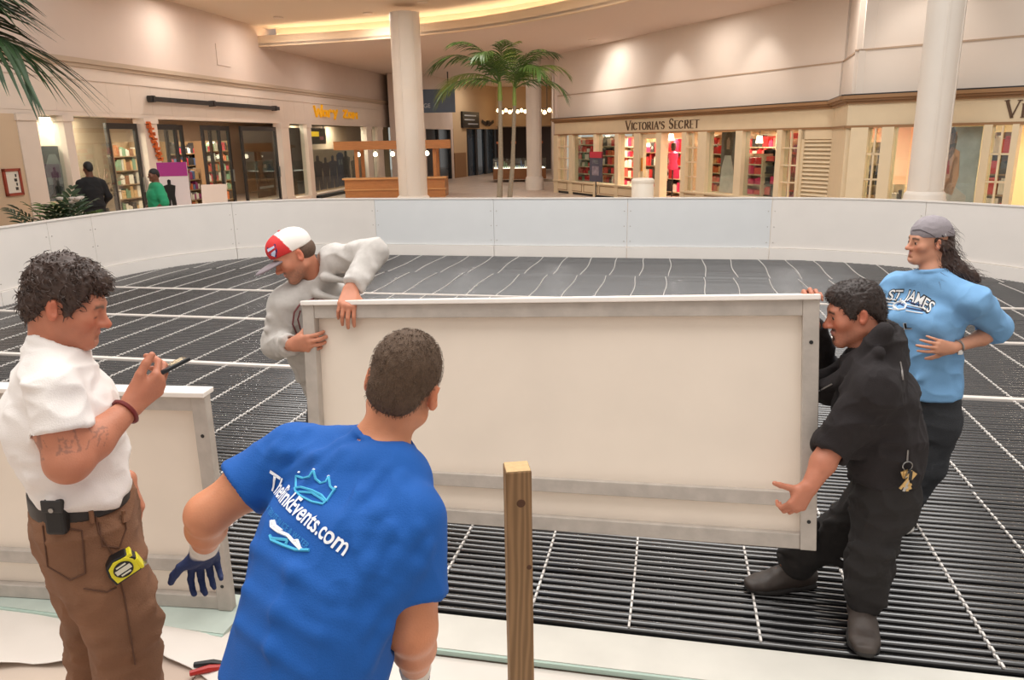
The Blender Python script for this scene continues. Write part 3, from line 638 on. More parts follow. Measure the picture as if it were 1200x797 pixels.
column(484.5, 230, 22, .40, .46, 'white round column left of the palm')
column(1084, 224, 12.9, .275, 1.0, 'thick white round column before the near right shop', 5.5)
column(626, 180, 31, .30, .5, 'slim white round column right behind the palm', 4.97)

# ---- ceiling, cove and soffit
cov = [(-7.75, 25.4), (-5.5, 24.75), (-3.35, 23.9), (-.8, 22.4), (1.35, 20.2), (2.9, 17.9), (3.9, 15.2)]
far = [(8.7, 13.2), (7.55, 18.3), (5.85, 21.9), (2.85, 25.6), (-1.1, 31.2), (-4.5, 31.4), (-7.0, 33.2)]
def smooth_line(P, n=5):
    out = []
    for i in range(len(P) - 1):
        p0, p1, p2, p3 = P[max(i - 1, 0)], P[i], P[i + 1], P[min(i + 2, len(P) - 1)]
        for k in range(n):
            t_ = k / n
            out.append(tuple(.5 * (2 * b + (c - a) * t_ + (2 * a - 5 * b + 4 * c - d) * t_ ** 2 + (-a + 3 * b - 3 * c + d) * t_ ** 3) for a, b, c, d in zip(p0, p1, p2, p3)))
    return out + [P[-1]]
cs = smooth_line(cov)
back = [(x + .45, y + .55) for x, y in cs]
b = MB(); b.prism(cs + [(9.5, 12.6), (9.4, 19.5)] + [(x + 1.3, y + .9) for x, y in far[2:]] + [(-8.2, 34)], 4.94, 5.0); struct('ceiling_soffit', b, m_soffit)
b = MB()
for p, q in zip(cs, cs[1:]):
    d = Vector((q[0] - p[0], q[1] - p[1])).normalized(); n_ = Vector((-d.y, d.x)) * .07
    b.prism([p, q, (q[0] + n_.x, q[1] + n_.y), (p[0] + n_.x, p[1] + n_.y)], 4.9, 5.22)
struct('trim_1', b, mat('fascia_paint', lin(232, 205, 172), .7))
b = MB()
for p, q in zip(back, back[1:]): b.prism([p, q, (q[0] + .05, q[1] + .06), (p[0] + .05, p[1] + .06)], 5.0, 5.5)
struct('trim_2', b, m_ceil)
b = MB(); b.prism([(-12.5, 16.5)] + [(3.6, 15.4)] + back[::-1] + [(-9, 27)], 5.5, 5.6); struct('ceiling', b, m_ceil)
t = thing('cove_light', (cs[10][0], cs[10][1], 5.0), 'warm cove light strip running along curved ceiling edge', 'lamp')
b = MB(); mid = [(x + .25, y + .3) for x, y in cs]
b.tube([(x, y, 5.05) for x, y in mid], .035, 6); b.build('light_tube', mat('cove_glow', (1, .85, .55), .5, emit=(1, .87, .62), estr=12), t)
for i, (px, py, z, lb) in enumerate(((326, 20, 5.5, 'recessed ceiling downlight nearest the left wall'), (431, 15, 5.5, 'recessed ceiling downlight left of white column'), (694, 46, 4.94, 'recessed soffit downlight above the far shop'), (585, 50, 4.94, 'recessed soffit downlight above the palm'), (495, 2, 5.5, 'recessed ceiling downlight at top edge right of column'))):
    p = ground(px, py, z); t = thing('downlight', (p[0], p[1], z - .03), lb, 'lamp')
    b = MB(); b.lathe((p[0], p[1], z - .03), [(.1, .0), (.14, .0), (.14, .03), (.1, .03)], 18); b.build('ring', m_trimw, t)
    b = MB(); b.lathe((p[0], p[1], z - .012), [(.1, 0), (.1, .01)], 18); b.build('bulb', mat('bulb_glow', (1, .95, .85), .5, emit=(1, .9, .72), estr=12), t)
# wall washers over the right shop, a small camera dome on the left wall
for s_ in (3.3, 7.2, 10.8):
    q = RT1 @ Vector((s_, -.9, 4.86)); r_ = RT1 @ Vector((s_, .1, 2.9)); spot('wall_washer', q, r_, 75, (1, .95, .9), 75, .9)
q = RT2 @ Vector((1.2, -.9, 5.2)); spot('wall_washer', q, RT2 @ Vector((1.2, .1, 3.1)), 90, (1, .95, .9), 75, .9)
q = ground(369, 74, 4.94); t = thing('camera_dome', (q[0], q[1], 4.82), 'small black camera dome under the soffit', 'camera')
b = MB(); b.lathe((q[0], q[1], 4.82), [(.0, 0), (.07, .03), (.1, .09), (.1, .12)], 12); b.build('dome', m_black, t, smooth=True)
b = MB(LT); b.ext(L(266) , L(281), -.02, 0.0, 4.15, 4.72); struct('access_hatch', b, m_wall, wl)

# ---- wooden kiosk, glass kiosk, bin
m_oak = mat('kiosk_oak', lin(190, 128, 76), .4, noise=.15, nscale=6, stretch=(1, 1, 8))
p0 = at(405, 232, 28); p1 = at(522, 232, 28)
t = thing('wooden_kiosk', ((p0[0] + p1[0]) / 2, 28.6, 0), 'oak kiosk with counter and slatted canopy behind left column', 'kiosk')
x0, x1 = p0[0], p1[0]
b = MB(); b.ext(x0, x1, 28, 28.15, 0, .66); b.ext(x0, x0 + .15, 28.15, 29.6, 0, .66); b.ext(x1 - .15, x1, 28.15, 29.6, 0, .66); b.build('counter', m_oak, t)
b = MB(); b.ext(x0 - .06, x1 + .06, 27.92, 28.4, .66, .72); b.ext(x0 - .04, x1 + .04, 27.96, 28, .28, .32); b.build('counter_top', mat('oak_light', lin(214, 160, 104), .35), t)
for xx in (x0 + .45, x1 - .35):
    for yy in (28.2, 29.4):
        b = MB(); b.ext(xx - .06, xx + .06, yy - .06, yy + .06, .66, 1.85); b.build('canopy_post', m_oak, t)
b = MB(); b.ext(x0 - .1, x1 + .1, 28.1, 29.5, 1.80, 1.92); b.ext(x0 - .3, x1 + .25, 28.0, 28.1, 1.70, 2.0); b.build('canopy', m_oak, t)
for k in range(5):
    xx = x0 + .5 + k * .62
    b = MB(); b.lathe((xx, 28.3, 1.45), [(0, 0), (.07, .03), (.08, .1), (.03, .17)], 10); o = b.build('spot_lamp', mat('kiosk_bulb', (1, .9, .7), .5, emit=(1, .86, .6), estr=7), t)
    c_ = MB(); c_.tube([(xx, 28.3, 1.62), (xx, 28.3, 1.8)], .012, 5); c_.build('cord', m_dark, o)
gk = at(578, 209, 37); gk1 = at(640, 205, 37)
x0, x1 = gk[0], gk1[0]
t = thing('glass_kiosk', ((x0 + x1) / 2, 37.6, 0), 'lit glass showcase kiosk on brown base behind the palm', 'kiosk')
b = MB(); b.ext(x0, x1, 37, 38.8, 0.12, .62); b.build('base', mat('kiosk_brown', lin(150, 100, 56), .4), t)
b = MB(); b.ext(x0 + .05, x1 - .05, 37.05, 38.7, .62, .64); b.build('lit_floor', mat('case_glow', (1, .95, .85), .5, emit=(1, .9, .75), estr=2.2), t)
b = MB(); b.ext(x0, x1, 37, 37.02, .64, 1.08); b.ext(x0, x0 + .02, 37.02, 38.8, .64, 1.08); b.ext(x1 - .02, x1, 37.02, 38.8, .64, 1.08); b.ext(x0, x1, 37, 38.8, 1.08, 1.1); b.build('showcase_glass', m_glass, t)
g = MB(); rr = random.Random(5)
for k in range(22):
    g.cur = rr.randrange(4); xx = x0 + .1 + (x1 - x0 - .3) * k / 22; g.ext(xx, xx + .07, 37.2, 37.3, .64, .74 + rr.random() * .24)
o = g.build('goods', [PM[2], PM[4], PM[8], PM[6]], t); o['kind'] = 'stuff'
for xx in (x0 + .3, x0 + 1.0, x1 - .25):
    b = MB(); b.ext(xx - .04, xx + .04, 37.4, 37.5, 1.1, 1.75); b.ext(xx - .12, xx + .12, 37.35, 37.55, 1.75, 1.86); b.build('lamp_post', mat('copper', lin(190, 110, 70), .35, .4), t)
p = ground(700, 200); 
q = at(753, 225, 15.2); t = thing('white_bin', (q[0], q[1], 0), 'white round bin standing just behind the far boards', 'bin')
b = MB(); b.lathe((q[0], q[1], 0), [(.20, 0), (.215, .05), (.215, 1.12), (.2, 1.14)], 28); b.build('body', mat('bin_white', lin(236, 226, 210), .4), t, smooth=True)
b = MB(); b.lathe((q[0], q[1], 1.12), [(.225, 0), (.225, .05), (.19, .08), (.08, .09)], 28); b.build('lid', MATS['bin_white'], t, smooth=True)
# ------------------------------------------------------------------ plants
m_frond = mat('frond_green', lin(74, 104, 40), .45, noise=.35, nscale=3)
m_frond2 = mat('frond_light', lin(128, 146, 62), .45, noise=.3, nscale=3)
m_frondd = mat('frond_dark', lin(44, 66, 34), .4, noise=.3, nscale=3)
m_trunk = mat('palm_trunk', lin(150, 136, 116), .8, noise=.25, nscale=14, stretch=(1, 1, 6))
def frond(base, az, elev, length, droop, parent, m, seed, ll=.42, n=26, wl=.026, shed=.55, name='frond'):
    rr = random.Random(seed); b = MB(); base = Vector(base); pts = []
    h = Vector((math.cos(az), math.sin(az), 0)); p = base.copy(); e = elev; N = 14; st = length / N
    for i in range(N + 1):
        pts.append(p.copy()); p = p + (h * math.cos(e) + Vector((0, 0, math.sin(e)))) * st; e -= droop / N * (0.5 + 1.0 * i / N)
    b.tube(pts, [.018 * (1 - .85 * i / N) * length / 1.6 for i in range(N + 1)], 5)
    side = h.cross(Vector((0, 0, 1)))
    for k in range(n):
        f = .12 + .88 * (k + .3) / n; x = f * N; i = min(int(x), N - 1); q = pts[i].lerp(pts[i + 1], x - i); tdir = (pts[i + 1] - pts[i]).normalized()
        up = side.cross(tdir).normalized()
        l0 = ll * (.45 + 1.0 * math.sin(PI * min(1, f * .95 + .08)) ** .7) * rr.uniform(.88, 1.1) * (length / 1.8)
        for sg in (-1, 1):
            d = (side * sg * (1 - .45 * f) + tdir * (.45 + .9 * f) + up * (.18 - shed * .3) + Vector((rr.uniform(-.1, .1), rr.uniform(-.1, .1), rr.uniform(-.1, .1)))).normalized()
            wv = d.cross(up).normalized(); a = q; vs = []; segs = 4
            for j in range(segs + 1):
                s = j / segs; ctr = a + d * l0 * s + Vector((0, 0, -1)) * shed * l0 * s * s * .8
                ww = wl * (length / 1.8) * (.45 + 1.1 * s) * (1 - s) ** .6 if j < segs else 0.001
                vs += [ctr + wv * ww + up * ww * .25, ctr, ctr - wv * ww + up * ww * .25]
            fs = []
            for j in range(segs):
                o = j * 3; fs += [(o, o + 1, o + 4, o + 3), (o + 1, o + 2, o + 5, o + 4)]
            b.add(vs, fs)
    return b.build(name, m, parent)
# twin stemmed palm behind the far boards
p = at(592, 232, 20); t = thing('potted_palm', (p[0], p[1], 0), 'tall twin stemmed palm behind the far boards beside slim column', 'palm')
b = MB(); b.lathe((p[0] + .1, p[1] + .15, 0), [(.4, 0), (.46, .25), (.48, .5), (.42, .52), (.4, .45)], 24); b.build('planter', m_trimw, t, smooth=True)
tops = []
for (bx, by), (tx, ty), rr_ in (((585, 225), (586, 118), .062), ((597, 225), (603, 124), .055)):
    A = at(bx, by, 20); B = at(tx, ty, 20)
    A[2] = .45
    mid1 = A * .6 + B * .4 + np.array([.03, 0, 0])
    q = MB(); q.tube([A, mid1, B], [rr_ * 1.25, rr_, rr_ * .8], 10); q.build('trunk', m_trunk, t, smooth=True)
    q = MB(); q.tube([B, B + np.array([0, 0, .45])], [rr_ * 1.0, rr_ * .7], 10); q.build('crownshaft', m_frond2, t, smooth=True)
    tops.append(B + np.array([0, 0, .4]))
fr = [(0, 0, 95, 1.2, 1.5), (0, 170, 55, 2.0, 1.9), (0, 195, 75, 1.7, 1.8), (0, 150, 30, 1.9, 1.6), (0, 120, 70, 1.5, 1.9), (0, 250, 62, 1.6, 1.9), (0, 60, 78, 1.3, 1.5), (0, 185, 20, 1.7, 1.6), (0, 280, 80, 1.4, 1.6),
      (1, 0, 55, 1.6, 2.0), (1, 20, 74, 1.6, 1.8), (1, 345, 30, 1.5, 1.9), (1, 60, 60, 1.4, 1.9), (1, 300, 55, 1.5, 2.1), (1, 90, 85, 1.3, 1.3), (1, 200, 75, 1.1, 1.6), (1, 320, 78, 1.4, 1.7)]
for i, (k, az, el, ln, dr) in enumerate(fr):
    frond(tops[k], R(az), R(el), ln, dr, t, m_frond if i % 3 else m_frond2, 40 + i, .52, 26, .03)
# near palm at the left edge, its stem beyond the frame
p = np.array([-8.15, 11.2, 0]); t = thing('potted_palm', p, 'large palm leaning in from the left edge, only dark fronds in view', 'palm')
b = MB(); b.lathe(p, [(.4, 0), (.46, .5), (.42, .52), (.4, .45)], 20); b.build('planter', m_trimw, t, smooth=True)
q = MB(); q.tube([p + np.array([0, 0, .4]), p + np.array([.1, 0, 2]), p + np.array([.2, 0, 3.25])], [.11, .09, .075], 10); q.build('trunk', m_trunk, t, smooth=True)
tp = p + np.array([.2, 0, 3.2])
for i, (az, el, ln, dr, ll_) in enumerate([(-8, 38, 1.5, 1.7, 1.25), (-20, 62, 1.5, 1.5, 1.1), (20, 70, 1.5, 1.3, .9), (110, 50, 1.6, 1.7, .8), (170, 50, 1.5, 1.8, .8), (230, 45, 1.5, 1.8, .8), (290, 50, 1.6, 1.8, .8)]):
    frond(tp, R(az), R(el), ln, dr, t, m_frondd, 80 + i, ll_, 26, .055, .75)
# leafy planting behind the left boards
p = at(78, 250, 13.4); t = thing('leafy_plant', (p[0], p[1], 0), 'dark green leafy bush behind the left boards', 'plant')
b = MB(); b.ext(p[0] - .75, p[0] + .75, p[1] - .3, p[1] + .3, 0, .5); b.build('planter_box', m_tan, t)
rr = random.Random(9)
for i in range(30):
    q = Vector((p[0] + rr.uniform(-.6, .6), p[1] + rr.uniform(-.25, .25), .48))
    frond(q, rr.uniform(0, 2 * PI), R(rr.uniform(48, 86)), rr.uniform(.55, .95), rr.uniform(.8, 1.6), t, m_frondd if i % 3 else m_frond, 200 + i, .5, 8, .085, .4, 'leaf_spray')
b = MB()
for i in range(7): b.lathe((p[0] + .25 + rr.uniform(-.2, .2), p[1] - .2 + rr.uniform(-.1, .1), 1.08 + rr.uniform(-.08, .12)), [(0, 0), (.05, .02), (.06, .05), (0, .06)], 7)
b.build('flowers', mat('flower_white', lin(230, 220, 214), .6), t)
# ------------------------------------------------------------------ the rink
m_board = mat('board_white', lin(236, 229, 222), .35, noise=.03, nscale=2.5)
m_boardb = mat('board_sky_tint', lin(226, 227, 227), .35, noise=.03, nscale=2.5)  # bluish skylight reflected by the far boards, put into their colour
m_kick = mat('kickplate_white', lin(240, 233, 226), .35, noise=.03, nscale=3)
m_alu = mat('rail_aluminium', lin(182, 172, 162), .5, .0, noise=.16, nscale=14, bump=.15, bscale=40)
m_cap = mat('cap_white', lin(240, 232, 224), .35, noise=.05, nscale=8)
m_sheet = mat('panel_sheet', lin(236, 222, 206), .45, noise=.05, nscale=3)
U0, U1, V1, RAD0, RAD1 = -8.45, 5.3, 12.92, 2.9, 4.0
def outline(inset=0.0, step=.12, v0=2.7):
    """rink inside edge from the near left, round the back, to the near right, in u,v"""
    u0, u1, v1 = U0 + inset, U1 - inset, V1 - inset; P = []
    n = int((v1 - RAD0 - v0) / step)
    P += [(u0, v0 + (v1 - RAD0 - v0) * i / n) for i in range(n)]
    n = int(RAD0 * PI / 2 / step); P += [(u0 + RAD0 - RAD0 * math.cos(i / n * PI / 2), v1 - RAD0 + RAD0 * math.sin(i / n * PI / 2)) for i in range(n)]
    n = int((u1 - RAD1 - u0 - RAD0) / step); P += [(u0 + RAD0 + (u1 - RAD1 - u0 - RAD0) * i / n, v1) for i in range(n)]
    n = int(RAD1 * PI / 2 / step); P += [(u1 - RAD1 + RAD1 * math.sin(i / n * PI / 2), v1 - RAD1 + RAD1 * math.cos(i / n * PI / 2)) for i in range(n)]
    n = int((v1 - RAD1 - v0) / step); P += [(u1, v1 - RAD1 - (v1 - RAD1 - v0) * i / n) for i in range(n + 1)]
    return P
OUT = outline()
acc = [0.0]
for p, q in zip(OUT, OUT[1:]): acc.append(acc[-1] + math.hypot(q[0] - p[0], q[1] - p[1]))
def out_at(s, off=0.0):
    s = max(0.0, min(s, acc[-1] - 1e-4)); i = int(np.searchsorted(acc, s, 'right')) - 1; i = min(i, len(OUT) - 2)
    t_ = (s - acc[i]) / (acc[i + 1] - acc[i]); p, q = OUT[i], OUT[i + 1]
    d = (q[0] - p[0], q[1] - p[1]); l = math.hypot(*d); n_ = (-d[1] / l, d[0] / l)
    return (p[0] + d[0] * t_ + n_[0] * off, p[1] + d[1] * t_ + n_[1] * off)
def s_of(px, py):
    g = ground(px, py); u = g[0] * CY - g[1] * SY; v = g[0] * SY + g[1] * CY
    return acc[int(np.argmin([(p[0] - u) ** 2 + (p[1] - v) ** 2 for p in OUT]))]
BH = 1.02
def curved(s0, s1, o0, o1, z0, z1, st=.15):
    n = max(1, int(math.ceil((s1 - s0) / st))); b = MB(); vs, fs = [], []
    for i in range(n + 1):
        s = s0 + (s1 - s0) * i / n; a = RK(*out_at(s, o0)); c = RK(*out_at(s, o1))
        vs += [(a[0], a[1], z0), (a[0], a[1], z1), (c[0], c[1], z1), (c[0], c[1], z0)]
    for i in range(n):
        o = i * 4
        for k in range(4): fs.append((o + k, o + (k + 1) % 4, o + 4 + (k + 1) % 4, o + 4 + k))
    fs += [(0, 1, 2, 3), (n * 4 + 3, n * 4 + 2, n * 4 + 1, n * 4)]
    return b.add(vs, fs)
seams = [s_of(4, 361), s_of(72, 345), s_of(123, 331), s_of(438, 301), s_of(580, 302.5), s_of(735, 304.5), s_of(900, 305)]
print('seams', seams, acc[-1])
s_l = [seams[0] - 2.2 * k for k in (3, 2, 1)]
edges = [max(0, x) for x in s_l] + seams[:3]
edges += [seams[2] + (seams[3] - seams[2]) * .5] + seams[3:]
s = seams[-1]
while s + 2.2 < acc[-1]: s += 2.2; edges.append(s)
lbl = ['left side board nearest the camera, out of the picture', 'left side board half out of picture', 'left board at the picture edge', 'narrow left board behind the dark haired man', 'left curved board just right of the man in white', 'left curved board left of cap man', 'back left curved board above the cap man', 'left straight back board under the wooden kiosk', 'middle back board below the palm', 'back board below the far shop door', 'right curved board left of the woman', 'right curved board behind the woman', 'right board at the picture edge', 'right side board beyond the picture', 'right side board nearest the camera', 'last right side board']
k = 0
for a, c in zip(edges, edges[1:]):
    if c - a < .3: continue
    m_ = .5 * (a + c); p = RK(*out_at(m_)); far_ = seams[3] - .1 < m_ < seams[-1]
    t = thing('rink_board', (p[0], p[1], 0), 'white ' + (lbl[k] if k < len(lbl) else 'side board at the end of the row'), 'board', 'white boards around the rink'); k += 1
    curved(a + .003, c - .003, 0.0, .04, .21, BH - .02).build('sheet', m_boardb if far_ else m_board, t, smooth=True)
    curved(a + .004, c - .004, -.03, .04, .012, .205).build('kickplate', m_kick, t, smooth=True)
    curved(a + .002, c - .002, -.012, .07, BH - .02, BH).build('top_cap', m_cap, t, smooth=True)
    b = curved(a + .02, c - .02, .045, .09, .03, .1); b2 = curved(a + .02, c - .02, .045, .09, BH - .1, BH - .022)
    b.add(b2.v, b2.f); b.build('rear_rail', m_alu, t)
    nb = MB()
    for ss in (a + .05, c - .05):
        for zz in (.3, .55, .8):
            q = RK(*out_at(ss, -.004)); nb.lathe((q[0], q[1], zz), [(.006, -.006), (.009, 0), (.006, .006)], 6)
    nb.build('screws', m_alu, t)
# rubber underlay
poly = [RK(u, v)[:2] for u, v in outline(-.01, .3)] ; 
b = MB(); b.prism([tuple(p) for p in poly][::-1], .001, .006)
tag(b.build('rubber_underlay', mat('underlay', lin(20, 19, 20), .55)), 'black rubber sheet under the cooling tubes on rink floor', 'mat')
# tubes: one strip of tubing per bay between the white header straps
m_tube = mat('cooling_tube', lin(36, 34, 35), .2, noise=.2, nscale=3, spec=1.0, coat=.45)
PIT = .048; bays = [2.76, 6.09, 7.81, 9.42, 11.1, 12.86]
def span(v):
    lo, hi = U0 + .05, U1 - .05; dv = v - (V1 - RAD0)
    if dv > 0: lo = U0 + RAD0 - math.sqrt(max(0, RAD0 ** 2 - dv ** 2)) + .06
    dv = v - (V1 - RAD1)
    if dv > 0: hi = U1 - RAD1 + math.sqrt(max(0, RAD1 ** 2 - dv ** 2)) - .06
    return lo, hi
rr = np.random.default_rng(4)
bay_lb = ['black cooling tube mat across the near floor', 'black cooling tube mat, second bay from camera', 'black cooling tube mat, middle bay', 'black cooling tube mat, fourth bay from camera', 'black cooling tube mat along the far boards']
def tube_rows(v0, v1, wob, lod):
    vs, fs = [], []; v = v0 + .035
    while v < v1 - .03:
        lo, hi = span(v); n = max(6, int((hi - lo) / lod)); us = np.linspace(lo, hi, n + 1)
        ph = rr.uniform(0, 6.28, 3); am = rr.uniform(.2, 1, 3) * wob
        dv = am[0] * np.sin(us * 1.1 + ph[0]) + am[1] * np.sin(us * 2.7 + ph[1]) + am[2] * np.sin(us * 6.1 + ph[2]) * .4
        dz = np.abs(rr.normal(0, .0004, n + 1)); K = 8; base = len(vs); r0 = .0145
        for i, u in enumerate(us):
            for k in range(K):
                a = 2 * PI * (k + .5) / K; q = RK(u, v + dv[i] + r0 * math.cos(a)); vs.append((q[0], q[1], .0185 + dz[i] + r0 * math.sin(a)))
        for i in range(n):
            for k in range(K): fs.append((base + i * K + k, base + i * K + (k + 1) % K, base + (i + 1) * K + (k + 1) % K, base + (i + 1) * K + k))
        v += PIT * (1 + rr.normal(0, .05))
    return vs, fs
mats_obj = []
for i, (a, c) in enumerate(zip(bays, bays[1:])):
    b = MB(); b.add(*tube_rows(a, c, .004, .35 if i == 0 else .5)); p = RK(-1.5, (a + c) / 2)
    t = thing('tube_mat', (p[0], p[1], 0.006), bay_lb[i], 'mat', 'cooling tube mats')
    o = b.build('cooling_tubes', m_tube, t, smooth=True, sharp=False); o['kind'] = 'stuff'; mats_obj.append(t)
# white header straps between bays
m_strap = mat('strap_white', lin(222, 212, 204), .45)
for v, lb in ((6.09, 'nearest'), (7.81, 'middle'), (9.42, 'farthest')):
    lo, hi = span(v); p = RK((lo + hi) / 2, v)
    b = MB(); n = 40
    for k in range(n):
        u0, u1 = lo + (hi - lo) * k / n, lo + (hi - lo) * (k + 1) / n
        P_ = [RK(u0, v - .03 + .006 * math.sin(u0 * 2))[:2], RK(u1, v - .03 + .006 * math.sin(u1 * 2))[:2], RK(u1, v + .03 + .006 * math.sin(u1 * 2))[:2], RK(u0, v + .03 + .006 * math.sin(u0 * 2))[:2]]
        b.prism([tuple(x) for x in P_], .02, .042)
    tag(b.build('joint_strap', m_strap, None, loc=(p[0], p[1], .02)), lb + ' of the three long white straps lying across the black tubes', 'strap')
# spacer strips: rows of white clips, one clip per tube
ulist = [-.12, .40, .82, 1.285, 1.70, 2.10, 2.53, 2.95, 3.38, 3.8, 4.22, 4.65, 5.05, -.54, -.98, -1.4, -1.83, -2.25, -2.68, -3.12, -3.55, -3.98, -4.4, -4.83, -5.25, -5.68, -6.1, -6.53, -6.95, -7.38, -7.8, -8.2]
m_clip = mat('clip_white', lin(226, 220, 214), .45)
rs = random.Random(12)
for i, (v0, v1) in enumerate([(2.76, 4.4), (4.4, 6.09)] + list(zip(bays[1:], bays[2:]))):
    par = mats_obj[0] if i < 2 else mats_obj[i - 1]
    sh = [0, .015, .03, -.02, .05, .10][i]
    for u0 in ulist:
        b = MB(); ph = rs.uniform(0, 6); am = .004 if i < 2 else .006 + .010 * (i > 3); k = 0; v = v0 + .04
        while v < v1 - .02:
            lo, hi = span(v); u = u0 + sh + am * math.sin(v * 3.5 + ph)
            if lo < u < hi:
                q = RK(u, v); b.box((q[0], q[1], .034 if k % 2 else .037), (.009, PIT * .62, .008), -YAW)
                q2 = RK(u, v + PIT / 2); b.box((q2[0], q2[1], .026), (.008, PIT * .5, .008), -YAW)
            v += PIT; k += 1
        if b.v:
            o = b.build('spacer_strip', m_clip, par); o['kind'] = 'stuff'
# near edge planks and plastic liner
m_plank = mat('plank_white', lin(216, 212, 202), .4, noise=.08, nscale=5)
m_edge = mat('plank_edge_green', lin(176, 196, 184), .35)
def plank(u0, u1, v0, v1, z, name, m, lb):
    p = RK((u0 + u1) / 2, (v0 + v1) / 2); t = thing(name, (p[0], p[1], 0), lb, 'plank')
    b = MB(); b.prism([tuple(RK(u, v)[:2]) for u, v in ((u0, v0), (u1, v0), (u1, v1), (u0, v1))], .012, z); b.build('top', m, t)
    b = MB(); b.prism([tuple(RK(u, v)[:2]) for u, v in ((u0, v0 - .012), (u1, v0 - .012), (u1, v0), (u0, v0))], .011, z - .004); b.build('edge', m_edge, t)
plank(-1.75, 4.9, 2.52, 2.74, .035, 'base_plank', m_plank, 'long white base plank along the near rink edge')
plank(-8.2, -1.77, 2.45, 2.72, .03, 'base_plank', mat('plank_grey_green', lin(186, 196, 186), .5, noise=.15, nscale=6), 'pale green base plank under the standing left panel')
# crumpled liner sheet
def liner():
    nx, ny = 150, 34; vs, fs = [], []
    rl = np.random.default_rng(2)
    for j in range(ny + 1):
        for i in range(nx + 1):
            u = -4.6 + 8.6 * i / nx; f = j / ny
            near = float(np.interp(u, [-4.6, -2.6, -2.2, -2.0, -1.75, -1.5, -1.0, 0, 4], [1.95, 2.09, 2.22, 2.32, 2.22, 2.12, 1.7, 1.2, 1.2])) + .012 * math.sin(u * 17)
            v = 2.50 + (near - 2.50) * f
            z = .0065 + .034 * max(0, math.sin(u * 2.3 + v * 6 + math.sin(u * 5)) * math.sin(v * 9 - u * 1.3)) ** 1.5 * min(1, f * 4) + .012 * (math.sin(u * 9 + 4 * math.sin(v * 5)) * math.sin(v * 14 + u * 2) + 1) * min(1, f * 3) + .006 * (1 + math.sin(u * 23 + v * 31)) * f
            q = RK(u, v); vs.append((q[0], q[1], z))
    for j in range(ny):
        for i in range(nx):
            a = j * (nx + 1) + i; fs.append((a, a + nx + 1, a + nx + 2, a + 1))
    b = MB(); b.add(vs, fs); return b
o = liner().build('plastic_liner', mat('liner_white', lin(222, 213, 204), .35, noise=.05, nscale=4), None, smooth=True)
sm = o.modifiers.new('s', 'SOLIDIFY'); sm.thickness = .003; sm.offset = 1
tag(o, 'crumpled white plastic liner sheet along the near rink edge', 'sheet')
# framed panels seen from the back
def framed_panel(BL, BR, TL, lb, label_z=True):
    """BL, BR bottom corners, TL top left corner: panel 1.06 high"""
    BL, BR, TL = Vector(BL), Vector(BR), Vector(TL); ex = (BR - BL); W = ex.length; ex.normalize(); ez = (TL - BL); Hh = ez.length
    ez = (ez - ex * ez.dot(ex)).normalized(); ey = ez.cross(ex)      # ey away from the camera
    T = Matrix.Identity(4)
    for i in range(3): T[i][0], T[i][1], T[i][2], T[i][3] = ex[i], ey[i], ez[i], BL[i]
    t = thing('framed_barrier', (BL + BR) / 2, lb, 'barrier')
    B = lambda: MB(T)
    b = B(); b.ext(.01, W - .01, .045, .06, .0, Hh - .02); b.build('sheet', m_sheet, t)
    b = B(); b.ext(-.002, W + .002, -.012, .075, Hh - .022, Hh); b.build('top_cap', m_cap, t, bevel=.004)
    b = B(); b.ext(.062, W - .062, .004, .045, Hh - .085, Hh - .022); b.build('top_rail', m_alu, t, bevel=.003)
    b = B(); b.ext(0, .062, 0, .045, 0, Hh - .022); o1 = b.build('side_post', m_alu, t, bevel=.003)
    b = B(); b.ext(W - .062, W, 0, .045, 0, Hh - .022); o2 = b.build('side_post', m_alu, t, bevel=.003)
    b = B(); b.ext(.062, W - .062, .008, .045, .0, .062); b.build('bottom_rail', m_alu, t, bevel=.003)
    b = B(); b.ext(.062, W - .062, .012, .045, .175, .235); b.build('middle_rail', m_alu, t, bevel=.003)
    for par, x in ((o1, .035), (o2, W - .03)):
        for z in (Hh - .19, .12):
            b = B(); b.tube([(x, -.0015, z), (x, .002, z)], .008, 10); b.build('bolt_hole', m_black, par)
    return t, T, W, Hh
PL, PLT, PLW, PLH = framed_panel((-3.551, 3.204, .032), (-1.241, 2.918, .032), (-3.551, 3.204, 1.037), 'white framed rink panel standing at left behind the man in the white tee')
hBR, hBL, hTL = (1.215, 2.762, .364), (-.988, 3.396, .245), (-.997, 3.559, 1.272)
HP, HPT, HPW, HPH = framed_panel(hBL, hBR, hTL, 'white framed rink panel carried by two men')
print('held panel', HPW, HPH, hBL, hBR)
# timber post
m_timber = bpy.data.materials.new('timber_post'); m_timber.use_nodes = True; nt = m_timber.node_tree; bb = nt.nodes['Principled BSDF']; bb.inputs['Roughness'].default_value = .75
tc = nt.nodes.new('ShaderNodeTexCoord'); mp = nt.nodes.new('ShaderNodeMapping'); mp.inputs['Scale'].default_value = (9, 9, 1.1); nt.links.new(tc.outputs['Object'], mp.inputs[0])
wv = nt.nodes.new('ShaderNodeTexWave'); wv.inputs['Scale'].default_value = 1.5; wv.inputs['Distortion'].default_value = 16; wv.inputs['Detail'].default_value = 2.5; wv.inputs['Detail Scale'].default_value = .7
nt.links.new(mp.outputs[0], wv.inputs['Vector'])
cr = nt.nodes.new('ShaderNodeValToRGB'); cr.color_ramp.elements[0].color = (*lin(122, 92, 60), 1); cr.color_ramp.elements[1].color = (*lin(148, 114, 78), 1); cr.color_ramp.elements[0].position = .15
nt.links.new(wv.outputs['Color'], cr.inputs[0]); nt.links.new(cr.outputs[0], bb.inputs['Base Color'])
q = at(606, 553, 2.3); t = thing('timber_post', (q[0], 2.3, 0), 'square brown timber post standing at the near rink edge', 'post')
TT = Matrix.Translation((q[0], 2.3, 0)) @ rot_z(.12)
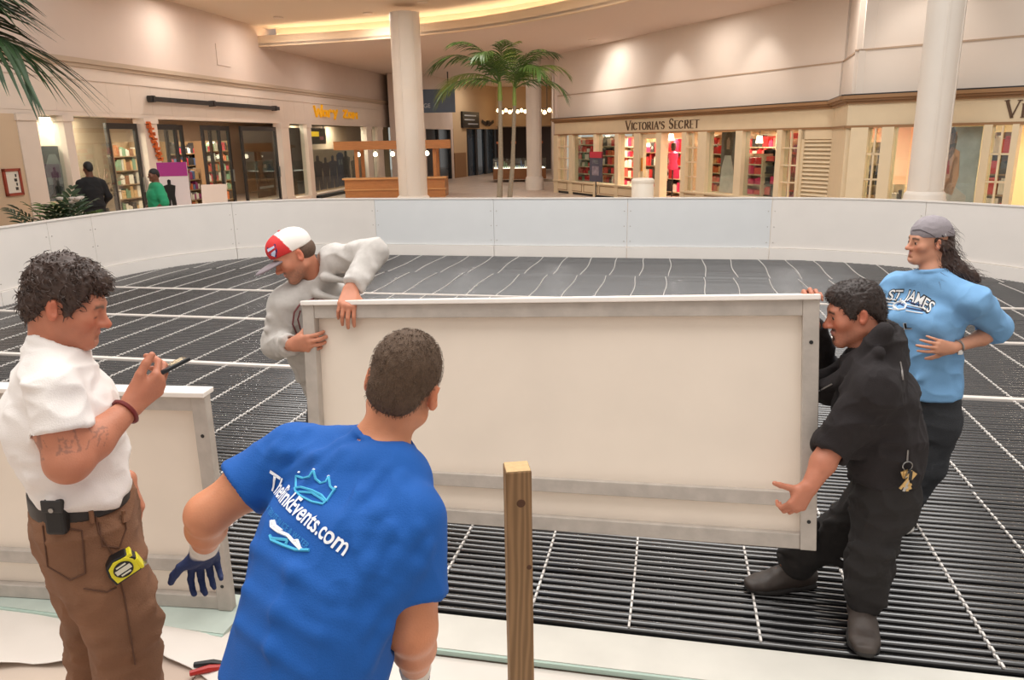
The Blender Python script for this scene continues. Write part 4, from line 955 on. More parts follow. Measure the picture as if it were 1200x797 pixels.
b = MB(TT); b.ext(-.042, .042, -.042, .042, 0.012, .965); b.build('shaft', m_timber, t, bevel=.004)
b = MB(TT); b.ext(-.039, .039, -.039, .039, .965, .967); b.build('end_grain', mat('end_grain', lin(196, 164, 118), .8, noise=.15, nscale=60), t)
for x, z, r_ in ((.006, .855, .013), (.03, .62, .008)):
    b = MB(TT); b.tube([(x, -.0435, z), (x, -.041, z)], [r_, r_ * 1.2], 12); b.build('knot', mat('knot', lin(84, 54, 34), .8), t)
# tool on the floor
q = ground(262, 790); t = thing('hand_tool', (q[0], q[1], .01), 'red handled hand tool lying on floor beside the blue tee man', 'tool')
TT = Matrix.Translation((q[0], q[1], .028)) @ rot_z(.25)
b = MB(TT); b.tube([(-.12, 0, 0), (-.05, .005, .004), (.03, 0, 0)], [.011, .015, .009], 8); b.build('handle', mat('tool_red', lin(168, 40, 34), .4), t, smooth=True)
b = MB(TT); b.tube([(-.11, .05, 0), (-.04, .035, .004), (.03, .01, 0)], [.011, .015, .009], 8); b.build('handle', m_black, t, smooth=True)
b = MB(TT); b.tube([(.02, .005, 0), (.07, .008, 0), (.13, .006, 0)], [.02, .018, .006], 8); b.build('jaw', mat('tool_steel', lin(110, 108, 106), .35, .8), t, smooth=True)
# ------------------------------------------------------------------ smooth solid modelling for figures
f32 = np.float32
def V3(*a): return np.array(a if len(a) == 3 else a[0], float)
def nrm(v): v = np.asarray(v, float); return v / np.linalg.norm(v)
def vnoise(p, seed=0):
    """smooth lattice noise, about -1..1"""
    i = np.floor(p).astype(np.int64); f = p - i; f = f * f * (3 - 2 * f); out = np.zeros(len(p))
    for dx in (0, 1):
        for dy in (0, 1):
            for dz in (0, 1):
                h = (i[:, 0] + dx) * 374761393 + (i[:, 1] + dy) * 668265263 + (i[:, 2] + dz) * 2147483647 + seed * 974634777
                h = (h ^ (h >> 13)) * 1274126177; h = (h ^ (h >> 16)) & 0xffff
                w_ = (f[:, 0] if dx else 1 - f[:, 0]) * (f[:, 1] if dy else 1 - f[:, 1]) * (f[:, 2] if dz else 1 - f[:, 2])
                out += w_ * (h / 32767.5 - 1)
    return out
class Prim: pass
def _mk(fn, lo, hi, k, idn, op):
    p = Prim(); p.fn, p.lo, p.hi, p.k, p.id, p.op = fn, np.asarray(lo, float), np.asarray(hi, float), k, idn, op
    return p
def rc(a, b, r1, r2, k=.02, id=0, op='u'):
    a, b = np.asarray(a, float), np.asarray(b, float); d = b - a; L2 = max(d @ d, 1e-9)
    def fn(p):
        q = p - a; t = np.clip(q @ d / L2, 0, 1)
        return np.sqrt(((q - t[:, None] * d) ** 2).sum(1)) - (r1 + (r2 - r1) * t)
    m = max(r1, r2); return _mk(fn, np.minimum(a, b) - m, np.maximum(a, b) + m, k, id, op)
def chain(pts, rs, k=.02, id=0):
    return [rc(pts[i], pts[i + 1], rs[i], rs[i + 1], k, id) for i in range(len(pts) - 1)]
def el(c, r, ax=None, k=.02, id=0, op='u'):
    c = np.asarray(c, float); r = np.asarray(r, float); A = np.eye(3) if ax is None else np.asarray(ax, float)   # rows = axes
    def fn(p):
        q = (p - c) @ A.T; k0 = np.sqrt(((q / r) ** 2).sum(1)); k1 = np.sqrt(((q / r ** 2) ** 2).sum(1)) + 1e-9
        return np.where(k0 < .2, -r.min() * (1 - k0), k0 * (k0 - 1) / k1)
    m = np.sqrt(((A * r[:, None]) ** 2).sum(0)); return _mk(fn, c - m, c + m, k, id, op)
def bx(c, h, ax=None, rd=.005, k=.01, id=0, op='u'):
    c = np.asarray(c, float); h = np.asarray(h, float); A = np.eye(3) if ax is None else np.asarray(ax, float)
    def fn(p):
        q = np.abs((p - c) @ A.T) - (h - rd); return np.sqrt((np.maximum(q, 0) ** 2).sum(1)) + np.minimum(q.max(1), 0) - rd
    m = np.abs(A * h[:, None]).sum(0); return _mk(fn, c - m, c + m, k, id, op)
def ring(c, n, R_, r, k=.004, id=0, op='u', ecc=1.0, ex=None):
    c = np.asarray(c, float); n = nrm(n)
    def fn(p):
        q = p - c; z = q @ n; m_ = q - z[:, None] * n
        return np.sqrt((np.sqrt((m_ ** 2).sum(1)) - R_) ** 2 + (z * ecc) ** 2) - r
    return _mk(fn, c - R_ - r, c + R_ + r, k, id, op)
def loft(st, k=.02, id=0, pw=2.3, e0=.05, e1=.05, op='u'):
    """st: (centre, X, Y, a, b): elliptic sections joined in a row"""
    S = [(np.asarray(c, float), nrm(X), nrm(Y), a, b) for c, X, Y, a, b in st]
    def fn(p):
        D = np.full(len(p), 1e3)
        for i in range(len(S) - 1):
            c0, X0, Y0, a0, b0 = S[i]; c1, X1, Y1, a1, b1 = S[i + 1]; d = c1 - c0; L = np.linalg.norm(d)
            tr = (p - c0) @ d / (L * L); t = np.clip(tr, 0, 1); ts = t * t * (3 - 2 * t) * .5 + t * .5
            q = p - c0 - t[:, None] * d; X = X0 + t[:, None] * (X1 - X0); Y = Y0 + t[:, None] * (Y1 - Y0)
            a = a0 + (a1 - a0) * ts; b = b0 + (b1 - b0) * ts
            u = np.abs((q * X).sum(1)) / a; v = np.abs((q * Y).sum(1)) / b
            k0 = (u ** pw + v ** pw + 1e-12) ** (1 / pw); mn = np.minimum(a, b)
            # true-ish distance in the section plane, then rounded ends
            dd = (k0 - 1) * mn
            over = np.where(tr < 0, -tr * L, np.where(tr > 1, (tr - 1) * L, 0.0)); e = e0 if i == 0 else 1e3; f = e1 if i == len(S) - 2 else 1e3
            ee = np.where(tr < 0, e, f); ee = np.minimum(ee, mn)
            kk = np.sqrt(np.maximum(dd + ee, 0) ** 2 + over ** 2) - ee
            dd = np.where(over > 0, np.where(dd > -ee, kk, np.maximum(over - ee, dd)), dd)
            D = np.minimum(D, dd)
        return D
    P = np.array([s[0] for s in S]); m = max(max(s[3], s[4]) for s in S) + .0
    return _mk(fn, P.min(0) - m - .02, P.max(0) + m + .02, k, id, op)
def cut(p0, n, lo=None, hi=None, k=.004, id=None):
    p0 = np.asarray(p0, float); n = nrm(n); big = np.array([9., 9, 9])
    return _mk(lambda p: (p - p0) @ n, -big if lo is None else lo, big if hi is None else hi, k, id, 'c')
def group(prims, k=.02, id=None, op='u'):
    lo = np.min([p.lo for p in prims if p.op == 'u'], 0); hi = np.max([p.hi for p in prims if p.op == 'u'], 0)
    def fn(p): return evals(prims, p, .06)[0]
    g = _mk(fn, lo, hi, k, id if id is not None else prims[0].id, op); return g
def evals(prims, P, margin=.05, want=False):
    N = len(P); D = np.full(N, .3); I = np.zeros(N, np.int32)
    for pr in prims:
        m = np.all((P > pr.lo - margin - pr.k) & (P < pr.hi + margin + pr.k), 1)
        ix = np.nonzero(m)[0]
        if not len(ix): continue
        d = pr.fn(P[ix]); a = D[ix]; k = max(pr.k, 1e-5)
        if pr.op == 'u':
            h = np.maximum(k - np.abs(a - d), 0) / k; D[ix] = np.minimum(a, d) - h * h * k * .25
            w_ = d < a; I[ix[w_]] = pr.id
        elif pr.op == 's':
            d = -d; h = np.maximum(k - np.abs(a - d), 0) / k; D[ix] = np.maximum(a, d) + h * h * k * .25
            if pr.id is not None and pr.id >= 0:
                w_ = (d > a) & (d > -.004); I[ix[w_]] = pr.id
        else:
            h = np.maximum(k - np.abs(a - d), 0) / k; D[ix] = np.maximum(a, d) + h * h * k * .25
    return D, I
def solid(prims, h=.005):
    """surface nets over sparse blocks -> verts, quads, prim id per vertex"""
    us = [p for p in prims if p.op == 'u']
    lo = np.min([p.lo for p in us], 0) - 3 * h - .012; hi = np.max([p.hi for p in us], 0) + 3 * h + .012
    B = 8; nb = np.ceil((hi - lo) / (h * B)).astype(int); n = nb * B
    bc = np.stack(np.meshgrid(*[np.arange(k) for k in nb], indexing='ij'), -1).reshape(-1, 3)
    cen = lo + (bc + .5 - .5 / B) * h * B
    rad = h * B * .9
    Db, _ = evals(prims, cen, rad * 2.2 + .03)
    G = np.where(Db < 0, -.05, .05).astype(f32).reshape(nb)
    G = np.repeat(np.repeat(np.repeat(G, B, 0), B, 1), B, 2)
    keep = bc[np.abs(Db) < rad * 1.9]
    off = np.stack(np.meshgrid(*[np.arange(B)] * 3, indexing='ij'), -1).reshape(-1, 3)
    idx = (keep[:, None, :] * B + off[None]).reshape(-1, 3)
    for s in range(0, len(idx), 400000):
        q = idx[s:s + 400000]; D, _ = evals(prims, lo + q * h, .04)
        G[q[:, 0], q[:, 1], q[:, 2]] = D
    neg = G < 0
    cs = np.zeros(tuple(n - 1), np.int8)
    for dx in (0, 1):
        for dy in (0, 1):
            for dz in (0, 1): cs += neg[dx:n[0] - 1 + dx, dy:n[1] - 1 + dy, dz:n[2] - 1 + dz]
    act = (cs > 0) & (cs < 8); C = np.argwhere(act); vid = np.full(tuple(n - 1), -1, np.int32); vid[act] = np.arange(len(C))
    acc_ = np.zeros((len(C), 3)); cnt = np.zeros(len(C))
    cor = [(0, 0, 0), (1, 0, 0), (0, 1, 0), (1, 1, 0), (0, 0, 1), (1, 0, 1), (0, 1, 1), (1, 1, 1)]
    val = [G[C[:, 0] + a, C[:, 1] + b, C[:, 2] + c].astype(float) for a, b, c in cor]
    for i in range(8):
        for j in range(i + 1, 8):
            df = [abs(x - y) for x, y in zip(cor[i], cor[j])]
            if sum(df) != 1: continue
            x, y = val[i], val[j]; m = (x < 0) != (y < 0); t = np.where(m, x / np.where(m, x - y, 1), 0)
            ci, cj = np.array(cor[i]), np.array(cor[j])
            acc_ += np.where(m[:, None], ci + t[:, None] * (cj - ci), 0); cnt += m
    V = lo + (C + acc_ / cnt[:, None]) * h
    F = []
    for ax in range(3):
        o1, o2 = [(1, 2), (2, 0), (0, 1)][ax]
        sl0 = [slice(1, n[k] - 1) for k in range(3)]; sl0[ax] = slice(0, n[ax] - 1); sl1 = list(sl0); sl1[ax] = slice(1, n[ax])
        a, b = neg[tuple(sl0)], neg[tuple(sl1)]; E = np.argwhere(a != b); base = np.array([s.start for s in sl0]); E = E + base
        if not len(E): continue
        s = neg[E[:, 0], E[:, 1], E[:, 2]]
        d1 = np.zeros(3, int); d1[o1] = 1; d2 = np.zeros(3, int); d2[o2] = 1
        g = lambda q: vid[q[:, 0], q[:, 1], q[:, 2]]
        Q = np.stack([g(E - d1 - d2), g(E - d2), g(E), g(E - d1)], 1)
        Q[~s] = Q[~s][:, ::-1]; F.append(Q)
    F = np.concatenate(F); F = F[(F >= 0).all(1)]
    _, I = evals(prims, V, .04)
    return V, F, I
def normals(V, F):
    a, b, c, d = (V[F[:, i]] for i in range(4)); fn = np.cross(c - a, d - b); N = np.zeros_like(V)
    for i in range(4): np.add.at(N, F[:, i], fn)
    return N / (np.linalg.norm(N, axis=1)[:, None] + 1e-12)
def smooth(V, F, it=1, lam=.5):
    for _ in range(it):
        A = np.zeros_like(V); c = np.zeros(len(V))
        for i in range(4):
            for j in ((i + 1) % 4, (i + 3) % 4):
                np.add.at(A, F[:, i], V[F[:, j]]); np.add.at(c, F[:, i], 1)
        V = V + lam * (A / np.maximum(c, 1)[:, None] - V)
    return V
def mesh_obj(name, V, F, m, parent, col=None, loc=None, smooth_sh=True):
    me = bpy.data.meshes.new(name); off = np.array(root_loc(parent)) if parent is not None else np.array(loc if loc is not None else (0, 0, 0))
    me.vertices.add(len(V)); me.vertices.foreach_set('co', (V - off).astype(f32).ravel())
    nf = len(F); me.loops.add(nf * 4); me.loops.foreach_set('vertex_index', F.astype(np.int32).ravel())
    me.polygons.add(nf); me.polygons.foreach_set('loop_start', np.arange(0, nf * 4, 4, dtype=np.int32))
    me.update(calc_edges=True); me.validate()
    if smooth_sh: me.polygons.foreach_set('use_smooth', np.ones(len(me.polygons), bool))
    me.materials.append(m)
    if col is not None:
        at_ = me.attributes.new('Col', 'FLOAT_COLOR', 'POINT'); c4 = np.ones((len(V), 4), f32); c4[:, :3] = col; at_.data.foreach_set('color', c4.ravel())
    o = bpy.data.objects.new(name, me); COL.objects.link(o)
    if parent is not None: o.parent = parent
    else: o.location = off
    return o
def cloth(name, prims, m, parent, h=.006, disp=(), col=None, sm=1, cb=None):
    V, F, I = solid(prims, h); V = smooth(V, F, sm, .5)
    if disp:
        N = normals(V, F); a_ = np.zeros(len(V))
        for amp, fr, seed, kind in disp:
            q = V * np.asarray(fr); q = q + .35 * np.stack([vnoise(q * .7 + 11, seed + 5), vnoise(q * .7 + 23, seed + 6), vnoise(q * .7 + 37, seed + 7)], 1)
            x = vnoise(q, seed)
            if kind == 'r': x = 1 - 2 * np.abs(x) ** .8
            a_ += amp * x
        V = V + N * a_[:, None]
    c = col(V, I) if col else None
    if cb: cb(V, F)
    return mesh_obj(name, V, F, m, parent, c)
class Sag:
    """vertical plane through a body: point seen at a photo pixel, at a sideways offset (to the left of the body) from the plane"""
    def __init__(self, c, fwd):
        self.c = np.asarray(c, float); self.f = nrm([fwd[0], fwd[1], 0]); self.l = np.array([-self.f[1], self.f[0], 0])
    def __call__(self, px, py, off=0.0):
        r = FWD * FPX + RGT * (px - 600) - UPV * (py - 398.5); return CAMP + r * (((self.c - CAMP) @ self.l + off) / (r @ self.l))
# ---- hands
def hand(w, f, n, t, s=1.0, curl=None, spread=(.14, .03, -.08, -.2), thumb=None, id=1, k=.006):
    f, n = nrm(f), np.asarray(n, float); n = nrm(n - f * (n @ f)); t = np.asarray(t, float); t = nrm(t - f * (t @ f) - n * (t @ n))
    P = lambda a, b, c=0.0: w + (f * a + t * b + n * c) * s
    kn = [P(.092, .030, -.002), P(.096, .0095, -.004), P(.091, -.011, -.003), P(.081, -.029, 0)]
    pr = []
    for (b0, r0), K, r1 in zip(((.016, .016), (.005, .0165), (-.006, .016), (-.016, .0145)), kn, (.0128, .013, .0124, .0112)):
        pr.append(rc(P(.008, b0, 0), K, r0 * s, r1 * s, .014, id))
    pr.append(rc(P(.03, 0, .007), P(.075, 0, .008), .019 * s, .015 * s, .014, id))
    pr.append(rc(P(.02, .018, .008), P(.052, .034, .012), .017 * s, .014 * s, .016, id))
    Ls = [(.043, .026, .020), (.048, .030, .021), (.044, .027, .020), (.034, .021, .018)]
    curl = curl or [(.4, .6, .4)] * 4
    for i in range(4):
        d0 = nrm(f + t * spread[i]); p = kn[i]; ang = 0; g = []; r = (.0098, .0101, .0096, .0086)[i]
        for j in range(3):
            ang += curl[i][j]; d = d0 * math.cos(ang) + n * math.sin(ang); q = p + d * Ls[i][j] * s
            g.append(rc(p, q, (r - .0009 * j) * s, (r - .0009 * (j + 1)) * s, .003, id)); p = q
        pr.append(group(g, k, id))
    th = thumb or [(.55, .75, .25), (.8, .5, .3), (.9, .3, .35)]
    p = P(.034, .027, .010); g = []
    for (a, b, c), l, r0, r1 in zip(th, (.040, .032, .026), (.0145, .0118, .0108), (.0118, .0108, .0088)):
        d = nrm(f * a + t * b + n * c); q = p + d * l * s; g.append(rc(p, q, r0 * s, r1 * s, .005, id)); p = q
    pr.append(group(g, .012, id))
    return pr
# ---- heads: local axes x = right of the head, y = face, z = up
class Head:
    def __init__(self, o, fwd, up, s=1.0, fz=.92):
        self.fz = fz
        self.o = np.asarray(o, float); self.Y = nrm(fwd); u = np.asarray(up, float); self.Z = nrm(u - self.Y * (u @ self.Y)); self.X = np.cross(self.Y, self.Z); self.s = s
        self.A = np.array([self.X, self.Y, self.Z])
    def w(self, x, y, z):
        z = z * self.fz if z < 0 else z
        return self.o + (self.X * x + self.Y * y + self.Z * z) * self.s
    def ear(self, E, side):
        self.o = np.asarray(E, float) - (self.X * .079 * side - self.Y * .012 - self.Z * .006) * self.s; return self
    def loc(self, V):
        L = (V - self.o) @ self.A.T / self.s; L[:, 2] = np.where(L[:, 2] < 0, L[:, 2] / self.fz, L[:, 2])
        return L
    def rc(self, a, b, r1, r2, k=.02, id=0, op='u'): return rc(self.w(*a), self.w(*b), r1 * self.s, r2 * self.s, k * self.s, id, op)
    def el(self, c, r, k=.02, id=0, op='u', rx=0.0, rz=0.0):
        M_ = np.eye(3)
        if rx: M_ = np.array([[1, 0, 0], [0, math.cos(rx), math.sin(rx)], [0, -math.sin(rx), math.cos(rx)]]) @ M_
        if rz: M_ = np.array([[math.cos(rz), math.sin(rz), 0], [-math.sin(rz), math.cos(rz), 0], [0, 0, 1]]) @ M_
        return el(self.w(*c), np.asarray(r) * self.s, M_ @ self.A, k * self.s, id, op)
    def prims(self, fem=False, nose=1.0, chin=1.0, eyes='open', jaw=1.0, id=1):
        S = []; m = lambda f: [f(1), f(-1)]
        S += [self.el((0, -.014, .040), (.073, .094, .083), .01, id), self.el((0, .022, -.022), (.060 * jaw, .066, .080), .04, id)]
        S += m(lambda q: self.rc((q * .052 * jaw, -.004, -.062), (q * .016, .066, -.098), .017, .016, .035, id))
        S += [self.rc((-.012, .071, -.100), (.012, .071, -.100), .0165 * chin, .0165 * chin, .03, id)]
        S += [self.el((0, .045, -.07), (.034, .040, .036), .03, id)]                                              # muzzle
        S += [self.rc((-.036, .076 - .003 * fem, .022), (.036, .076 - .003 * fem, .022), .013 - .003 * fem, .013 - .003 * fem, .03, id)]                             # brow ridge
        S += m(lambda q: self.el((q * .045, .058, -.022), (.024, .022, .020), .03, id))                          # cheek bones
        S += m(lambda q: self.el((q * .033, .098, .002), (.020, .017, .014), .016, -1, 's'))                      # eye sockets
        S += [self.rc((0, .083, .014), (0, .110 * (1 + .05 * (nose - 1)), -.028), .0075, .0100 * nose, .014, id), self.el((0, .107, -.030), (.0115 * nose, .0125, .0105), .010, id)]
        S += m(lambda q: self.el((q * .0125 * nose, .097, -.034), (.0085, .011, .0085), .008, id))
        S += m(lambda q: self.el((q * .0065, .104, -.0415), (.0035, .005, .003), .003, -1, 's'))
        lo = eyes == 'closed'
        for q in (1, -1):
            g = [self.el((q * .032, .0755, .001), (.0150, .0145, .0135), .001, 4)]
            if not lo: g.append(self.el((q * .033, .092, -.0005), (.0125, .012, .0052), .002, -1, 's'))
            S.append(group(g, .006 * self.s, 4))
        S += [self.rc((-.017, .083, -.0605), (0, .0905, -.0585), .0055, .0065, .006, 3), self.rc((0, .0905, -.0585), (.017, .083, -.0605), .0065, .0055, .006, 3)]
        S += [self.rc((-.014, .083, -.072), (.014, .083, -.072), .0065, .0065, .008, 3), self.rc((0, .087, -.072), (0, .087, -.072), .0065, .0065, .008, 3)]
        S += [self.rc((-.019, .0885, -.0660), (.019, .0885, -.0660), .0018, .0018, .004, 5, 's')]
        S += [self.el((0, .094, -.085), (.02, .010, .006), .010, -1, 's')]
        for q in (1, -1):
            g = [self.el((q * .079, -.012, -.007), (.0085, .0185, .030), .01, 2, rx=.18, rz=-q * .35)]
            g.append(self.el((q * .088, -.006, -.002), (.009, .011, .018), .006, -1, 's', rx=.18, rz=-q * .35))
            S.append(group(g, .008 * self.s, 2))
        return S
    def eyeballs(self, parent, gaze=(0, 0)):
        me_ = mat('eye_white', lin(225, 215, 208), .25)
        for q in (1, -1):
            b = MB(); vs, fs = [], []; n, mr = 12, 8; c = self.w(q * .032, .0755, .0005); r = .0132 * self.s
            ax = nrm(self.Y + self.X * gaze[0] + self.Z * gaze[1]); a1 = nrm(np.cross(ax, self.Z)); a2 = np.cross(ax, a1)
            for i in range(mr + 1):
                th = PI * i / mr * .98 + .01
                for k in range(n):
                    ph = 2 * PI * k / n; vs.append(c + r * (ax * math.cos(th) + (a1 * math.cos(ph) + a2 * math.sin(ph)) * math.sin(th)))
            for i in range(mr):
                b.cur = 1 if i < 2 else 0
                b.add([], []) if False else None
            F_ = []; mi = []
            for i in range(mr):
                for k in range(n): F_.append((i * n + k, i * n + (k + 1) % n, (i + 1) * n + (k + 1) % n, (i + 1) * n + k)); mi.append(1 if i < 2 else 0)
            b.v = [tuple(v) for v in vs]; b.f = F_; b.mi = mi
            b.build('eye', [me_, mat('iris', lin(58, 40, 30), .2)], parent, smooth=True)
def skin_paint(hd, base, lips=(.62, .26, .22), brow=(.10, .06, .04), stub=0.0, stubc=(.16, .11, .09), goatee=0.0, red=.5, browz=.026, lash=False, extra=None):
    base = np.array(base)
    def f(V, I):
        c = np.tile(base, (len(V), 1)); L = hd.loc(V)
        n_ = vnoise(V * 60, 3)[:, None]; c *= 1 + .05 * n_
        x, y, z = L[:, 0], L[:, 1], L[:, 2]; ax = np.abs(x); inh = (np.abs(x) < .1) & (z > -.14) & (z < .14) & (np.abs(y) < .14)
        def mix(w_, col):
            nonlocal c
            w_ = np.clip(w_, 0, 1)[:, None] * inh[:, None]; c = c * (1 - w_) + np.array(col) * w_
        rd = base * np.array([1.08, .74, .68])
        mix(red * np.exp(-((ax - .042) / .02) ** 2 - ((z + .03) / .022) ** 2) * (y > .03), rd)
        mix(red * np.exp(-(x / .016) ** 2 - ((z + .03) / .02) ** 2) * (y > .09), rd)
        mix(red * .9 * (I == 2), rd)
        if stub:
            w_ = stub * np.clip((-.040 - z) / .02, 0, 1) * np.clip((y - .0) / .03 + .2, 0, 1) * (.75 + .5 * vnoise(V * 220, 9)); mix(w_, stubc)
        if goatee:
            w_ = goatee * np.clip(1.6 - np.sqrt(((x) / .028) ** 2 + ((z + .078) / .034) ** 2) * 1.25, 0, 1) * (y > .055) * (np.abs(z + .066) > .004) * (.8 + .4 * vnoise(V * 220, 9)); mix(w_, stubc)
            mix(goatee * np.exp(-((z + .048) / .006) ** 2) * (ax < .03) * (y > .06), stubc)
        w_ = (I == 3) * 1.0; c = c * (1 - w_[:, None] * .75) + np.array(lips) * base[0] / .5 * w_[:, None] * .75
        bz = browz - .004 * ((ax - .03) / .02) ** 2
        mix(1.1 * np.exp(-((z - bz) / .0052) ** 2) * (ax > .012) * (ax < .052) * (y > .045), brow)
        if lash: mix(1.0 * np.exp(-((z + .0075) / .0022) ** 2 - ((ax - .032) / .013) ** 4) * (y > .06), (.06, .035, .03))
        else: mix(.8 * np.exp(-((z - .0062) / .0022) ** 2 - ((ax - .032) / .014) ** 4) * (y > .06), (.07, .045, .04))
        if extra: c = extra(V, I, L, c)
        return np.clip(c, 0, 1)
    return f
m_skin = mat('skin', (.5, .3, .2), .48, attr='Col', sss=.08, bump=.12, bscale=220, spec=.4)
def hair_tufts(hd, prims, parent, m, n, ln, wd, dirf, seed=1, name='hair_locks', keep=None, V=None, F=None, rad=3, lift=.34):
    """thin tapered locks rooted on the hair surface"""
    r_ = np.random.default_rng(seed); N = normals(V, F); L = hd.loc(V)
    ok = np.nonzero(keep(L))[0] if keep else np.arange(len(V)); pick = r_.choice(ok, n)
    b = MB(); vs, fs = [], []
    for i in pick:
        p = V[i]; nn = N[i]; d = dirf(L[i], r_); d = hd.X * d[0] + hd.Y * d[1] + hd.Z * d[2]; l = ln * r_.uniform(.6, 1.3)
        d = nrm(d - nn * (d @ nn) * .8); side = nrm(np.cross(nn, d)); curlv = side * r_.normal(0, .35)
        o = len(vs); ww = wd * r_.uniform(.6, 1.3)
        for j in range(5):
            s = j / 4; q = p + nn * (.002 + l * lift * math.sin(s * 2.4) * r_.uniform(.8, 1.1)) + d * l * s + curlv * l * s * s - nn * .003 * (j == 0)
            e = ww * (1 - s) ** .7 if j < 4 else .0002
            vs += [q + side * e, q + nn * e * .9, q - side * e]
        for j in range(4):
            for k in range(3): fs.append((o + j * 3 + k, o + j * 3 + (k + 1) % 3, o + j * 3 + 3 + (k + 1) % 3, o + j * 3 + 3 + k))
    b.add(vs, fs); return b.build(name, m, parent, smooth=False)
# ---- shoes
def shoe(parent, ankle, heading, length, m_up, m_sole, m_lace, high=.12, toe=.045, name='shoe', width=.05, floor=0.0):
    hd = nrm([heading[0], heading[1], 0]); sd = np.array([hd[1], -hd[0], 0]); z = np.array([0, 0, 1.]); A = np.array([sd, hd, z])
    c = np.array([ankle[0], ankle[1], floor]); P = lambda x, y, zz: c + sd * x + hd * y + z * zz; L = length
    up = [loft([(P(0, -.22 * L, .05), sd, z, width * .68, .040), (P(0, .0, .06), sd, z, width * .78, .052), (P(0, .3 * L, .05), sd, z, width * .95, .038), (P(0, .56 * L, .042), sd, z, width * .98, .030), (P(0, .70 * L, .036), sd, z, width * .7, .022)], .01, 1, e0=.03, e1=.03),
          rc(P(0, -.06 * L, .08), P(0, -.08 * L, high), width * .82, width * .9, .04, 1), rc(P(0, .02 * L, .085), P(0, .28 * L, .07), width * .6, width * .62, .03, 1), cut(P(0, 0, .018), (0, 0, -1))]
    cloth(name, up, m_up, parent, .005, [(.0015, (40, 40, 40), 3, 'n')])
    so = [loft([(P(0, -.26 * L, .018), sd, z, width * .72, .018), (P(0, .0, .017), sd, z, width * .74, .017), (P(0, .36 * L, .017), sd, z, width * 1.04, .017), (P(0, .58 * L, .02), sd, z, width * .98, .016), (P(0, .73 * L, .024), sd, z, width * .55, .014)], .01, 1, pw=3.5, e0=.02, e1=.02), cut(P(0, 0, .002), (0, 0, -1))]
    cloth('sole', so, m_sole, parent, .005)
    b = MB()
    for i in range(5):
        y = (.06 + .075 * i) * L; zz = .152 - .0165 * i
        b.tube([P(-width * .5, y, zz - .012), P(0, y + .01, zz + .002), P(width * .5, y, zz - .012)], .0035, 5)
    b.build('laces', m_lace, parent)
# ---- flat print wrapped on a garment
def wrap_print(name, VF, T, d, target, m, parent, lift=.0022, sub=2, maxd=.6):
    """project a flat outline (x right, y up in frame T) along direction d on to the garment mesh"""
    import bmesh
    bm = bmesh.new(); vs, fs = VF
    bv = [bm.verts.new((v[0], v[1], 0)) for v in vs]
    for f in fs:
        try: bm.faces.new([bv[i] for i in f])
        except ValueError: pass
    bmesh.ops.remove_doubles(bm, verts=bm.verts, dist=1e-5); bmesh.ops.triangulate(bm, faces=bm.faces)
    for _ in range(sub):
        es = [e for e in bm.edges if e.calc_length() > .008]
        if not es: break
        bmesh.ops.subdivide_edges(bm, edges=es, cuts=1); bmesh.ops.triangulate(bm, faces=bm.faces)
    V, F = target; bvh = BVHTree.FromPolygons([Vector(v) for v in V], [tuple(f) for f in F.tolist()])
    d = Vector(d).normalized(); dead = []; off = root_loc(parent)
    for v in bm.verts:
        p = T @ v.co; hit, n_, i, dist = bvh.ray_cast(p, d, maxd)
        if hit is None: dead.append(v)
        else: v.co = hit - d * lift - off
    bmesh.ops.delete(bm, geom=dead, context='VERTS')
    me = bpy.data.meshes.new(name); bm.to_mesh(me); bm.free(); me.materials.append(m)
    me.polygons.foreach_set('use_smooth', [True] * len(me.polygons))
    o = bpy.data.objects.new(name, me); COL.objects.link(o); o.parent = parent
    return o
def keeper(store): return lambda V, F: store.update(V=V, F=F)

class Onto:
    """casts photo sight lines on to a finished garment so that seams and prints lie on its surface"""
    def __init__(self, V, F): self.b = BVHTree.FromPolygons([Vector(v) for v in V], [tuple(f) for f in F.tolist()])
    def __call__(self, px, py, lift=.002):
        r = Vector(FWD * FPX + RGT * (px - 600) - UPV * (py - 398.5)).normalized(); h_, n_, i_, d_ = self.b.ray_cast(Vector(CAMP), r, 9)
        return None if h_ is None else np.array(h_ - r * lift)
    def hit(self, px, py):
        r = Vector(FWD * FPX + RGT * (px - 600) - UPV * (py - 398.5)).normalized(); h_, n_, i_, d_ = self.b.ray_cast(Vector(CAMP), r, 9)
        return (np.array(h_), np.array(n_)) if h_ is not None else None
    def line(self, pts, r, name, m, parent, sub=8, flat=None):
        P_ = []
        for (x0, y0), (x1, y1) in zip(pts, pts[1:]):
            for k in range(sub):
                q = self(x0 + (x1 - x0) * k / sub, y0 + (y1 - y0) * k / sub)
                if q is not None: P_.append(q)
        q = self(*pts[-1])
        if q is not None: P_.append(q)
        if len(P_) > 2: b = MB(); b.tube(P_, r, 5); return b.build(name, m, parent, smooth=True)
    def frame(self, p0, p1):
        """frame on the surface with x from photo point p0 to p1"""
        a, b = self.hit(*p0), self.hit(*p1); c = self.hit((p0[0] + p1[0]) / 2, (p0[1] + p1[1]) / 2)
        x = nrm(b[0] - a[0]); n = nrm(a[1] + b[1] + c[1]); n = nrm(n - x * (n @ x)); y = np.cross(n, x); M_ = Matrix.Identity(4)
        o = a[0] + n * .12
        for i in range(3): M_[i][0], M_[i][1], M_[i][2], M_[i][3] = x[i], y[i], n[i], o[i]
        return M_, -n, np.linalg.norm(b[0] - a[0])
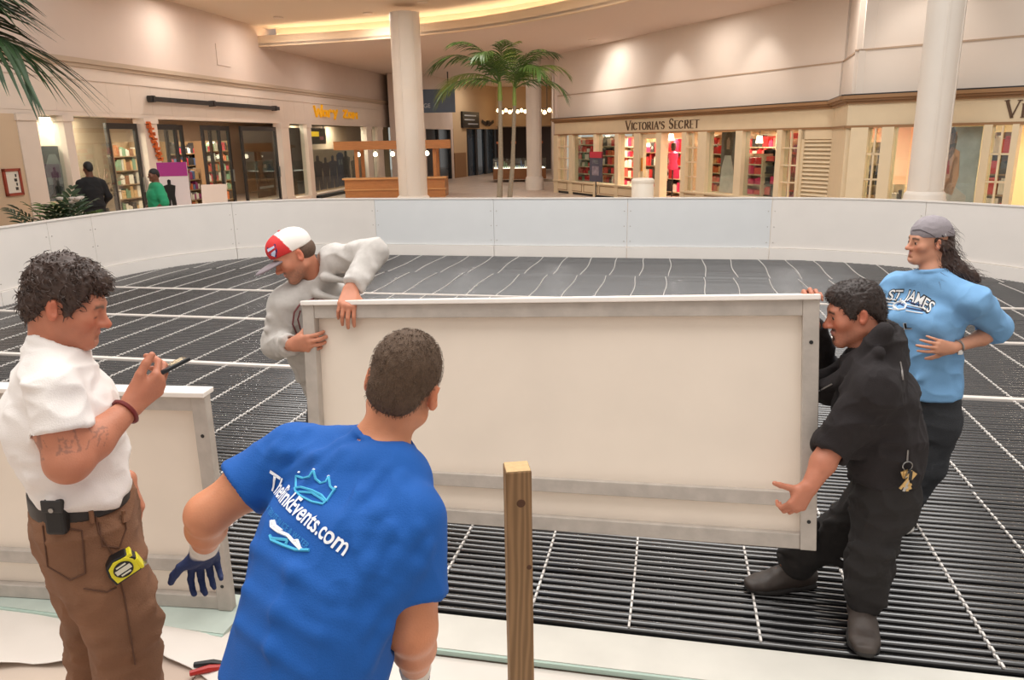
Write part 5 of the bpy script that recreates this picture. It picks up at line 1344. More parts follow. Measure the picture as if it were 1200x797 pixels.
# ------------------------------------------------------------------ man in the white tee, looking at his phone
def man_white():
    c0 = at(100, 605, 1.85); S_ = Sag(c0, (.86, .51)); X = S_.f; Yv = S_.l; lat = S_.l; Z = V3(0, 0, 1); at_ = lambda px, py, o=0.: S_(px, py, o); nr_ = lambda px, py, o=.155: S_(px, py, -o) + S_.l * o
    root = thing('person', (c0[0], c0[1], 0), 'man in white tee and brown work trousers looking at a phone, standing at left', 'person')
    fw = X * math.cos(R(19)) - Z * math.sin(R(19)) - Yv * .32
    hd = Head(at_(63, 363), fw, X * math.sin(R(19)) + Z * math.cos(R(19)), .89, .84).ear(at_(61, 364, -.07), 1)
    nb = at_(65, 410); ch = at_(72, 486); wa = nr_(91, 556, .1); hm = nr_(97, 594)
    sR, sL = at_(62, 459, -.152), at_(62, 452, .152)
    elb, wri = at_(80, 540, -.215), at_(153, 477, -.11)
    tor = [(at_(66, 436), lat, X, .08, .055), (at_(68, 454), lat, X, .140, .080), (ch, lat, X, .155, .112), (wa, lat, X, .148, .110), (hm, lat, X, .158, .112)]
    P = hd.prims(nose=1.05, eyes='closed')
    P += [rc(hd.w(0, -.040, -.045), nb + X * -.006, .044, .052, .03, 1), rc(nb, at_(66, 432), .050, .060, .03, 1), loft(tor, .03, 1)]
    # phone arm
    P += [rc(sR, (sR * .45 + elb * .55), .056, .054, .03, 6), rc(sR * .45 + elb * .55, elb, .054, .045, .02, 6), el(elb + V3(.0, 0, -.004), (.045, .043, .043), None, .02, 6)]
    mid = elb * .62 + wri * .38 + V3(0, 0, -.004)
    P += [rc(elb, mid, .044, .044, .03, 6), rc(mid, wri, .044, .027, .02, 6)]
    f = nrm(at_(184, 450, -.08) - wri)
    P += hand(wri, f, Yv * .8 + Z * .45 - X * .1, -X * .4 + Z * .85 - Yv * .25, 1.0,
              [(.6, .85, .5), (.6, .9, .55), (.6, .9, .6), (.75, 1.0, .7)], thumb=[(.72, .62, .05), (.88, .42, .1), (.95, .28, .1)])
    # far arm, hand tucked in pocket
    eL, wL = at_(74, 545, .21), at_(148, 562, .17)
    P += [rc(sL, eL, .054, .044, .03, 6), rc(eL, wL, .044, .029, .02, 6)]
    P += hand(wL, nrm(X * .25 - Z), -X - Z * .1, X * .3 - Yv, .95, [(.5, .6, .4)] * 4)
    def ext(V, I, L, c):
        arm = (I == 6)
        c[arm] = c[arm] * np.array([1.02, 1.06, 1.06])
        # tattoo on the near upper arm
        t_ = ((V - sR) @ (elb - sR)) / ((elb - sR) @ (elb - sR)); q = np.abs(vnoise(V * np.array([38, 30, 22]), 21)); q2 = np.abs(vnoise(V * 55 + 9, 25))
        w_ = ((q < .07) | (q2 < .05)) & ((V - elb) @ Yv < .02) & (t_ > .45) & (t_ < .92) & ((V - elb) @ X < .09) & (V[:, 2] > elb[2] - .02)
        c[w_] = c[w_] * .6 + np.array([.02, .022, .024])
        return c
    V, F, I = solid(P, .0042); V = smooth(V, F, 1, .35)
    mesh_obj('body', V, F, m_skin, root, skin_paint(hd, lin(190, 122, 94), red=.6, lash=True, brow=(.13, .075, .05), stub=.10, extra=ext)(V, I))
    # hair
    hs = [hd.el((0, -.018, .048), (.080, .095, .084), .01, 1), hd.el((0, .040, .088), (.062, .056, .036), .03, 1), hd.el((0, -.070, .0), (.066, .040, .066), .03, 1), hd.el((0, -.02, .105), (.062, .072, .028), .03, 1)]
    for q in (1, -1): hs.append(hd.el((q * .068, .020, .050), (.014, .036, .050), .02, 1)); hs.append(hd.el((q * .068, .024, .0), (.010, .012, .028), .012, 1))
    r_ = np.random.default_rng(3)
    for i in range(70):
        a = r_.uniform(0, 2 * PI); e = r_.uniform(-.15, 1.4); d = V3(math.cos(a) * math.cos(e), math.sin(a) * math.cos(e), math.sin(e))
        c = d * V3(.070, .084, .073) + V3(0, -.016, .056)
        if c[1] > .05 and c[2] < .055: continue
        if c[2] < .02 and c[1] > .01: continue
        hs.append(hd.el(tuple(c), (.016, .016, .013), .012, 1))
    hs += [hd.el((0, .135, .004), (.085, .09, .058), .012, -1, 's'), hd.el((0, .05, -.085), (.10, .075, .085), .01, -1, 's')]
    for q in (1, -1): hs.append(hd.el((q * .085, -.006, -.006), (.022, .026, .036), .006, -1, 's'))
    mh = mat('hair_dark_brown', lin(66, 46, 36), .5, noise=.35, nscale=60)
    st = {}
    cloth('hair', hs, mh, root, .0045, [(.004, (70, 70, 70), 2, 'r'), (.003, (130, 130, 130), 8, 'n')], cb=keeper(st))
    hair_tufts(hd, None, root, mh, 1300, .017, .0019, lambda L, r: (r.normal(0, .5), .5 + r.normal(0, .6), -.5 + r.normal(0, .5)), 5, V=st['V'], F=st['F'], lift=.2)
    # tee
    S = [loft([(at_(63, 426), lat, X, .092, .074), (at_(65, 452), lat, X, .160, .100), (ch, lat, X, .172, .133), (at_(82, 524), lat, X, .164, .126), (wa, lat, X, .162, .124), (hm, lat, X, .170, .118)], .02, 1, e0=.03, e1=.006)]
    for s_, e_, sg in ((sR, elb, -1), (sL, eL, 1)):
        dr = nrm(e_ - s_); L_ = np.linalg.norm(e_ - s_); cf = s_ + dr * L_ * .60
        S.append(group([rc(s_ - lat * sg * -.004, s_ + dr * L_ * .8, .057, .074, .02, 1), cut(cf, dr)], .03, 1))
        S.append(rc(cf - dr * .025, cf + dr * .08, .056, .060, .004, -1, 's'))
        S += [rc(nb + Z * -.018, s_ + Z * .010, .054, .046, .03, 1)]
    nd = nrm(hd.w(0, -.03, -.05) - nb)
    S += [rc(nb - nd * .02 + X * .004, nb + nd * .012 + X * .006, .070, .066, .02, 1)]
    S += [rc(nb + nd * .000 + X * .012, nb + nd * .16 + X * .02, .060, .080, .008, -1, 's'), ring(nb + nd * .012 + X * .012, nd + X * .45, .064, .0075, .006, 1)]
    for a, b, r_ in (((96, 470, -.14), (126, 498, -.10), .010), ((98, 500, -.15), (130, 540, -.12), .010), ((98, 582, -.16), (146, 566, -.10), .011), ((60, 590, -.165), (136, 592, -.14), .012), ((42, 560, -.13), (110, 578, -.165), .010), ((92, 520, -.15), (138, 560, -.10), .009), ((30, 520, -.10), (66, 560, -.16), .009)):
        S.append(rc(at_(*a), at_(*b), r_, r_ * .6, .03, 1))
    mt = mat('tee_white', lin(238, 230, 224), .85, bump=.2, bscale=300, sheen=.2)
    cloth('shirt', S, mt, root, .006, [(.007, (8, 8, 16), 4, 'r'), (.003, (20, 20, 28), 9, 'r')], sm=2)
    # trousers
    hip, kn = at_(113, 640, -.09), at_(146, 730, -.11)
    an = V3(*(kn - X * .06)); an[2] = .09
    hipL = at_(100, 640, .09); knL = at_(116, 735, .11); anL = knL - X * .10; anL[2] = .09
    wb = nr_(98, 602)
    T = [loft([(wb + V3(0, 0, .012), lat, X, .156, .112), (nr_(102, 622), lat, X, .172, .122), (nr_(106, 652), lat, X, .170, .124), (nr_(113, 682, .12), lat, X, .160, .110)], .03, 1, e0=.006, e1=.05)]
    for h_, k_, a_ in ((hip, kn, an), (hipL, knL, anL)):
        m1 = h_ * .5 + k_ * .5; T += [rc(h_, m1, .100, .092, .03, 1), rc(m1, k_, .092, .083, .03, 1), rc(k_, k_ * .45 + a_ * .55, .083, .078, .03, 1), rc(k_ * .45 + a_ * .55, a_ + V3(0, 0, -.03), .078, .085, .02, 1)]
        for i in range(4):
            q = k_ - X * .05 + lat * (.05 if i % 2 else -.06) + Z * (.03 - .03 * i); T.append(rc(q, q + X * .11 + Z * (.025 - .01 * i), .012, .007, .03, 1))
            q = a_ - X * .06 - lat * .05 + Z * (.04 + .05 * i); T.append(rc(q, q + X * .13 + Z * .02 * (-1) ** i, .012, .008, .03, 1))
    T += [cut(V3(0, 0, .035), (0, 0, -1))]
    mtr = mat('trousers_brown', lin(132, 92, 66), .85, noise=.3, nscale=6, bump=.35, bscale=260)
    cloth('trousers', T, mtr, root, .007, [(.009, (7, 7, 11), 14, 'r'), (.004, (18, 18, 26), 19, 'r')], sm=1)
    # seams, pocket edges, belt
    dkb = mat('seam_brown', lin(92, 60, 42), .8)
    st2 = {}
    belt = [loft([(wb + V3(0, 0, -.016), lat, X, .166, .122), (wb + V3(0, 0, .026), lat, X, .164, .120)], .005, 1, e0=.003, e1=.003)]
    cloth('belt', belt, mat('belt_leather', lin(40, 34, 32), .5), root, .006)
    trob = [o for o in root.children if o.name.startswith('trousers')][0]
    tv = np.array([v.co for v in trob.data.vertices]) + np.array(root_loc(root)); tf = [tuple(p.vertices) for p in trob.data.polygons]
    bvh = BVHTree.FromPolygons([Vector(v) for v in tv], tf)
    def onto(px, py):
        o = Vector(CAMP); r = Vector(FWD * FPX + RGT * (px - 600) - UPV * (py - 398.5)).normalized(); h_, n_, i_, d_ = bvh.ray_cast(o, r, 5)
        return None if h_ is None else np.array(h_ - r * .002)
    def line(pts, r, name, m):
        P_ = []
        for (x0, y0), (x1, y1) in zip(pts, pts[1:]):
            for k in range(8):
                q = onto(x0 + (x1 - x0) * k / 8, y0 + (y1 - y0) * k / 8)
                if q is not None: P_.append(q)
        if len(P_) > 2: b = MB(); b.tube(P_, r, 5); b.build(name, m, root, smooth=True)
    line([(112, 605), (116, 625), (132, 650), (146, 700), (160, 790)], .0022, 'side_seam', dkb)
    line([(116, 612), (120, 640), (140, 642), (148, 620), (145, 603)], .0022, 'pocket_edge', dkb)
    line([(50, 616), (56, 664), (82, 680), (100, 672), (96, 622), (50, 616)], .0022, 'rear_pocket', dkb)
    line([(98, 690), (125, 694), (138, 688)], .0022, 'seam', dkb)
    for px in (107, 145):
        q0, q1 = onto(px, 601), onto(px + 1, 612)
        if q0 is not None: b = MB(); b.tube([q0 + Yv * -.012 + V3(0, 0, .012), q0 - Yv * .012, q1 - Yv * .004], .006, 6); b.build('belt_loop', mtr, root)
    # boots below the frame
    mb_ = mat('boot_tan', lin(110, 78, 52), .6, noise=.15); ms_ = mat('sole_dark', lin(40, 36, 34), .7)
    shoe(root, (an[0], an[1]), (X[0] + .1 * X[1], X[1] - .15), .29, mb_, ms_, m_black, floor=.018); shoe(root, (anL[0], anL[1]), (X[0] - .1, X[1] + .15), .29, mb_, ms_, m_black, floor=.018)
    # wrist band
    b = MB(); d_ = nrm(wri - mid); u = nrm(np.cross(d_, Yv)); v = np.cross(d_, u); c = wri - d_ * .018
    b.tube([c + (u * math.cos(a) + v * math.sin(a)) * .0335 for a in np.linspace(0, 2 * PI, 25)], .0055, 6, cap=False)
    b.build('wrist_band', mat('band_red', lin(112, 32, 30), .5), root, smooth=True)
    # phone held in the hand
    p1_, p2_ = at_(174, 443, -.06), at_(213, 423, -.045); pc = (p1_ + p2_) / 2; px_ = nrm(p2_ - p1_); pn = nrm(np.cross(px_, nrm(Yv - Z * .12))); pw_ = np.cross(pn, px_)
    TM = Matrix.Identity(4)
    for i in range(3): TM[i][0], TM[i][1], TM[i][2], TM[i][3] = px_[i], pw_[i], pn[i], pc[i]
    ph = thing('mobile_phone', pc, 'black mobile phone held by the man in white tee', 'phone')
    b = MB(TM); b.ext(-.062, .062, -.032, .032, -.005, .005); b.build('case', mat('phone_black', lin(18, 18, 20), .3), ph, bevel=.003)
    b = MB(TM); b.ext(-.052, .052, -.028, .028, .005, .0062); b.build('screen', mat('phone_screen', lin(60, 66, 74), .1), ph)
    # belt pouch and tape measure
    pp = at_(67, 602, -.160); po = thing('belt_pouch', pp, 'black phone pouch clipped on belt of the man in white tee', 'pouch')
    TB = Matrix.Translation(Vector(pp)) @ rot_z(.53 - .5) @ Matrix.Rotation(R(3), 4, 'Y')
    b = MB(TB); b.ext(-.024, .024, -.018, .014, -.05, .042); b.build('pouch', mat('pouch_black', lin(30, 28, 28), .55), po, bevel=.008)
    b = MB(TB); b.ext(-.025, .025, -.022, -.016, .012, .044); b.build('flap', mat('pouch_flap', lin(44, 42, 42), .5), po, bevel=.004)
    b = MB(TB); b.tube([(0, -.021, .02), (0, -.025, .02)], .006, 10); b.build('snap', MATS['steel'], po)
    tp = onto(143, 658) + Yv * -.02
    TT_ = Matrix.Translation(Vector(tp)) @ rot_z(.53) @ Matrix.Rotation(R(-24), 4, 'Y')
    tm = thing('tape_measure', tp, 'yellow and black tape measure clipped on brown trouser pocket', 'tape measure')
    prof = [(-.036, -.030), (.034, -.030), (.038, -.024), (.036, .010), (.022, .030), (-.012, .034), (-.032, .022), (-.038, -.002)]
    n = len(prof)
    def slab(y0, y1, k_, name, m, bev=.003, dx=0, dz=0):
        b = MB(TT_); q = [(x * k_ + dx, z * k_ + dz) for x, z in prof]
        b.add([(x, y0, z) for x, z in q] + [(x, y1, z) for x, z in q], [tuple(range(n)), tuple(range(2 * n - 1, n - 1, -1))] + [(i, n + i, n + (i + 1) % n, (i + 1) % n) for i in range(n)]); return b.build(name, m, tm, bevel=bev)
    yel = mat('tape_yellow', lin(226, 214, 40), .4)
    slab(-.020, .018, 1.0, 'case', m_black); slab(-.0225, -.018, .84, 'yellow_side', yel, .001)
    b = MB(TT_)
    b.add([(.023 * math.cos(a) , -.0228, .0 + .021 * math.sin(a)) for a in np.linspace(0, 2 * PI, 24, endpoint=False)] + [(.023 * math.cos(a), -.0245, .0 + .021 * math.sin(a)) for a in np.linspace(0, 2 * PI, 24, endpoint=False)], [tuple(range(24, 48))] + [(i, (i + 1) % 24, 24 + (i + 1) % 24, 24 + i) for i in range(24)]); b.build('disc', m_black, tm)
    b = MB(TT_); b.ext(-.019, .019, -.0256, -.0244, -.006, .006); b.ext(-.012, .012, -.0256, -.0244, -.014, -.010); b.ext(-.012, .012, -.0256, -.0244, .010, .014); b.build('label_print', mat('tape_label', lin(220, 216, 196), .5), tm)
    b = MB(TT_); b.ext(.018, .034, -.021, .019, .016, .026); b.ext(.030, .039, -.021, .019, -.028, .004); b.build('yellow_corner', yel, tm, bevel=.002)
    b = MB(TT_); b.ext(.036, .047, -.010, .010, -.031, -.027); b.build('tape_tip', MATS['steel'], tm)
    b = MB(TT_); b.ext(-.018, .018, .018, .021, -.02, .024); b.build('clip', MATS['steel'], tm)
man_white()
# ------------------------------------------------------------------ man in the blue tee, seen from behind, bending
def man_blue():
    fw = nrm(V3(.55, .83, 0)); Z = V3(0, 0, 1)
    root = thing('person', (-.42, 1.38, 0), 'man in bright blue tee seen from behind, leaning forward with work gloves', 'person')
    sL, sR = at(343, 530, 1.70), at(487, 610, 1.46)
    lat = nrm(sR - sL); nb = at(446, 524, 1.63)
    pel = at(352, 808, 1.36)
    sp = nrm(nb - pel); bk = nrm(np.cross(sp, lat)); bk = bk if bk[1] < 0 else -bk     # towards the camera
    hd = Head(at(473, 452, 1.68), nrm(V3(.12, .93, -.22)), nrm(V3(.27, .10, .95)), 1.03)
    T = lambda px, py, d: at(px, py, d)
    st = [(T(438, 540, 1.63), .085, .065), (T(414, 572, 1.59), .165, .095), (T(400, 640, 1.50), .175, .112), (T(375, 715, 1.42), .160, .108), (T(357, 795, 1.37), .160, .105)]
    LT_ = lambda k: lat if k < 3 else nrm(lat * .6 + V3(.8, -.5, -.1))
    P = hd.prims()
    P += [rc(hd.w(0, -.03, -.045), nb, .052, .058, .03, 1), rc(nb, T(438, 545, 1.62), .060, .08, .03, 1), loft([(c, LT_(k), bk, a, b) for k, (c, a, b) in enumerate(st)], .03, 1)]
    eL, wL = at(243, 603, 1.62), at(240, 640, 1.80)
    eR, wR = at(484, 738, 1.40), at(487, 787, 1.54)
    for s_, e_, w_, n_ in ((sL, eL, wL, 0), (sR, eR, wR, 1)):
        m_ = s_ * .5 + e_ * .5; q = e_ * .6 + w_ * .4
        P += [rc(s_, m_, .060, .058, .03, 6), rc(m_, e_, .058, .046, .02, 6), rc(e_, q, .046, .046, .03, 6), rc(q, w_, .046, .030, .02, 6)]
        P += [rc(w_, w_ + nrm(w_ - e_) * .05, .028, .026, .01, 6)]
    V, F, I = solid(P, .0045); V = smooth(V, F, 1, .35)
    def ext(V_, I_, L, c):
        w_ = np.clip((L[:, 2] + .055) / .03, 0, 1) * (L[:, 1] < .05) * (np.abs(L[:, 0]) < .074) * (I_ != 2) * (L[:, 2] < .2)
        w_ = w_ * (.55 + .3 * vnoise(V_ * 240, 3)); return c * (1 - w_[:, None]) + np.array(lin(84, 62, 46)) * w_[:, None]
    mesh_obj('body', V, F, m_skin, root, skin_paint(hd, lin(202, 134, 98), red=.5, extra=ext)(V, I))
    # cropped hair
    hs = [hd.el((0, -.014, .042), (.0765, .098, .088), .01, 1), hd.el((0, -.075, -.018), (.058, .030, .042), .03, 1), hd.el((0, .12, -.03), (.1, .10, .085), .01, -1, 's')]
    for q in (1, -1): hs.append(hd.el((q * .088, -.004, -.008), (.022, .028, .036), .008, -1, 's'))
    mh = mat('hair_cropped', lin(92, 70, 52), .75, noise=.3, nscale=130, bump=.5, bscale=420)
    stv = {}
    cloth('hair', hs, mh, root, .0045, [(.0012, (160, 160, 160), 3, 'n')], cb=keeper(stv))
    hair_tufts(hd, None, root, mh, 2600, .0065, .0009, lambda L, r: (r.normal(0, .3), -.2 + r.normal(0, .3), -.8), 7, V=stv['V'], F=stv['F'])
    # tee
    S = [loft([(c, LT_(k), bk, a + e, b + e2) for k, ((c, a, b), e, e2) in enumerate(zip(st[:-1] + [(T(352, 812, 1.365), .165, .108)], (.0, .006, .022, .020, .022), (.0, .006, .018, .020, .022)))], .02, 1, e0=.03, e1=.006)]
    cuts = []
    for s_, e_, fr in ((sL, eL, .60), (sR, eR, .66)):
        dr = nrm(e_ - s_); L_ = np.linalg.norm(e_ - s_); cf = s_ + dr * L_ * fr
        S.append(group([rc(s_, s_ + dr * L_ * .9, .066, .080, .02, 1), cut(cf, dr)], .035, 1)); cuts.append((cf, dr))
        S.append(rc(nb - Z * .02 - bk * .01, s_ + Z * .006, .066, .056, .035, 1))
    for cf, dr in cuts: S.append(rc(cf - dr * .02, cf + dr * .08, .060, .064, .004, -1, 's'))
    nd = nrm(hd.w(0, -.03, -.045) - nb)
    S += [rc(nb + nd * .006, nb + nd * .2, .062, .085, .008, -1, 's'), ring(nb + nd * .014, nd - bk * .15, .064, .008, .006, 1)]
    # drawn folds: from the right shoulder to the left waist, and about the armpits
    fo = [((418, 512, 0), (330, 560, 0), .010), ((405, 530, 0), (335, 585, 0), .009), ((470, 560, 0), (420, 640, 0), .010), ((450, 550, 0), (400, 610, 0), .008), ((490, 620, 0), (440, 690, 0), .012), ((480, 660, 0), (425, 740, 0), .012), ((455, 620, 0), (415, 700, 0), .009), ((300, 640, 0), (390, 700, 0), .010), ((290, 690, 0), (370, 745, 0), .011), ((280, 730, 0), (360, 790, 0), .010), ((470, 690, 0), (430, 780, 0), .011), ((340, 510, 0), (310, 545, 0), .009), ((360, 505, 0), (316, 560, 0), .009), ((500, 640, 0), (478, 690, 0), .009)]
    V0, F0, _ = solid(S, .012); on0 = Onto(V0, F0)
    for a, b, r_ in fo:
        p, q, m_ = on0(a[0], a[1], -.005), on0(b[0], b[1], -.006), on0((a[0] + b[0]) / 2, (a[1] + b[1]) / 2, -.0035)
        if p is not None and q is not None and m_ is not None: S += [rc(p, m_, r_ * .8, r_, .022, 1), rc(m_, q, r_, r_ * .5, .022, 1)]
    mt = mat('tee_blue', lin(10, 84, 164), .85, bump=.2, bscale=300, noise=.05, nscale=9)
    sv = {}
    cloth('shirt', S, mt, root, .006, [(.0045, (14, 9, 9), 4, 'r'), (.002, (30, 22, 22), 9, 'n')], sm=2, cb=keeper(sv))
    on = Onto(sv['V'], sv['F'])
    # back print
    mw, ml = mat('print_white', lin(236, 236, 238), .7), mat('print_light_blue', lin(72, 176, 214), .7)
    try:
        TM, d, L = on.frame((318, 574), (401, 650))
        vs, fs = text_mesh('TheRinkEvents.com', .0366, bold=.0006)
        mx = max(v[0] for v in vs); k = (L + .012) / mx
        wrap_print('print_word', ([(v[0] * k - .006, v[1] * k * 1.25) for v in vs], fs), TM, d, (sv['V'], sv['F']), mw, root, .0042, 3)
        vs, fs = text_mesh('A TRIBUTE IN ICE & WATER', .013); mx = max(v[0] for v in vs); k = L * .62 / mx
        wrap_print('print_small_word', ([(v[0] * k + L * .16, v[1] * k * 1.1 - .034) for v in vs], fs), TM, d, (sv['V'], sv['F']), mat('print_mid_blue', lin(40, 128, 190), .7), root)
    except Exception as e: print('print failed', e)
    z = lambda x, y: (290 + x / 5.314, 520 + y / 5.314)
    crown = [[(300, 280), (303, 200), (345, 215), (385, 205), (410, 165), (425, 220), (455, 245), (490, 235), (505, 205), (515, 265), (540, 290), (550, 275), (530, 300), (490, 360)],
             [(295, 275), (330, 270), (400, 290), (460, 320), (490, 355), (470, 375), (400, 360), (330, 325), (298, 295), (295, 275)], [(320, 300), (400, 305), (455, 340), (480, 360)]]
    for ln in crown: on.line([z(*p) for p in ln], .0028, 'print_crown', ml, root, 6)
    for p in ((320, 177), (412, 160), (505, 202), (548, 270)):
        q = on(*z(*p))
        if q is not None: b = MB(); b.lathe(q, [(0, -.003), (.0035, 0), (0, .003)], 8); b.build('print_dot', mw, root)
    for ln in ([(150, 480), (150, 515), (190, 545), (250, 570), (280, 605), (315, 640), (332, 660)], [(165, 480), (170, 510), (215, 545)], [(290, 610), (310, 605), (325, 650)]): on.line([z(*p) for p in ln], .0042, 'print_skate', mw, root, 6)
    for ln in ([(140, 570), (150, 600), (220, 630), (300, 660), (385, 662)], [(150, 590), (250, 600), (240, 625)]): on.line([z(*p) for p in ln], .0036, 'print_blade', ml, root, 6)
    # gloves
    mg = mat('glove', (.5, .5, .5), .8, attr='Col', bump=.3, bscale=300)
    gl = [(wL, nrm(V3(-.28, .45, -.75)), V3(.45, -.75, -.5), V3(-.85, -.3, .2), [(.35, .9, .6), (.5, 1.0, .7), (.55, 1.0, .7), (.6, 1.0, .7)], eL, [(.6, .75, .0), (.8, .5, .1), (.9, .3, .2)]),
          (wR, nrm(V3(.02, .45, -.8)), V3(-.9, .2, 0), V3(-.2, .8, .4), [(.4, .6, .4)] * 4, eR, None)]
    for w_, f_, n_, t_, cu, e_, th in gl:
        G_ = hand(w_, f_, n_, t_, 1.04, cu, (.12, .03, -.05, -.12), th)
        ar = nrm(w_ - e_); G_ += [rc(w_ - ar * .035, w_ + ar * .03, .0375, .033, .01, 8)]
        def gc(V_, I_, w_=w_, ar=ar):
            t = (V_ - w_) @ ar; wht = np.clip((.012 - t) / .010, 0, 1)[:, None]; return np.array(lin(222, 214, 206)) * wht + np.array(lin(36, 50, 92)) * (1 - wht)
        cloth('glove', G_, mg, root, .004, [(.0012, (90, 90, 90), 3, 'n')], col=gc)
    # jeans and boots (below the frame)
    mj = mat('jeans_blue', lin(58, 74, 104), .85, noise=.2, nscale=9, bump=.3, bscale=260)
    pl = at(352, 800, 1.37); pl = pl - Z * .02; lp = nrm(V3(.83, -.55, 0)); bp = V3(-.55, -.83, 0)
    J = [loft([(pl + Z * .03, lp, bp, .155, .105), (pl - Z * .08, lp, bp, .165, .115), (pl - Z * .18, lp, bp, .15, .10)], .03, 1, e0=.01)]
    legs = []
    for sg in (1, -1):
        h_ = pl - Z * .14 + lp * .085 * sg; a_ = V3(h_[0] + .10 * sg, h_[1] - .12 * sg - .02, .09); k_ = h_ * .5 + a_ * .5 + fw * .05
        J += [rc(h_, k_, .098, .080, .03, 1), rc(k_, a_ - Z * .03, .080, .072, .03, 1)]; legs.append(a_)
    J.append(cut(V3(0, 0, .03), (0, 0, -1)))
    cloth('jeans', J, mj, root, .008, [(.005, (9, 9, 14), 3, 'r')])
    for a_ in legs: shoe(root, (a_[0], a_[1]), (.55, .83), .29, mat('boot_brown', lin(92, 70, 50), .6), MATS.get('sole_dark') or mat('sole_dark', lin(40, 36, 34), .7), m_black, floor=.03)
man_blue()
# ------------------------------------------------------------------ man in grey sweatshirt and cap, lifting the left end of the panel
def man_cap():
    Z = V3(0, 0, 1); root = thing('person', (-.72, 3.95, 0), 'man in grey sweatshirt and red and white cap bent over the carried panel', 'person')
    side = nrm(V3(-.97, -.24, 0)); back = V3(.24, -.97, 0)        # picture-left, and towards the camera
    fw = nrm(side * .85 - Z * .48 + back * .22); upv = nrm(side * .45 + Z * .88)
    hd = Head(at(350, 300, 3.8), fw, upv, 1.04, .95).ear(at(351.5, 299, 3.73), -1)
    sR, sL = at(336, 357, 3.78), at(392, 306, 3.88)
    nb = at(368, 326, 3.88); pel = at(398, 452, 4.02)
    lat = nrm(sL - sR); sp = nrm(nb - pel); bk = nrm(np.cross(lat, sp)); bk = bk if bk[1] < 0 else -bk
    # torso leans; front faces the camera
    st = [(at(366, 334, 3.89), .09, .065), (at(368, 352, 3.91), .165, .105), (at(376, 392, 3.96), .175, .125), (at(388, 430, 4), .165, .12), (pel, .165, .115)]
    eR, wR = at(324, 404, 3.78), at(343, 404, 3.56)
    eL, wL = at(438, 296, 3.74), at(411, 338, 3.565)
    P = hd.prims(nose=1.0, eyes='closed', jaw=1.08)
    P += [rc(hd.w(0, -.03, -.045), nb, .054, .060, .03, 1), rc(nb, at(368, 340, 3.90), .055, .06, .03, 1), loft([(c, lat, bk, a - .012, b - .012) for c, a, b in st], .03, 1)]
    for s_, e_, w_ in ((sR, eR, wR), (sL, eL, wL)):
        P += [rc(s_, e_, .050, .042, .03, 6), rc(e_, w_, .042, .030, .02, 6)]
    # right hand wraps the left post; left hand hooks over the top edge
    P += hand(wR, nrm(V3(.75, -.35, .12)), V3(.45, .85, .1), V3(-.1, -.2, 1), 1.12, [(.5, .75, .5), (.5, .8, .5), (.5, .8, .5), (.5, .8, .5)], (.06, .02, -.03, -.08), [(.3, .5, .8), (.6, .3, .8), (.8, .2, .6)], id=6)
    P += hand(wL, nrm(V3(-.05, -.55, -.45)), V3(-.1, .62, -.75), V3(1, .0, .0), 1.15, [(.55, .55, .3), (.55, .6, .35), (.55, .6, .35), (.55, .6, .35)], (.10, .03, -.05, -.12), [(.5, .8, .3), (.6, .7, .4), (.7, .5, .5)], id=6)
    V, F, I = solid(P, .0048); V = smooth(V, F, 1, .35)
    mesh_obj('body', V, F, m_skin, root, skin_paint(hd, lin(198, 132, 104), red=.8, stub=.55, goatee=.7, stubc=(.17, .11, .08))(V, I))
    # sweatshirt
    S = [loft([(c, lat, bk, a + .012, b + .014) for c, a, b in st], .03, 1, e0=.03, e1=.01)]
    for s_, e_, w_, sg in ((sR, eR, wR, -1), (sL, eL, wL, 1)):
        dr = nrm(w_ - e_); cf = w_ - dr * (.035 if sg < 0 else .02)
        S.append(group([rc(s_, e_, .082, .068, .03, 1), rc(e_, w_, .068, .046, .03, 1), rc(cf - dr * .035, cf, .052, .050, .012, 1), cut(cf, dr)], .04, 1))
        S.append(rc(nb - sp * .02, s_, .078, .07, .04, 1)); S.append(rc(cf - dr * .015, cf + dr * .05, .037, .040, .004, -1, 's'))
        for k in range(5):
            t = .2 + .16 * k; q = s_ * (1 - t) + e_ * t; o = nrm(np.cross(e_ - s_, V3(.3 * (-1) ** k, 1, .2))); S.append(rc(q + o * .055 + V3(0, -.03, 0), q - o * .055 + V3(0, -.045, .01), .016, .010, .03, 1))
            q = e_ * (1 - t) + w_ * t; o = nrm(np.cross(w_ - e_, V3(.2, 1, .4 * (-1) ** k))); S.append(rc(q + o * .045 + V3(0, -.02, 0), q - o * .045 + V3(0, -.02, 0), .014, .009, .025, 1))
    nd = nrm(hd.w(0, -.03, -.045) - nb)
    S += [rc(nb + nd * .008, nb + nd * .2, .064, .09, .008, -1, 's'), ring(nb + nd * .016, nd, .066, .010, .008, 1)]
    for a, b in (((372, 345), (400, 352)), ((350, 345), (385, 380)), ((380, 325), (412, 330)), ((345, 365), (360, 400))): S.append(rc(at(*a, 3.78), at(*b, 3.79), .018, .010, .03, 1))
    mg = mat('sweatshirt_grey', lin(196, 190, 184), .9, noise=.06, nscale=60, bump=.25, bscale=260)
    sv = {}
    cloth('sweatshirt', S, mg, root, .0065, [(.006, (11, 11, 14), 4, 'r'), (.003, (26, 26, 26), 9, 'n')], sm=1, cb=keeper(sv))
    on = Onto(sv['V'], sv['F']); mp_ = mat('print_maroon', lin(126, 70, 72), .8)
    on.line([(368, 350), (352, 356), (345, 366), (343, 380), (348, 392)], .0045, 'print_emblem', mp_, root, 5)
    on.line([(352, 364), (349, 374), (352, 386)], .004, 'print_emblem', mp_, root, 5)
    on.line([(362, 354), (376, 351), (382, 352)], .0045, 'print_emblem', mp_, root, 5)
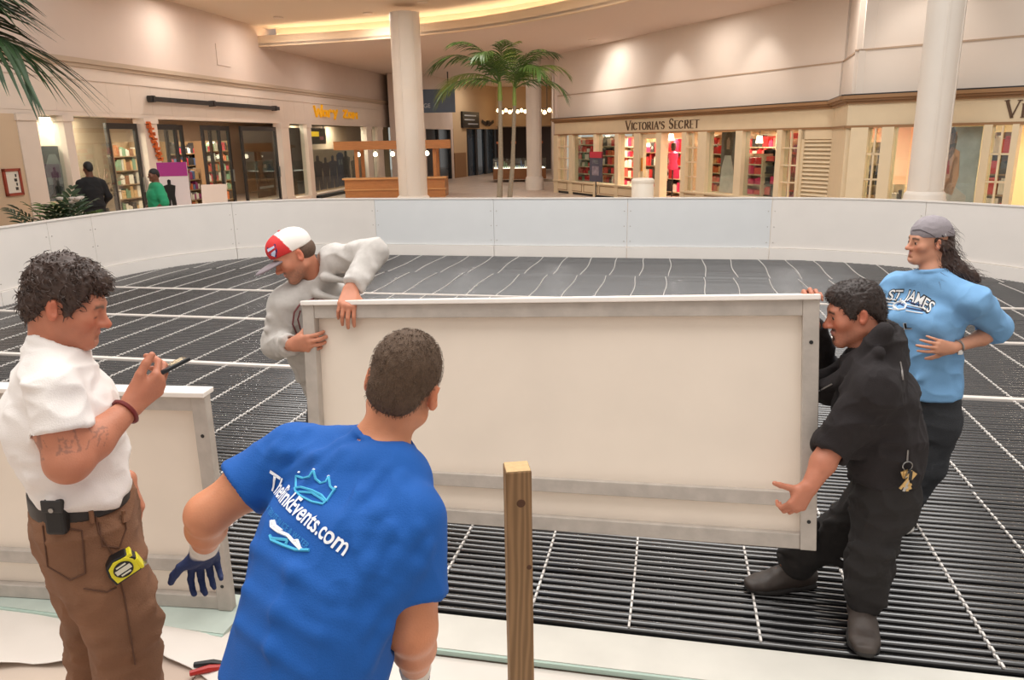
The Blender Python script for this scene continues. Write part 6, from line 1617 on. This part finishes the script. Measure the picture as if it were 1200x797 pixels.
    # cap
    cl, wl = mat('cap_red', lin(206, 42, 42), .7, bump=.2, bscale=300), mat('cap_white', lin(236, 228, 218), .7, bump=.2, bscale=300)
    def capc(V_, I_):
        L = hd.loc(V_); c = np.tile(np.array(lin(236, 228, 220)), (len(V_), 1)); c[L[:, 1] > .014 + .15 * (L[:, 2] - .06)] = lin(208, 44, 44); return c
    mc = mat('cap_cloth', (.8, .8, .8), .7, attr='Col', bump=.2, bscale=300)
    C_ = [hd.el((0, -.010, .046), (.084, .104, .084), .01, 1), hd.el((0, .046, .066), (.070, .058, .056), .03, 1), hd.el((0, .03, -.034), (.2, .3, .066), .004, -1, 's', rx=.10)]
    sv2 = {}
    cloth('cap', C_, mc, root, .005, [(.001, (30, 30, 30), 3, 'n')], col=capc, cb=keeper(sv2))
    br = [hd.el((0, .118, .014), (.072, .086, .014), .01, 1, rx=.05), hd.el((0, .114, -.004), (.076, .090, .016), .006, -1, 's', rx=.05), hd.el((0, -.006, .05), (.083, .104, .09), .003, -1, 's')]
    cloth('cap_brim', br, mat('brim_grey', lin(138, 126, 130), .8, bump=.2, bscale=300), root, .004)
    b = MB(); q = hd.w(0, -.006, .130); b.lathe(q, [(0, -.004), (.009, 0), (.006, .005), (0, .006)], 10); b.build('cap_button', cl, root, smooth=True)
    bv = BVHTree.FromPolygons([Vector(v) for v in sv2['V']], [tuple(f) for f in sv2['F'].tolist()])
    mb_, ml_ = mat('badge_navy', lin(44, 52, 110), .6), mat('badge_pale', lin(196, 210, 236), .6)
    dd = nrm(hd.X * -.62 + hd.Y * .78 + hd.Z * .1); tx = nrm(np.cross(hd.Z, dd)) * -1; ty = np.cross(tx, dd) * -1; ty = ty if ty @ hd.Z > 0 else -ty
    def patch(poly, name, m, lift):
        pts = []
        for u, v in poly:
            o = hd.w(0, .01, .062) + tx * u + ty * v; h_ = bv.ray_cast(Vector(o + dd * .3), Vector(-dd), 1)[0]
            if h_ is None: return
            pts.append(np.array(h_) + dd * lift)
        b = MB(); n = len(pts); b.add(pts + [p - dd * .002 for p in pts], [tuple(range(n)), tuple(range(2 * n - 1, n - 1, -1))] + [(i, n + i, n + (i + 1) % n, (i + 1) % n) for i in range(n)]); b.build(name, m, root)
    patch([(-.026, .030), (.026, .030), (.026, -.004), (.0, -.030), (-.026, -.004)], 'badge', mb_, .004)
    patch([(-.021, .024), (.021, .024), (.021, .010), (-.021, .014)], 'badge_print', ml_, .0065); patch([(-.020, .004), (.004, .0), (.012, -.012), (0, -.024), (-.018, -.006)], 'badge_print', ml_, .0065); patch([(-.006, .010), (.020, .006), (.014, -.006)], 'badge_print', cl, .0075)
    # short hair at the nape
    H_ = [hd.el((0, -.03, .0), (.0765, .082, .062), .01, 1), hd.el((0, .12, -.03), (.1, .12, .1), .01, -1, 's')]
    for q in (1, -1): H_.append(hd.el((q * .088, -.004, -.008), (.024, .028, .036), .008, -1, 's'))
    cloth('hair', H_, mat('hair_brown', lin(92, 68, 52), .7, noise=.3, nscale=120), root, .005)
    # trousers, boots
    lp = nrm(V3(.97, .2, 0)); bp = V3(.2, -.97, 0); J = [loft([(pel + Z * .02, lp, bp, .165, .118), (pel - Z * .10, lp, bp, .172, .122), (pel - Z * .2, lp, bp, .16, .11)], .03, 1, e0=.01)]; legs = []
    for sg in (1, -1):
        h_ = pel - Z * .15 + lp * .09 * sg; a_ = V3(h_[0] + .10 * sg, h_[1] + .05 * sg, .09); k_ = h_ * .5 + a_ * .5 - V3(0, .05, 0)
        J += [rc(h_, k_, .10, .082, .03, 1), rc(k_, a_ - Z * .02, .082, .075, .03, 1)]; legs.append(a_)
    J.append(cut(V3(0, 0, .06), (0, 0, -1)))
    cloth('trousers', J, mat('trousers_dark', lin(62, 60, 62), .85, noise=.2, nscale=9), root, .009, [(.005, (9, 9, 14), 3, 'r')])
    for a_ in legs: shoe(root, (a_[0], a_[1]), (-.2, -1), .28, mat('boot_black', lin(40, 36, 34), .55, noise=.2), mat('sole_dark', lin(40, 36, 34), .7), m_black, floor=.033)
man_cap()
# ------------------------------------------------------------------ man in the black hooded jacket, carrying the right end of the panel
def man_hoodie():
    Z = V3(0, 0, 1); c0 = at(1022, 560, 2.86); S_ = Sag(c0, (-.91, .41)); f_, l_ = S_.f, S_.l; at_ = S_
    root = thing('person', (c0[0], c0[1], 0), 'man in black hooded jacket and black trousers gripping the right end of the carried panel', 'person')
    P_ = R(13); fw = nrm(f_ * math.cos(P_) - Z * math.sin(P_) + l_ * .24); up_ = nrm(f_ * math.sin(P_) + Z * math.cos(P_))
    hd = Head(at_(1009, 371), fw, up_, 1.02, 1.0).ear(at_(1012, 372, .075), -1)
    nb = at_(1018, 412); ch = at_(1025, 475)
    sL, sR = at_(1026, 455, .175), at_(1014, 440, -.17)
    eL, wL = at_(975, 524, .19), at(949, 570, 2.69)
    wR = at(949, 371, 3.02); eR = at_(972, 455, -.26)
    st = [(at_(1026, 428), .09, .07), (at_(1024, 448), .165, .105), (ch, .18, .135), (at_(1036, 520), .17, .13), (at_(1036, 548), .17, .125)]
    PR = hd.prims(nose=1.12, jaw=1.06)
    PR += [rc(hd.w(0, -.03, -.045), nb, .054, .062, .03, 1), rc(nb, at_(1026, 430), .062, .08, .03, 1), loft([(c, l_, f_, a - .015, b - .015) for c, a, b in st], .03, 1)]
    m_ = eL * .6 + wL * .4
    PR += [rc(sL, eL, .052, .046, .03, 6), rc(eL, m_, .046, .047, .02, 6), rc(m_, wL, .047, .032, .02, 6), rc(sR, eR, .05, .042, .03, 6), rc(eR, wR, .042, .03, .02, 6)]
    PR += hand(wL, nrm(at(930, 598, 2.67) - wL), V3(-.1, 1, .05), nrm(V3(-.75, .1, .65)), 1.03, [(.7, .9, .5), (.75, .95, .5), (.75, .95, .5), (.75, .95, .5)], (.05, .02, -.03, -.08), [(.35, .95, .1), (.3, 1, .1), (.25, 1, .1)], id=6)
    PR += hand(wR, nrm(V3(-.12, -.15, 1)), V3(-.1, -1, -.1), V3(-1, .1, -.1), 1.0, [(.75, .9, .5), (.8, .9, .5), (.8, .9, .5), (.8, .9, .5)], (.08, .02, -.04, -.1), id=6)
    V, F, I = solid(PR, .0045); V = smooth(V, F, 1, .35)
    mesh_obj('body', V, F, m_skin, root, skin_paint(hd, lin(186, 120, 94), red=.75, stub=.28, goatee=.95, stubc=(.07, .045, .035), brow=(.05, .03, .02))(V, I))
    hd.eyeballs(root, (-.1, -.25))
    # hair, short and dark
    hs = [hd.el((0, -.014, .044), (.0775, .097, .085), .01, 1), hd.el((0, .040, .082), (.060, .050, .034), .03, 1), hd.el((0, -.078, -.012), (.060, .032, .050), .03, 1)]
    for q in (1, -1): hs.append(hd.el((q * .070, .014, .03), (.011, .030, .045), .02, 1))
    hs += [hd.el((0, .150, .010), (.088, .092, .076), .012, -1, 's'), hd.el((0, .055, -.085), (.10, .075, .090), .01, -1, 's')]
    for q in (1, -1): hs.append(hd.el((q * .088, -.006, -.008), (.022, .026, .034), .006, -1, 's'))
    mh = mat('hair_black_brown', lin(46, 32, 26), .5, noise=.35, nscale=90); sv = {}
    cloth('hair', hs, mh, root, .0045, [(.003, (80, 80, 80), 2, 'r')], cb=keeper(sv))
    hair_tufts(hd, None, root, mh, 1500, .011, .0014, lambda L, r: (r.normal(0, .4), .5 + r.normal(0, .5), -.4 + r.normal(0, .4)), 6, V=sv['V'], F=sv['F'], lift=.15)
    # jacket with hood and loose collar
    S = [loft([(c, l_, f_, a + .012, b + .014) for c, a, b in st[:-1]] + [(at_(1036, 552), l_, f_, .175, .135)], .03, 1, e0=.03, e1=.012)]
    dr = nrm(wL - eL); cf = eL + dr * .03
    S.append(group([rc(sL, eL, .088, .070, .03, 1), rc(eL, wL, .070, .060, .02, 1), rc(cf - dr * .03, cf - dr * .004, .070, .068, .012, 1), cut(cf, nrm(dr + Z * .1))], .045, 1)); S.append(rc(cf - dr * .012, cf + dr * .06, .052, .056, .004, -1, 's'))
    drR = nrm(wR - eR); cfR = wR - drR * .05
    S.append(group([rc(sR, eR, .084, .064, .03, 1), rc(eR, wR, .064, .046, .03, 1), cut(cfR, drR)], .045, 1)); S.append(rc(cfR - drR * .01, cfR + drR * .06, .036, .04, .004, -1, 's'))
    S += [rc(nb - Z * .03, sL, .085, .075, .05, 1), rc(nb - Z * .03, sR, .085, .075, .05, 1)]
    # hood lying on the back and rolled round the neck
    S += [el(at_(1036, 397), (.12, .060, .075), np.array([l_, f_, Z]), .05, 1), el(at_(1040, 420), (.12, .06, .09), np.array([l_, f_, Z]), .05, 1)]
    for a, b, o0, o1, r0, r1 in (((1036, 388), (1006, 428), .11, .10, .036, .030), ((1010, 430), (968, 452), .10, .06, .034, .026), ((1036, 388), (1000, 420), -.11, -.09, .04, .03), ((1000, 420), (965, 440), -.09, -.03, .03, .024)): S.append(rc(at_(*a, o0), at_(*b, o1), r0, r1, .03, 1))
    nd = nrm(hd.w(0, -.03, -.045) - nb)
    S += [rc(nb + f_ * .035 - Z * .0, nb + f_ * .05 + nd * .2, .062, .098, .012, -1, 's'), el(at_(1030, 380), (.085, .07, .075), np.array([l_, f_, Z]), .02, -1, 's')]
    for a, b, o0, o1, r_ in (((1040, 440), (1000, 500), .17, .2, .016), ((1050, 470), (1005, 520), .15, .2, .014), ((1060, 500), (1000, 535), .13, .17, .014), ((1030, 415), (985, 455), .16, .16, .016), ((1055, 440), (1035, 490), .16, .17, .013), ((1005, 460), (970, 500), .21, .22, .014), ((1015, 480), (980, 520), .22, .23, .013), ((990, 470), (965, 510), .21, .21, .013)):
        S.append(rc(at_(*a, o0), at_(*b, o1), r_, r_ * .6, .03, 1))
    mj = mat('jacket_black', lin(34, 28, 29), .9, noise=.12, nscale=40, bump=.3, bscale=240); sv = {}
    cloth('jacket', S, mj, root, .0065, [(.010, (9, 9, 11), 4, 'r'), (.004, (20, 20, 20), 9, 'r')], sm=1, cb=keeper(sv))
    on = Onto(sv['V'], sv['F'])
    on.line([(949, 465), (960, 458), (975, 450)], .003, 'zip', mat('zip_steel', lin(150, 146, 142), .35, .7), root, 6)
    mw = mat('print_grey', lin(150, 144, 140), .8)
    on.line([(1055, 424), (1057, 434), (1058, 445)], .0035, 'print_stripe', mw, root, 6)
    # undershirt
    U_ = [rc(at_(1018, 424), nb + f_ * .012 + Z * .004, .085, .066, .03, 1), rc(nb, nb + nd * .2, .063, .07, .006, -1, 's')]
    cloth('undershirt', U_, mat('undershirt_black', lin(28, 26, 27), .9), root, .006)
    # trousers
    hp = at_(1038, 570)
    J = [loft([(at_(1037, 545), l_, f_, .165, .115), (hp, l_, f_, .178, .125), (at_(1036, 600), l_, f_, .17, .12)], .03, 1, e0=.01)]
    kL, aL = at_(1020, 660, .12), at_(1008, 735, .13); kR, aR = at_(968, 620, -.10), at_(960, 668, -.10)
    aL = V3(aL[0], aL[1], .20); aR = V3(1.245, 3.02, .19); kR = at_(985, 622, -.10)
    for h_, k_, a_ in ((at_(1032, 588, .085), kL, aL), (at_(1030, 580, -.09), kR, aR)):
        J += [rc(h_, k_, .104, .082, .03, 1), rc(k_, k_ * .4 + a_ * .6, .082, .074, .03, 1), rc(k_ * .4 + a_ * .6, a_ - Z * .02, .074, .080, .03, 1)]
        for i in range(5):
            q = a_ + l_ * .06 + Z * (.02 + .045 * i); J.append(rc(q - f_ * .06, q + f_ * .07 + Z * .02 * (-1) ** i, .016, .010, .03, 1))
            q = k_ + l_ * .07 + Z * (.06 - .04 * i); J.append(rc(q + f_ * .06, q - f_ * .06 + Z * (.03 - .015 * i), .016, .010, .03, 1))
    J.append(cut(V3(0, 0, .075), (0, 0, -1)))
    cloth('trousers', J, mat('trousers_black', lin(36, 32, 31), .9, noise=.15, nscale=9, bump=.3, bscale=240), root, .008, [(.010, (8, 8, 11), 3, 'r'), (.005, (20, 20, 20), 9, 'r')])
    mb_ = mat('boot_dark_leather', lin(66, 56, 50), .55, noise=.3, nscale=20); ms_ = mat('sole_dark', lin(40, 36, 34), .7)
    shoe(root, (aL[0], aL[1]), (-.35, -.95), .30, mb_, ms_, m_black, .25, width=.060, floor=.032); shoe(root, (aR[0], aR[1]), (-1, -.12), .30, mb_, ms_, mat('lace_orange', lin(140, 90, 60), .6), .25, width=.060, floor=.032)
    # keys clipped on the belt
    k = at_(1062, 545, .172); kt = thing('key_bunch', k, 'bunch of keys hanging on black trousers of the man in hooded jacket', 'keys')
    b = MB(); b.tube([k + V3(.018 * math.cos(a), -.01, .018 * math.sin(a)) for a in np.linspace(0, 2 * PI, 15)], .0022, 5, cap=False); b.tube([k + V3(0, -.004, .012), k + V3(0, 0, .06)], .003, 5); b.build('ring', MATS['steel'], kt, smooth=True)
    mk = mat('key_brass', lin(196, 164, 110), .3, .7)
    for i, (dx, an) in enumerate(((-.016, -.4), (-.004, -.1), (.010, .25), (.020, .6))):
        K = Matrix.Translation(Vector(k + V3(dx * .9, -.016 - .004 * i, -.016))) @ Matrix.Scale(1.5, 4) @ Matrix.Rotation(an, 4, 'Y')
        b = MB(K); b.lathe((0, 0, -.010), [(.0, -.0), (.0, 0)], 3) if False else None
        b.ext(-.009, .009, -.0012, .0012, -.020, 0); b.ext(-.0035, .0035, -.0012, .0012, -.055, -.020); b.ext(.0035, .007, -.0012, .0012, -.046, -.040); b.build('key', mk if i != 2 else MATS['steel'], kt)
    b = MB(); b.box(k + V3(.005, -.025, -.03), (.016, .010, .04)); b.build('fob', m_black, kt, bevel=.002)
man_hoodie()
# ------------------------------------------------------------------ woman watching, hand on hip
def woman():
    Z = V3(0, 0, 1); c0 = V3(*(at(1088, 500, 3.60))); pr = nrm(V3(-.87, .49, 0)); tw = nrm(V3(-.49, -.87, 0))
    fb = nrm(pr * .42 + tw * .90); S_ = Sag(c0, fb); l_ = S_.l
    root = thing('person', (c0[0], c0[1], 0), 'woman in light blue printed tee and grey cap standing with hand on hip at right', 'person')
    A = lambda px, py, d=3.6: at(px, py, d)
    fw = nrm(pr * .86 + tw * .50 - Z * .03)
    hd = Head(A(1088, 283, 3.58), fw, Z + pr * .02, .90, .92).ear(A(1100, 287, 3.56), -1)
    nb = A(1092, 320, 3.60)
    ms = A(1095, 346, 3.59); sL, sR = ms + l_ * .185, ms - l_ * .185 + Z * .01
    eL, wL = A(1171, 388, 3.56), A(1117, 408, 3.43)
    eR, wR = A(1034, 402, 3.74), A(1040, 452, 3.62)
    lat = l_
    st = [(A(1093, 330), .08, .06), (A(1094, 345), .155, .085), (A(1087, 378), .150, .105), (A(1086, 420), .130, .095), (A(1086, 458), .142, .105)]
    P = hd.prims(fem=True, nose=.88, chin=.9, jaw=.93)
    P += [rc(hd.w(0, -.03, -.045), nb, .044, .050, .03, 1), rc(nb, A(1093, 332), .05, .065, .03, 1), loft([(c, lat, fb, a - .012, b - .012) for c, a, b in st], .03, 1)]
    for s_, e_, w_ in ((sL, eL, wL), (sR, eR, wR)): P += [rc(s_, e_, .044, .038, .03, 6), rc(e_, e_ * .6 + w_ * .4, .038, .037, .02, 6), rc(e_ * .6 + w_ * .4, w_, .037, .024, .02, 6)]
    P += hand(wL, nrm(A(1085, 404, 3.42) - wL), nrm(V3(.35, .9, -.1)), nrm(V3(-.1, .2, -1)), .88, [(.15, .35, .25), (.15, .3, .25), (.15, .3, .25), (.2, .35, .25)], (.16, .05, -.08, -.2), [(.6, .7, .3), (.8, .5, .3), (.9, .3, .3)], id=6)
    P += hand(wR, -Z, V3(.5, .5, 0), fb, .88, id=6)
    V, F, I = solid(P, .0042); V = smooth(V, F, 1, .35)
    mesh_obj('body', V, F, m_skin, root, skin_paint(hd, lin(204, 146, 118), red=.5, brow=(.12, .075, .05), lips=(.60, .27, .24))(V, I))
    hd.eyeballs(root, (.0, -.05))
    # grey cap
    gc = mat('beanie_grey', lin(150, 142, 146), .85, bump=.3, bscale=260, noise=.06, nscale=50); sv = {}
    C_ = [hd.el((0, -.014, .052), (.083, .104, .088), .01, 1), hd.el((0, -.075, .02), (.066, .05, .06), .03, 1), hd.el((0, .05, -.054), (.2, .3, .083), .004, -1, 's', rx=-.10)]
    cloth('cap', C_, gc, root, .0045, [(.0012, (40, 40, 40), 3, 'r')], cb=keeper(sv)); on = Onto(sv['V'], sv['F'])
    on.line([(1067, 270), (1078, 269), (1090, 274), (1100, 281)], .0022, 'cap_seam', mat('seam_grey', lin(96, 90, 94), .9), root, 5)
    on.line([(1104, 276), (1107, 279), (1104, 281)], .0030, 'cap_mark', m_black, root, 4); on.line([(1108, 274), (1109, 280)], .0024, 'cap_mark', mat('mark_white', lin(220, 216, 214), .7), root, 4)
    # hair
    mh = mat('hair_brown_long', lin(62, 40, 30), .45, noise=.35, nscale=30, stretch=(3, 3, 1)); h0 = hd.w(.02, -.080, -.01)
    hp = [hd.w(.0, -.07, .03), h0, A(1110, 306, 3.62), A(1122, 318, 3.57), A(1138, 325, 3.54), A(1147, 329, 3.55)]
    H_ = chain(hp, [.052, .046, .044, .038, .026, .010], .03, 1) + [rc(h0, A(1100, 330, 3.55), .040, .018, .03, 1), hd.rc((.066, -.005, .015), (.066, -.05, -.02), .016, .03, .02, 1), hd.rc((-.066, -.005, .015), (-.066, -.05, -.02), .016, .03, .02, 1)]
    for q in (1, -1): H_.append(hd.el((q * .088, -.004, -.008), (.022, .022, .032), .006, -1, 's'))
    sv = {}
    cloth('hair', H_, mh, root, .005, [(.004, (60, 60, 30), 4, 'r')], cb=keeper(sv))
    dl = hd.A @ nrm(hp[4] - hp[1])
    hair_tufts(hd, None, root, mh, 500, .055, .0016, lambda L, r: (dl[0] + r.normal(0, .15), dl[1] + r.normal(0, .15), dl[2] - .2 + r.normal(0, .15)), 6, V=sv['V'], F=sv['F'])
    # tee with rolled sleeves
    S = [loft([(c, lat, fb, a + e, b + e2) for (c, a, b), e, e2 in zip(st, (0, .004, .012, .024, .024), (0, .004, .020, .026, .024))], .03, 1, e0=.03, e1=.006)]
    for q in (1, -1): S.append(el(A(1086, 372) + lat * .062 * q + fb * .075, (.062, .05, .055), None, .05, 1))
    for s_, e_, n_ in ((sL, eL, 0), (sR, eR, 1)):
        dr = nrm(e_ - s_); L_ = np.linalg.norm(e_ - s_); cf = s_ + dr * L_ * .93
        S.append(group([rc(s_, e_, .068, .072, .03, 1), rc(cf - dr * .045, cf - dr * .03, .075, .077, .01, 1), rc(cf - dr * .012, cf, .076, .076, .008, 1), cut(cf, dr)], .04, 1)); S.append(rc(cf - dr * .02, cf + dr * .06, .048, .056, .004, -1, 's'))
        S.append(rc(nb - Z * .025, s_, .062, .058, .04, 1))
    nd = nrm(hd.w(0, -.03, -.045) - nb)
    S += [rc(nb + nd * .0, nb + nd * .2, .056, .08, .006, -1, 's'), ring(nb + nd * .012 + fb * .004, nd + fb * .2, .060, .008, .006, 1)]
    for a, b in (((1120, 355), (1105, 400)), ((1130, 365), (1112, 420)), ((1110, 420), (1075, 445)), ((1135, 350), (1165, 380)), ((1145, 345), (1172, 372)), ((1100, 425), (1110, 455))): S.append(rc(at(*a, 3.50), at(*b, 3.50), .014, .008, .03, 1))
    mt = mat('tee_light_blue', lin(122, 170, 214), .85, bump=.2, bscale=280, noise=.04, nscale=12); sv = {}
    cloth('shirt', S, mt, root, .0055, [(.008, (10, 10, 12), 4, 'r'), (.003, (26, 26, 26), 9, 'n')], sm=1, cb=keeper(sv)); on = Onto(sv['V'], sv['F'])
    mk, mw, mdb = mat('print_black', lin(30, 30, 36), .7), mat('print_chalk', lin(232, 232, 232), .7), mat('print_navy', lin(50, 60, 110), .7)
    def word(txt, p0, p1, hgt, m, name, lift, off=0.0, bold=0.0, arch=0.0):
        try:
            TM, d, L = on.frame(p0, p1); vs, fs = text_mesh(txt, 1.0, bold=bold); mx = max(v[0] for v in vs)
            wrap_print(name, ([(v[0] / mx * L, v[1] * hgt / .7 + off + arch * math.sin(PI * min(1, max(0, v[0] / mx))) * L) for v in vs], fs), TM, d, (sv['V'], sv['F']), m, root, lift)
        except Exception as e: print('word failed', txt, e)
    word('ST. JAMES', (1040, 352), (1089, 367), .056, mk, 'print_word_outline', .0018, -.003, .07, .11)
    word('ST. JAMES', (1040, 352), (1089, 367), .052, mw, 'print_word', .0030, 0, .012, .11)
    word('BALL', (1041, 379), (1069, 385), .030, mw, 'print_word_outline', .0018, -.002, .05)
    word('BALL', (1041, 379), (1069, 385), .028, mk, 'print_word', .0030, 0, .02)
    z = lambda x, y: (1010 + x / 3.983, 240 + y / 3.983)
    for i, y in enumerate((455, 470, 485, 500)):
        on.line([z(100 - 3 * i, y - 20), z(160, y - 10)], .003, 'print_stripe', mw, root, 4); on.line([z(205, y - 6), z(285, y + 16 - 3 * i)], .003, 'print_stripe', mw if i % 2 else mdb, root, 5)
    on.line([z(145, 470), z(165, 455), z(190, 450), z(208, 465), z(200, 485), z(170, 490), z(148, 478)], .0052, 'print_animal', mw, root, 4)
    on.line([z(165, 468), z(180, 462), z(195, 470)], .0040, 'print_animal', mdb, root, 4)
    # watch
    b = MB(); d_ = nrm(wL - eL); u = nrm(np.cross(d_, Z)); v = np.cross(d_, u); c = wL - d_ * .03
    b.tube([c + (u * math.cos(a) + v * math.sin(a)) * .030 for a in np.linspace(0, 2 * PI, 21)], .005, 6, cap=False); b.build('watch_strap', MATS['steel'], root, smooth=True)
    q = c + nrm(np.cross(d_, u) + V3(0, -1, 0)) * .031; b = MB(); b.box(q, (.024, .010, .024)); b.build('watch_face', mat('watch', lin(220, 220, 218), .2, .4), root, bevel=.003)
    # jeans and running shoes
    pel = A(1086, 470)
    J = [loft([(A(1086, 455), lat, fb, .138, .10), (pel, lat, fb, .15, .112), (A(1086, 500), lat, fb, .15, .108)], .03, 1, e0=.01)]
    g = ground(1062, 610); aL = V3(2.035, 3.62, .13); aR = V3(1.86, 3.66, .11)
    for h_, k_, a_ in ((A(1086, 488, 3.60) + lat * .07, A(1090, 548, 3.56), aL), (A(1085, 488, 3.62) - lat * .075, A(1055, 545, 3.58), aR)):
        J += [rc(h_, k_, .090, .070, .03, 1), rc(k_, a_ - Z * .02, .070, .064, .03, 1)]
        for i in range(4): q = a_ + V3(0, -.04, .03 + .05 * i); J.append(rc(q - lat * .05, q + lat * .06 + Z * .02 * (-1) ** i, .012, .008, .03, 1))
    J.append(cut(V3(0, 0, .07), (0, 0, -1)))
    cloth('jeans', J, mat('jeans_charcoal', lin(52, 54, 58), .85, noise=.25, nscale=9, bump=.3, bscale=240), root, .008, [(.004, (10, 10, 14), 3, 'r')])
    mu, ms_ = mat('runner_grey', lin(176, 168, 158), .6, noise=.2, nscale=30), mat('sole_white', lin(222, 218, 210), .5)
    for a_ in (aL, aR): shoe(root, (a_[0], a_[1]), (-.45, -.89), .25, mu, ms_, mat('lace_blue', lin(60, 80, 150), .6), .11, width=.046, floor=.032)
woman()
# ------------------------------------------------------------------ two passers-by behind the left boards
def bystander(x, y, face, h, top, legs_c, label, hairc, skin, long_sleeve, bulk):
    Z = V3(0, 0, 1); f_ = nrm(V3(face[0], face[1], 0)); l_ = V3(-f_[1], f_[0], 0); o = V3(x, y, 0); s = h / 1.7
    P = lambda a, b, z: o + l_ * a * s + f_ * b * s + Z * z * s
    root = thing('person', (x, y, 0), label, 'person')
    hd = Head(P(0, .02, 1.575), f_ - Z * .05, Z, .98 * s)
    B = hd.prims() + [rc(hd.w(0, -.03, -.045), P(0, -.01, 1.42), .052, .06, .03, 1)]
    st = [(P(0, 0, 1.40), .10, .07), (P(0, 0, 1.33), .18, .10), (P(0, .01, 1.18), .175 * bulk, .125 * bulk), (P(0, .01, 1.02), .155 * bulk, .12 * bulk), (P(0, 0, .88), .175 * bulk, .13 * bulk)]
    B += [loft([(c, l_, f_, a * .9, b * .9) for c, a, b in st], .03, 1)]; arms = []
    for q in (1, -1):
        s_, e_, w_ = P(.19 * q, 0, 1.32), P(.25 * q * bulk, -.02, 1.06), P(.22 * q * bulk, .16, .92)
        B += [rc(s_, e_, .05, .042, .03, 6), rc(e_, w_, .042, .03, .02, 6)] + hand(w_, nrm(f_ * .6 - Z), -l_ * q, f_, .95, id=6); arms.append((s_, e_, w_))
    V, F, I = solid(B, .008); mesh_obj('body', V, F, m_skin, root, skin_paint(hd, skin, red=.2)(V, I))
    S = [loft([(c, l_, f_, a + .01, b + .012) for c, a, b in st], .03, 1, e0=.03, e1=.01)]
    for s_, e_, w_ in arms:
        if long_sleeve: S += [rc(s_, e_, .07, .058, .04, 1), rc(e_, w_, .058, .045, .03, 1)]
        else: dr = nrm(e_ - s_); S += [group([rc(s_, e_, .075, .08, .02, 1), cut(s_ + (e_ - s_) * .7, dr)], .04, 1)]
    cloth('shirt', S, mat('top_' + label.split()[2], top, .85, noise=.1, nscale=9), root, .011, [(.008, (9, 9, 12), 3, 'r')])
    H_ = [hd.el((0, -.016, .05), (.080, .098, .088), .01, 1), hd.el((0, -.08, .0), (.06, .04, .06), .03, 1), hd.el((0, .14, -.0), (.1, .09, .07), .01, -1, 's')]
    cloth('hair', H_, mat('hair_' + label.split()[2], hairc, .6), root, .009)
    J = [loft([(P(0, 0, .92), l_, f_, .165 * bulk, .12 * bulk), (P(0, 0, .78), l_, f_, .175 * bulk, .125 * bulk)], .03, 1)]
    for q in (1, -1): J += [rc(P(.09 * q, 0, .80), P(.09 * q, .02, .46), .095 * bulk, .075, .03, 1), rc(P(.09 * q, .02, .46), P(.09 * q, -.01, .09), .075, .062, .03, 1)]
    J.append(cut(V3(0, 0, .05), (0, 0, -1)))
    cloth('trousers', J, mat('legs_' + label.split()[2], legs_c, .85), root, .012)
    for q in (1, -1): a_ = P(.09 * q, 0, 0); shoe(root, (a_[0], a_[1]), f_, .27, MATS.get('boot_black') or mat('boot_black', lin(40, 36, 34), .55), mat('sole_dark', lin(40, 36, 34), .7), m_black)
g_ = at(181, 205, 14.3); bystander(g_[0], 14.3, (-.55, -.5), 1.58, lin(40, 150, 104), lin(60, 56, 60), 'woman in green tee standing behind the left boards', lin(28, 22, 20), lin(112, 70, 50), False, 1.2)
g_ = at(104, 200, 14.6); bystander(g_[0], 14.6, (-.7, .6), 1.72, lin(26, 24, 26), lin(30, 28, 30), 'man in black clothes standing beside the leafy bush', lin(22, 18, 16), lin(104, 66, 48), True, 1.1)
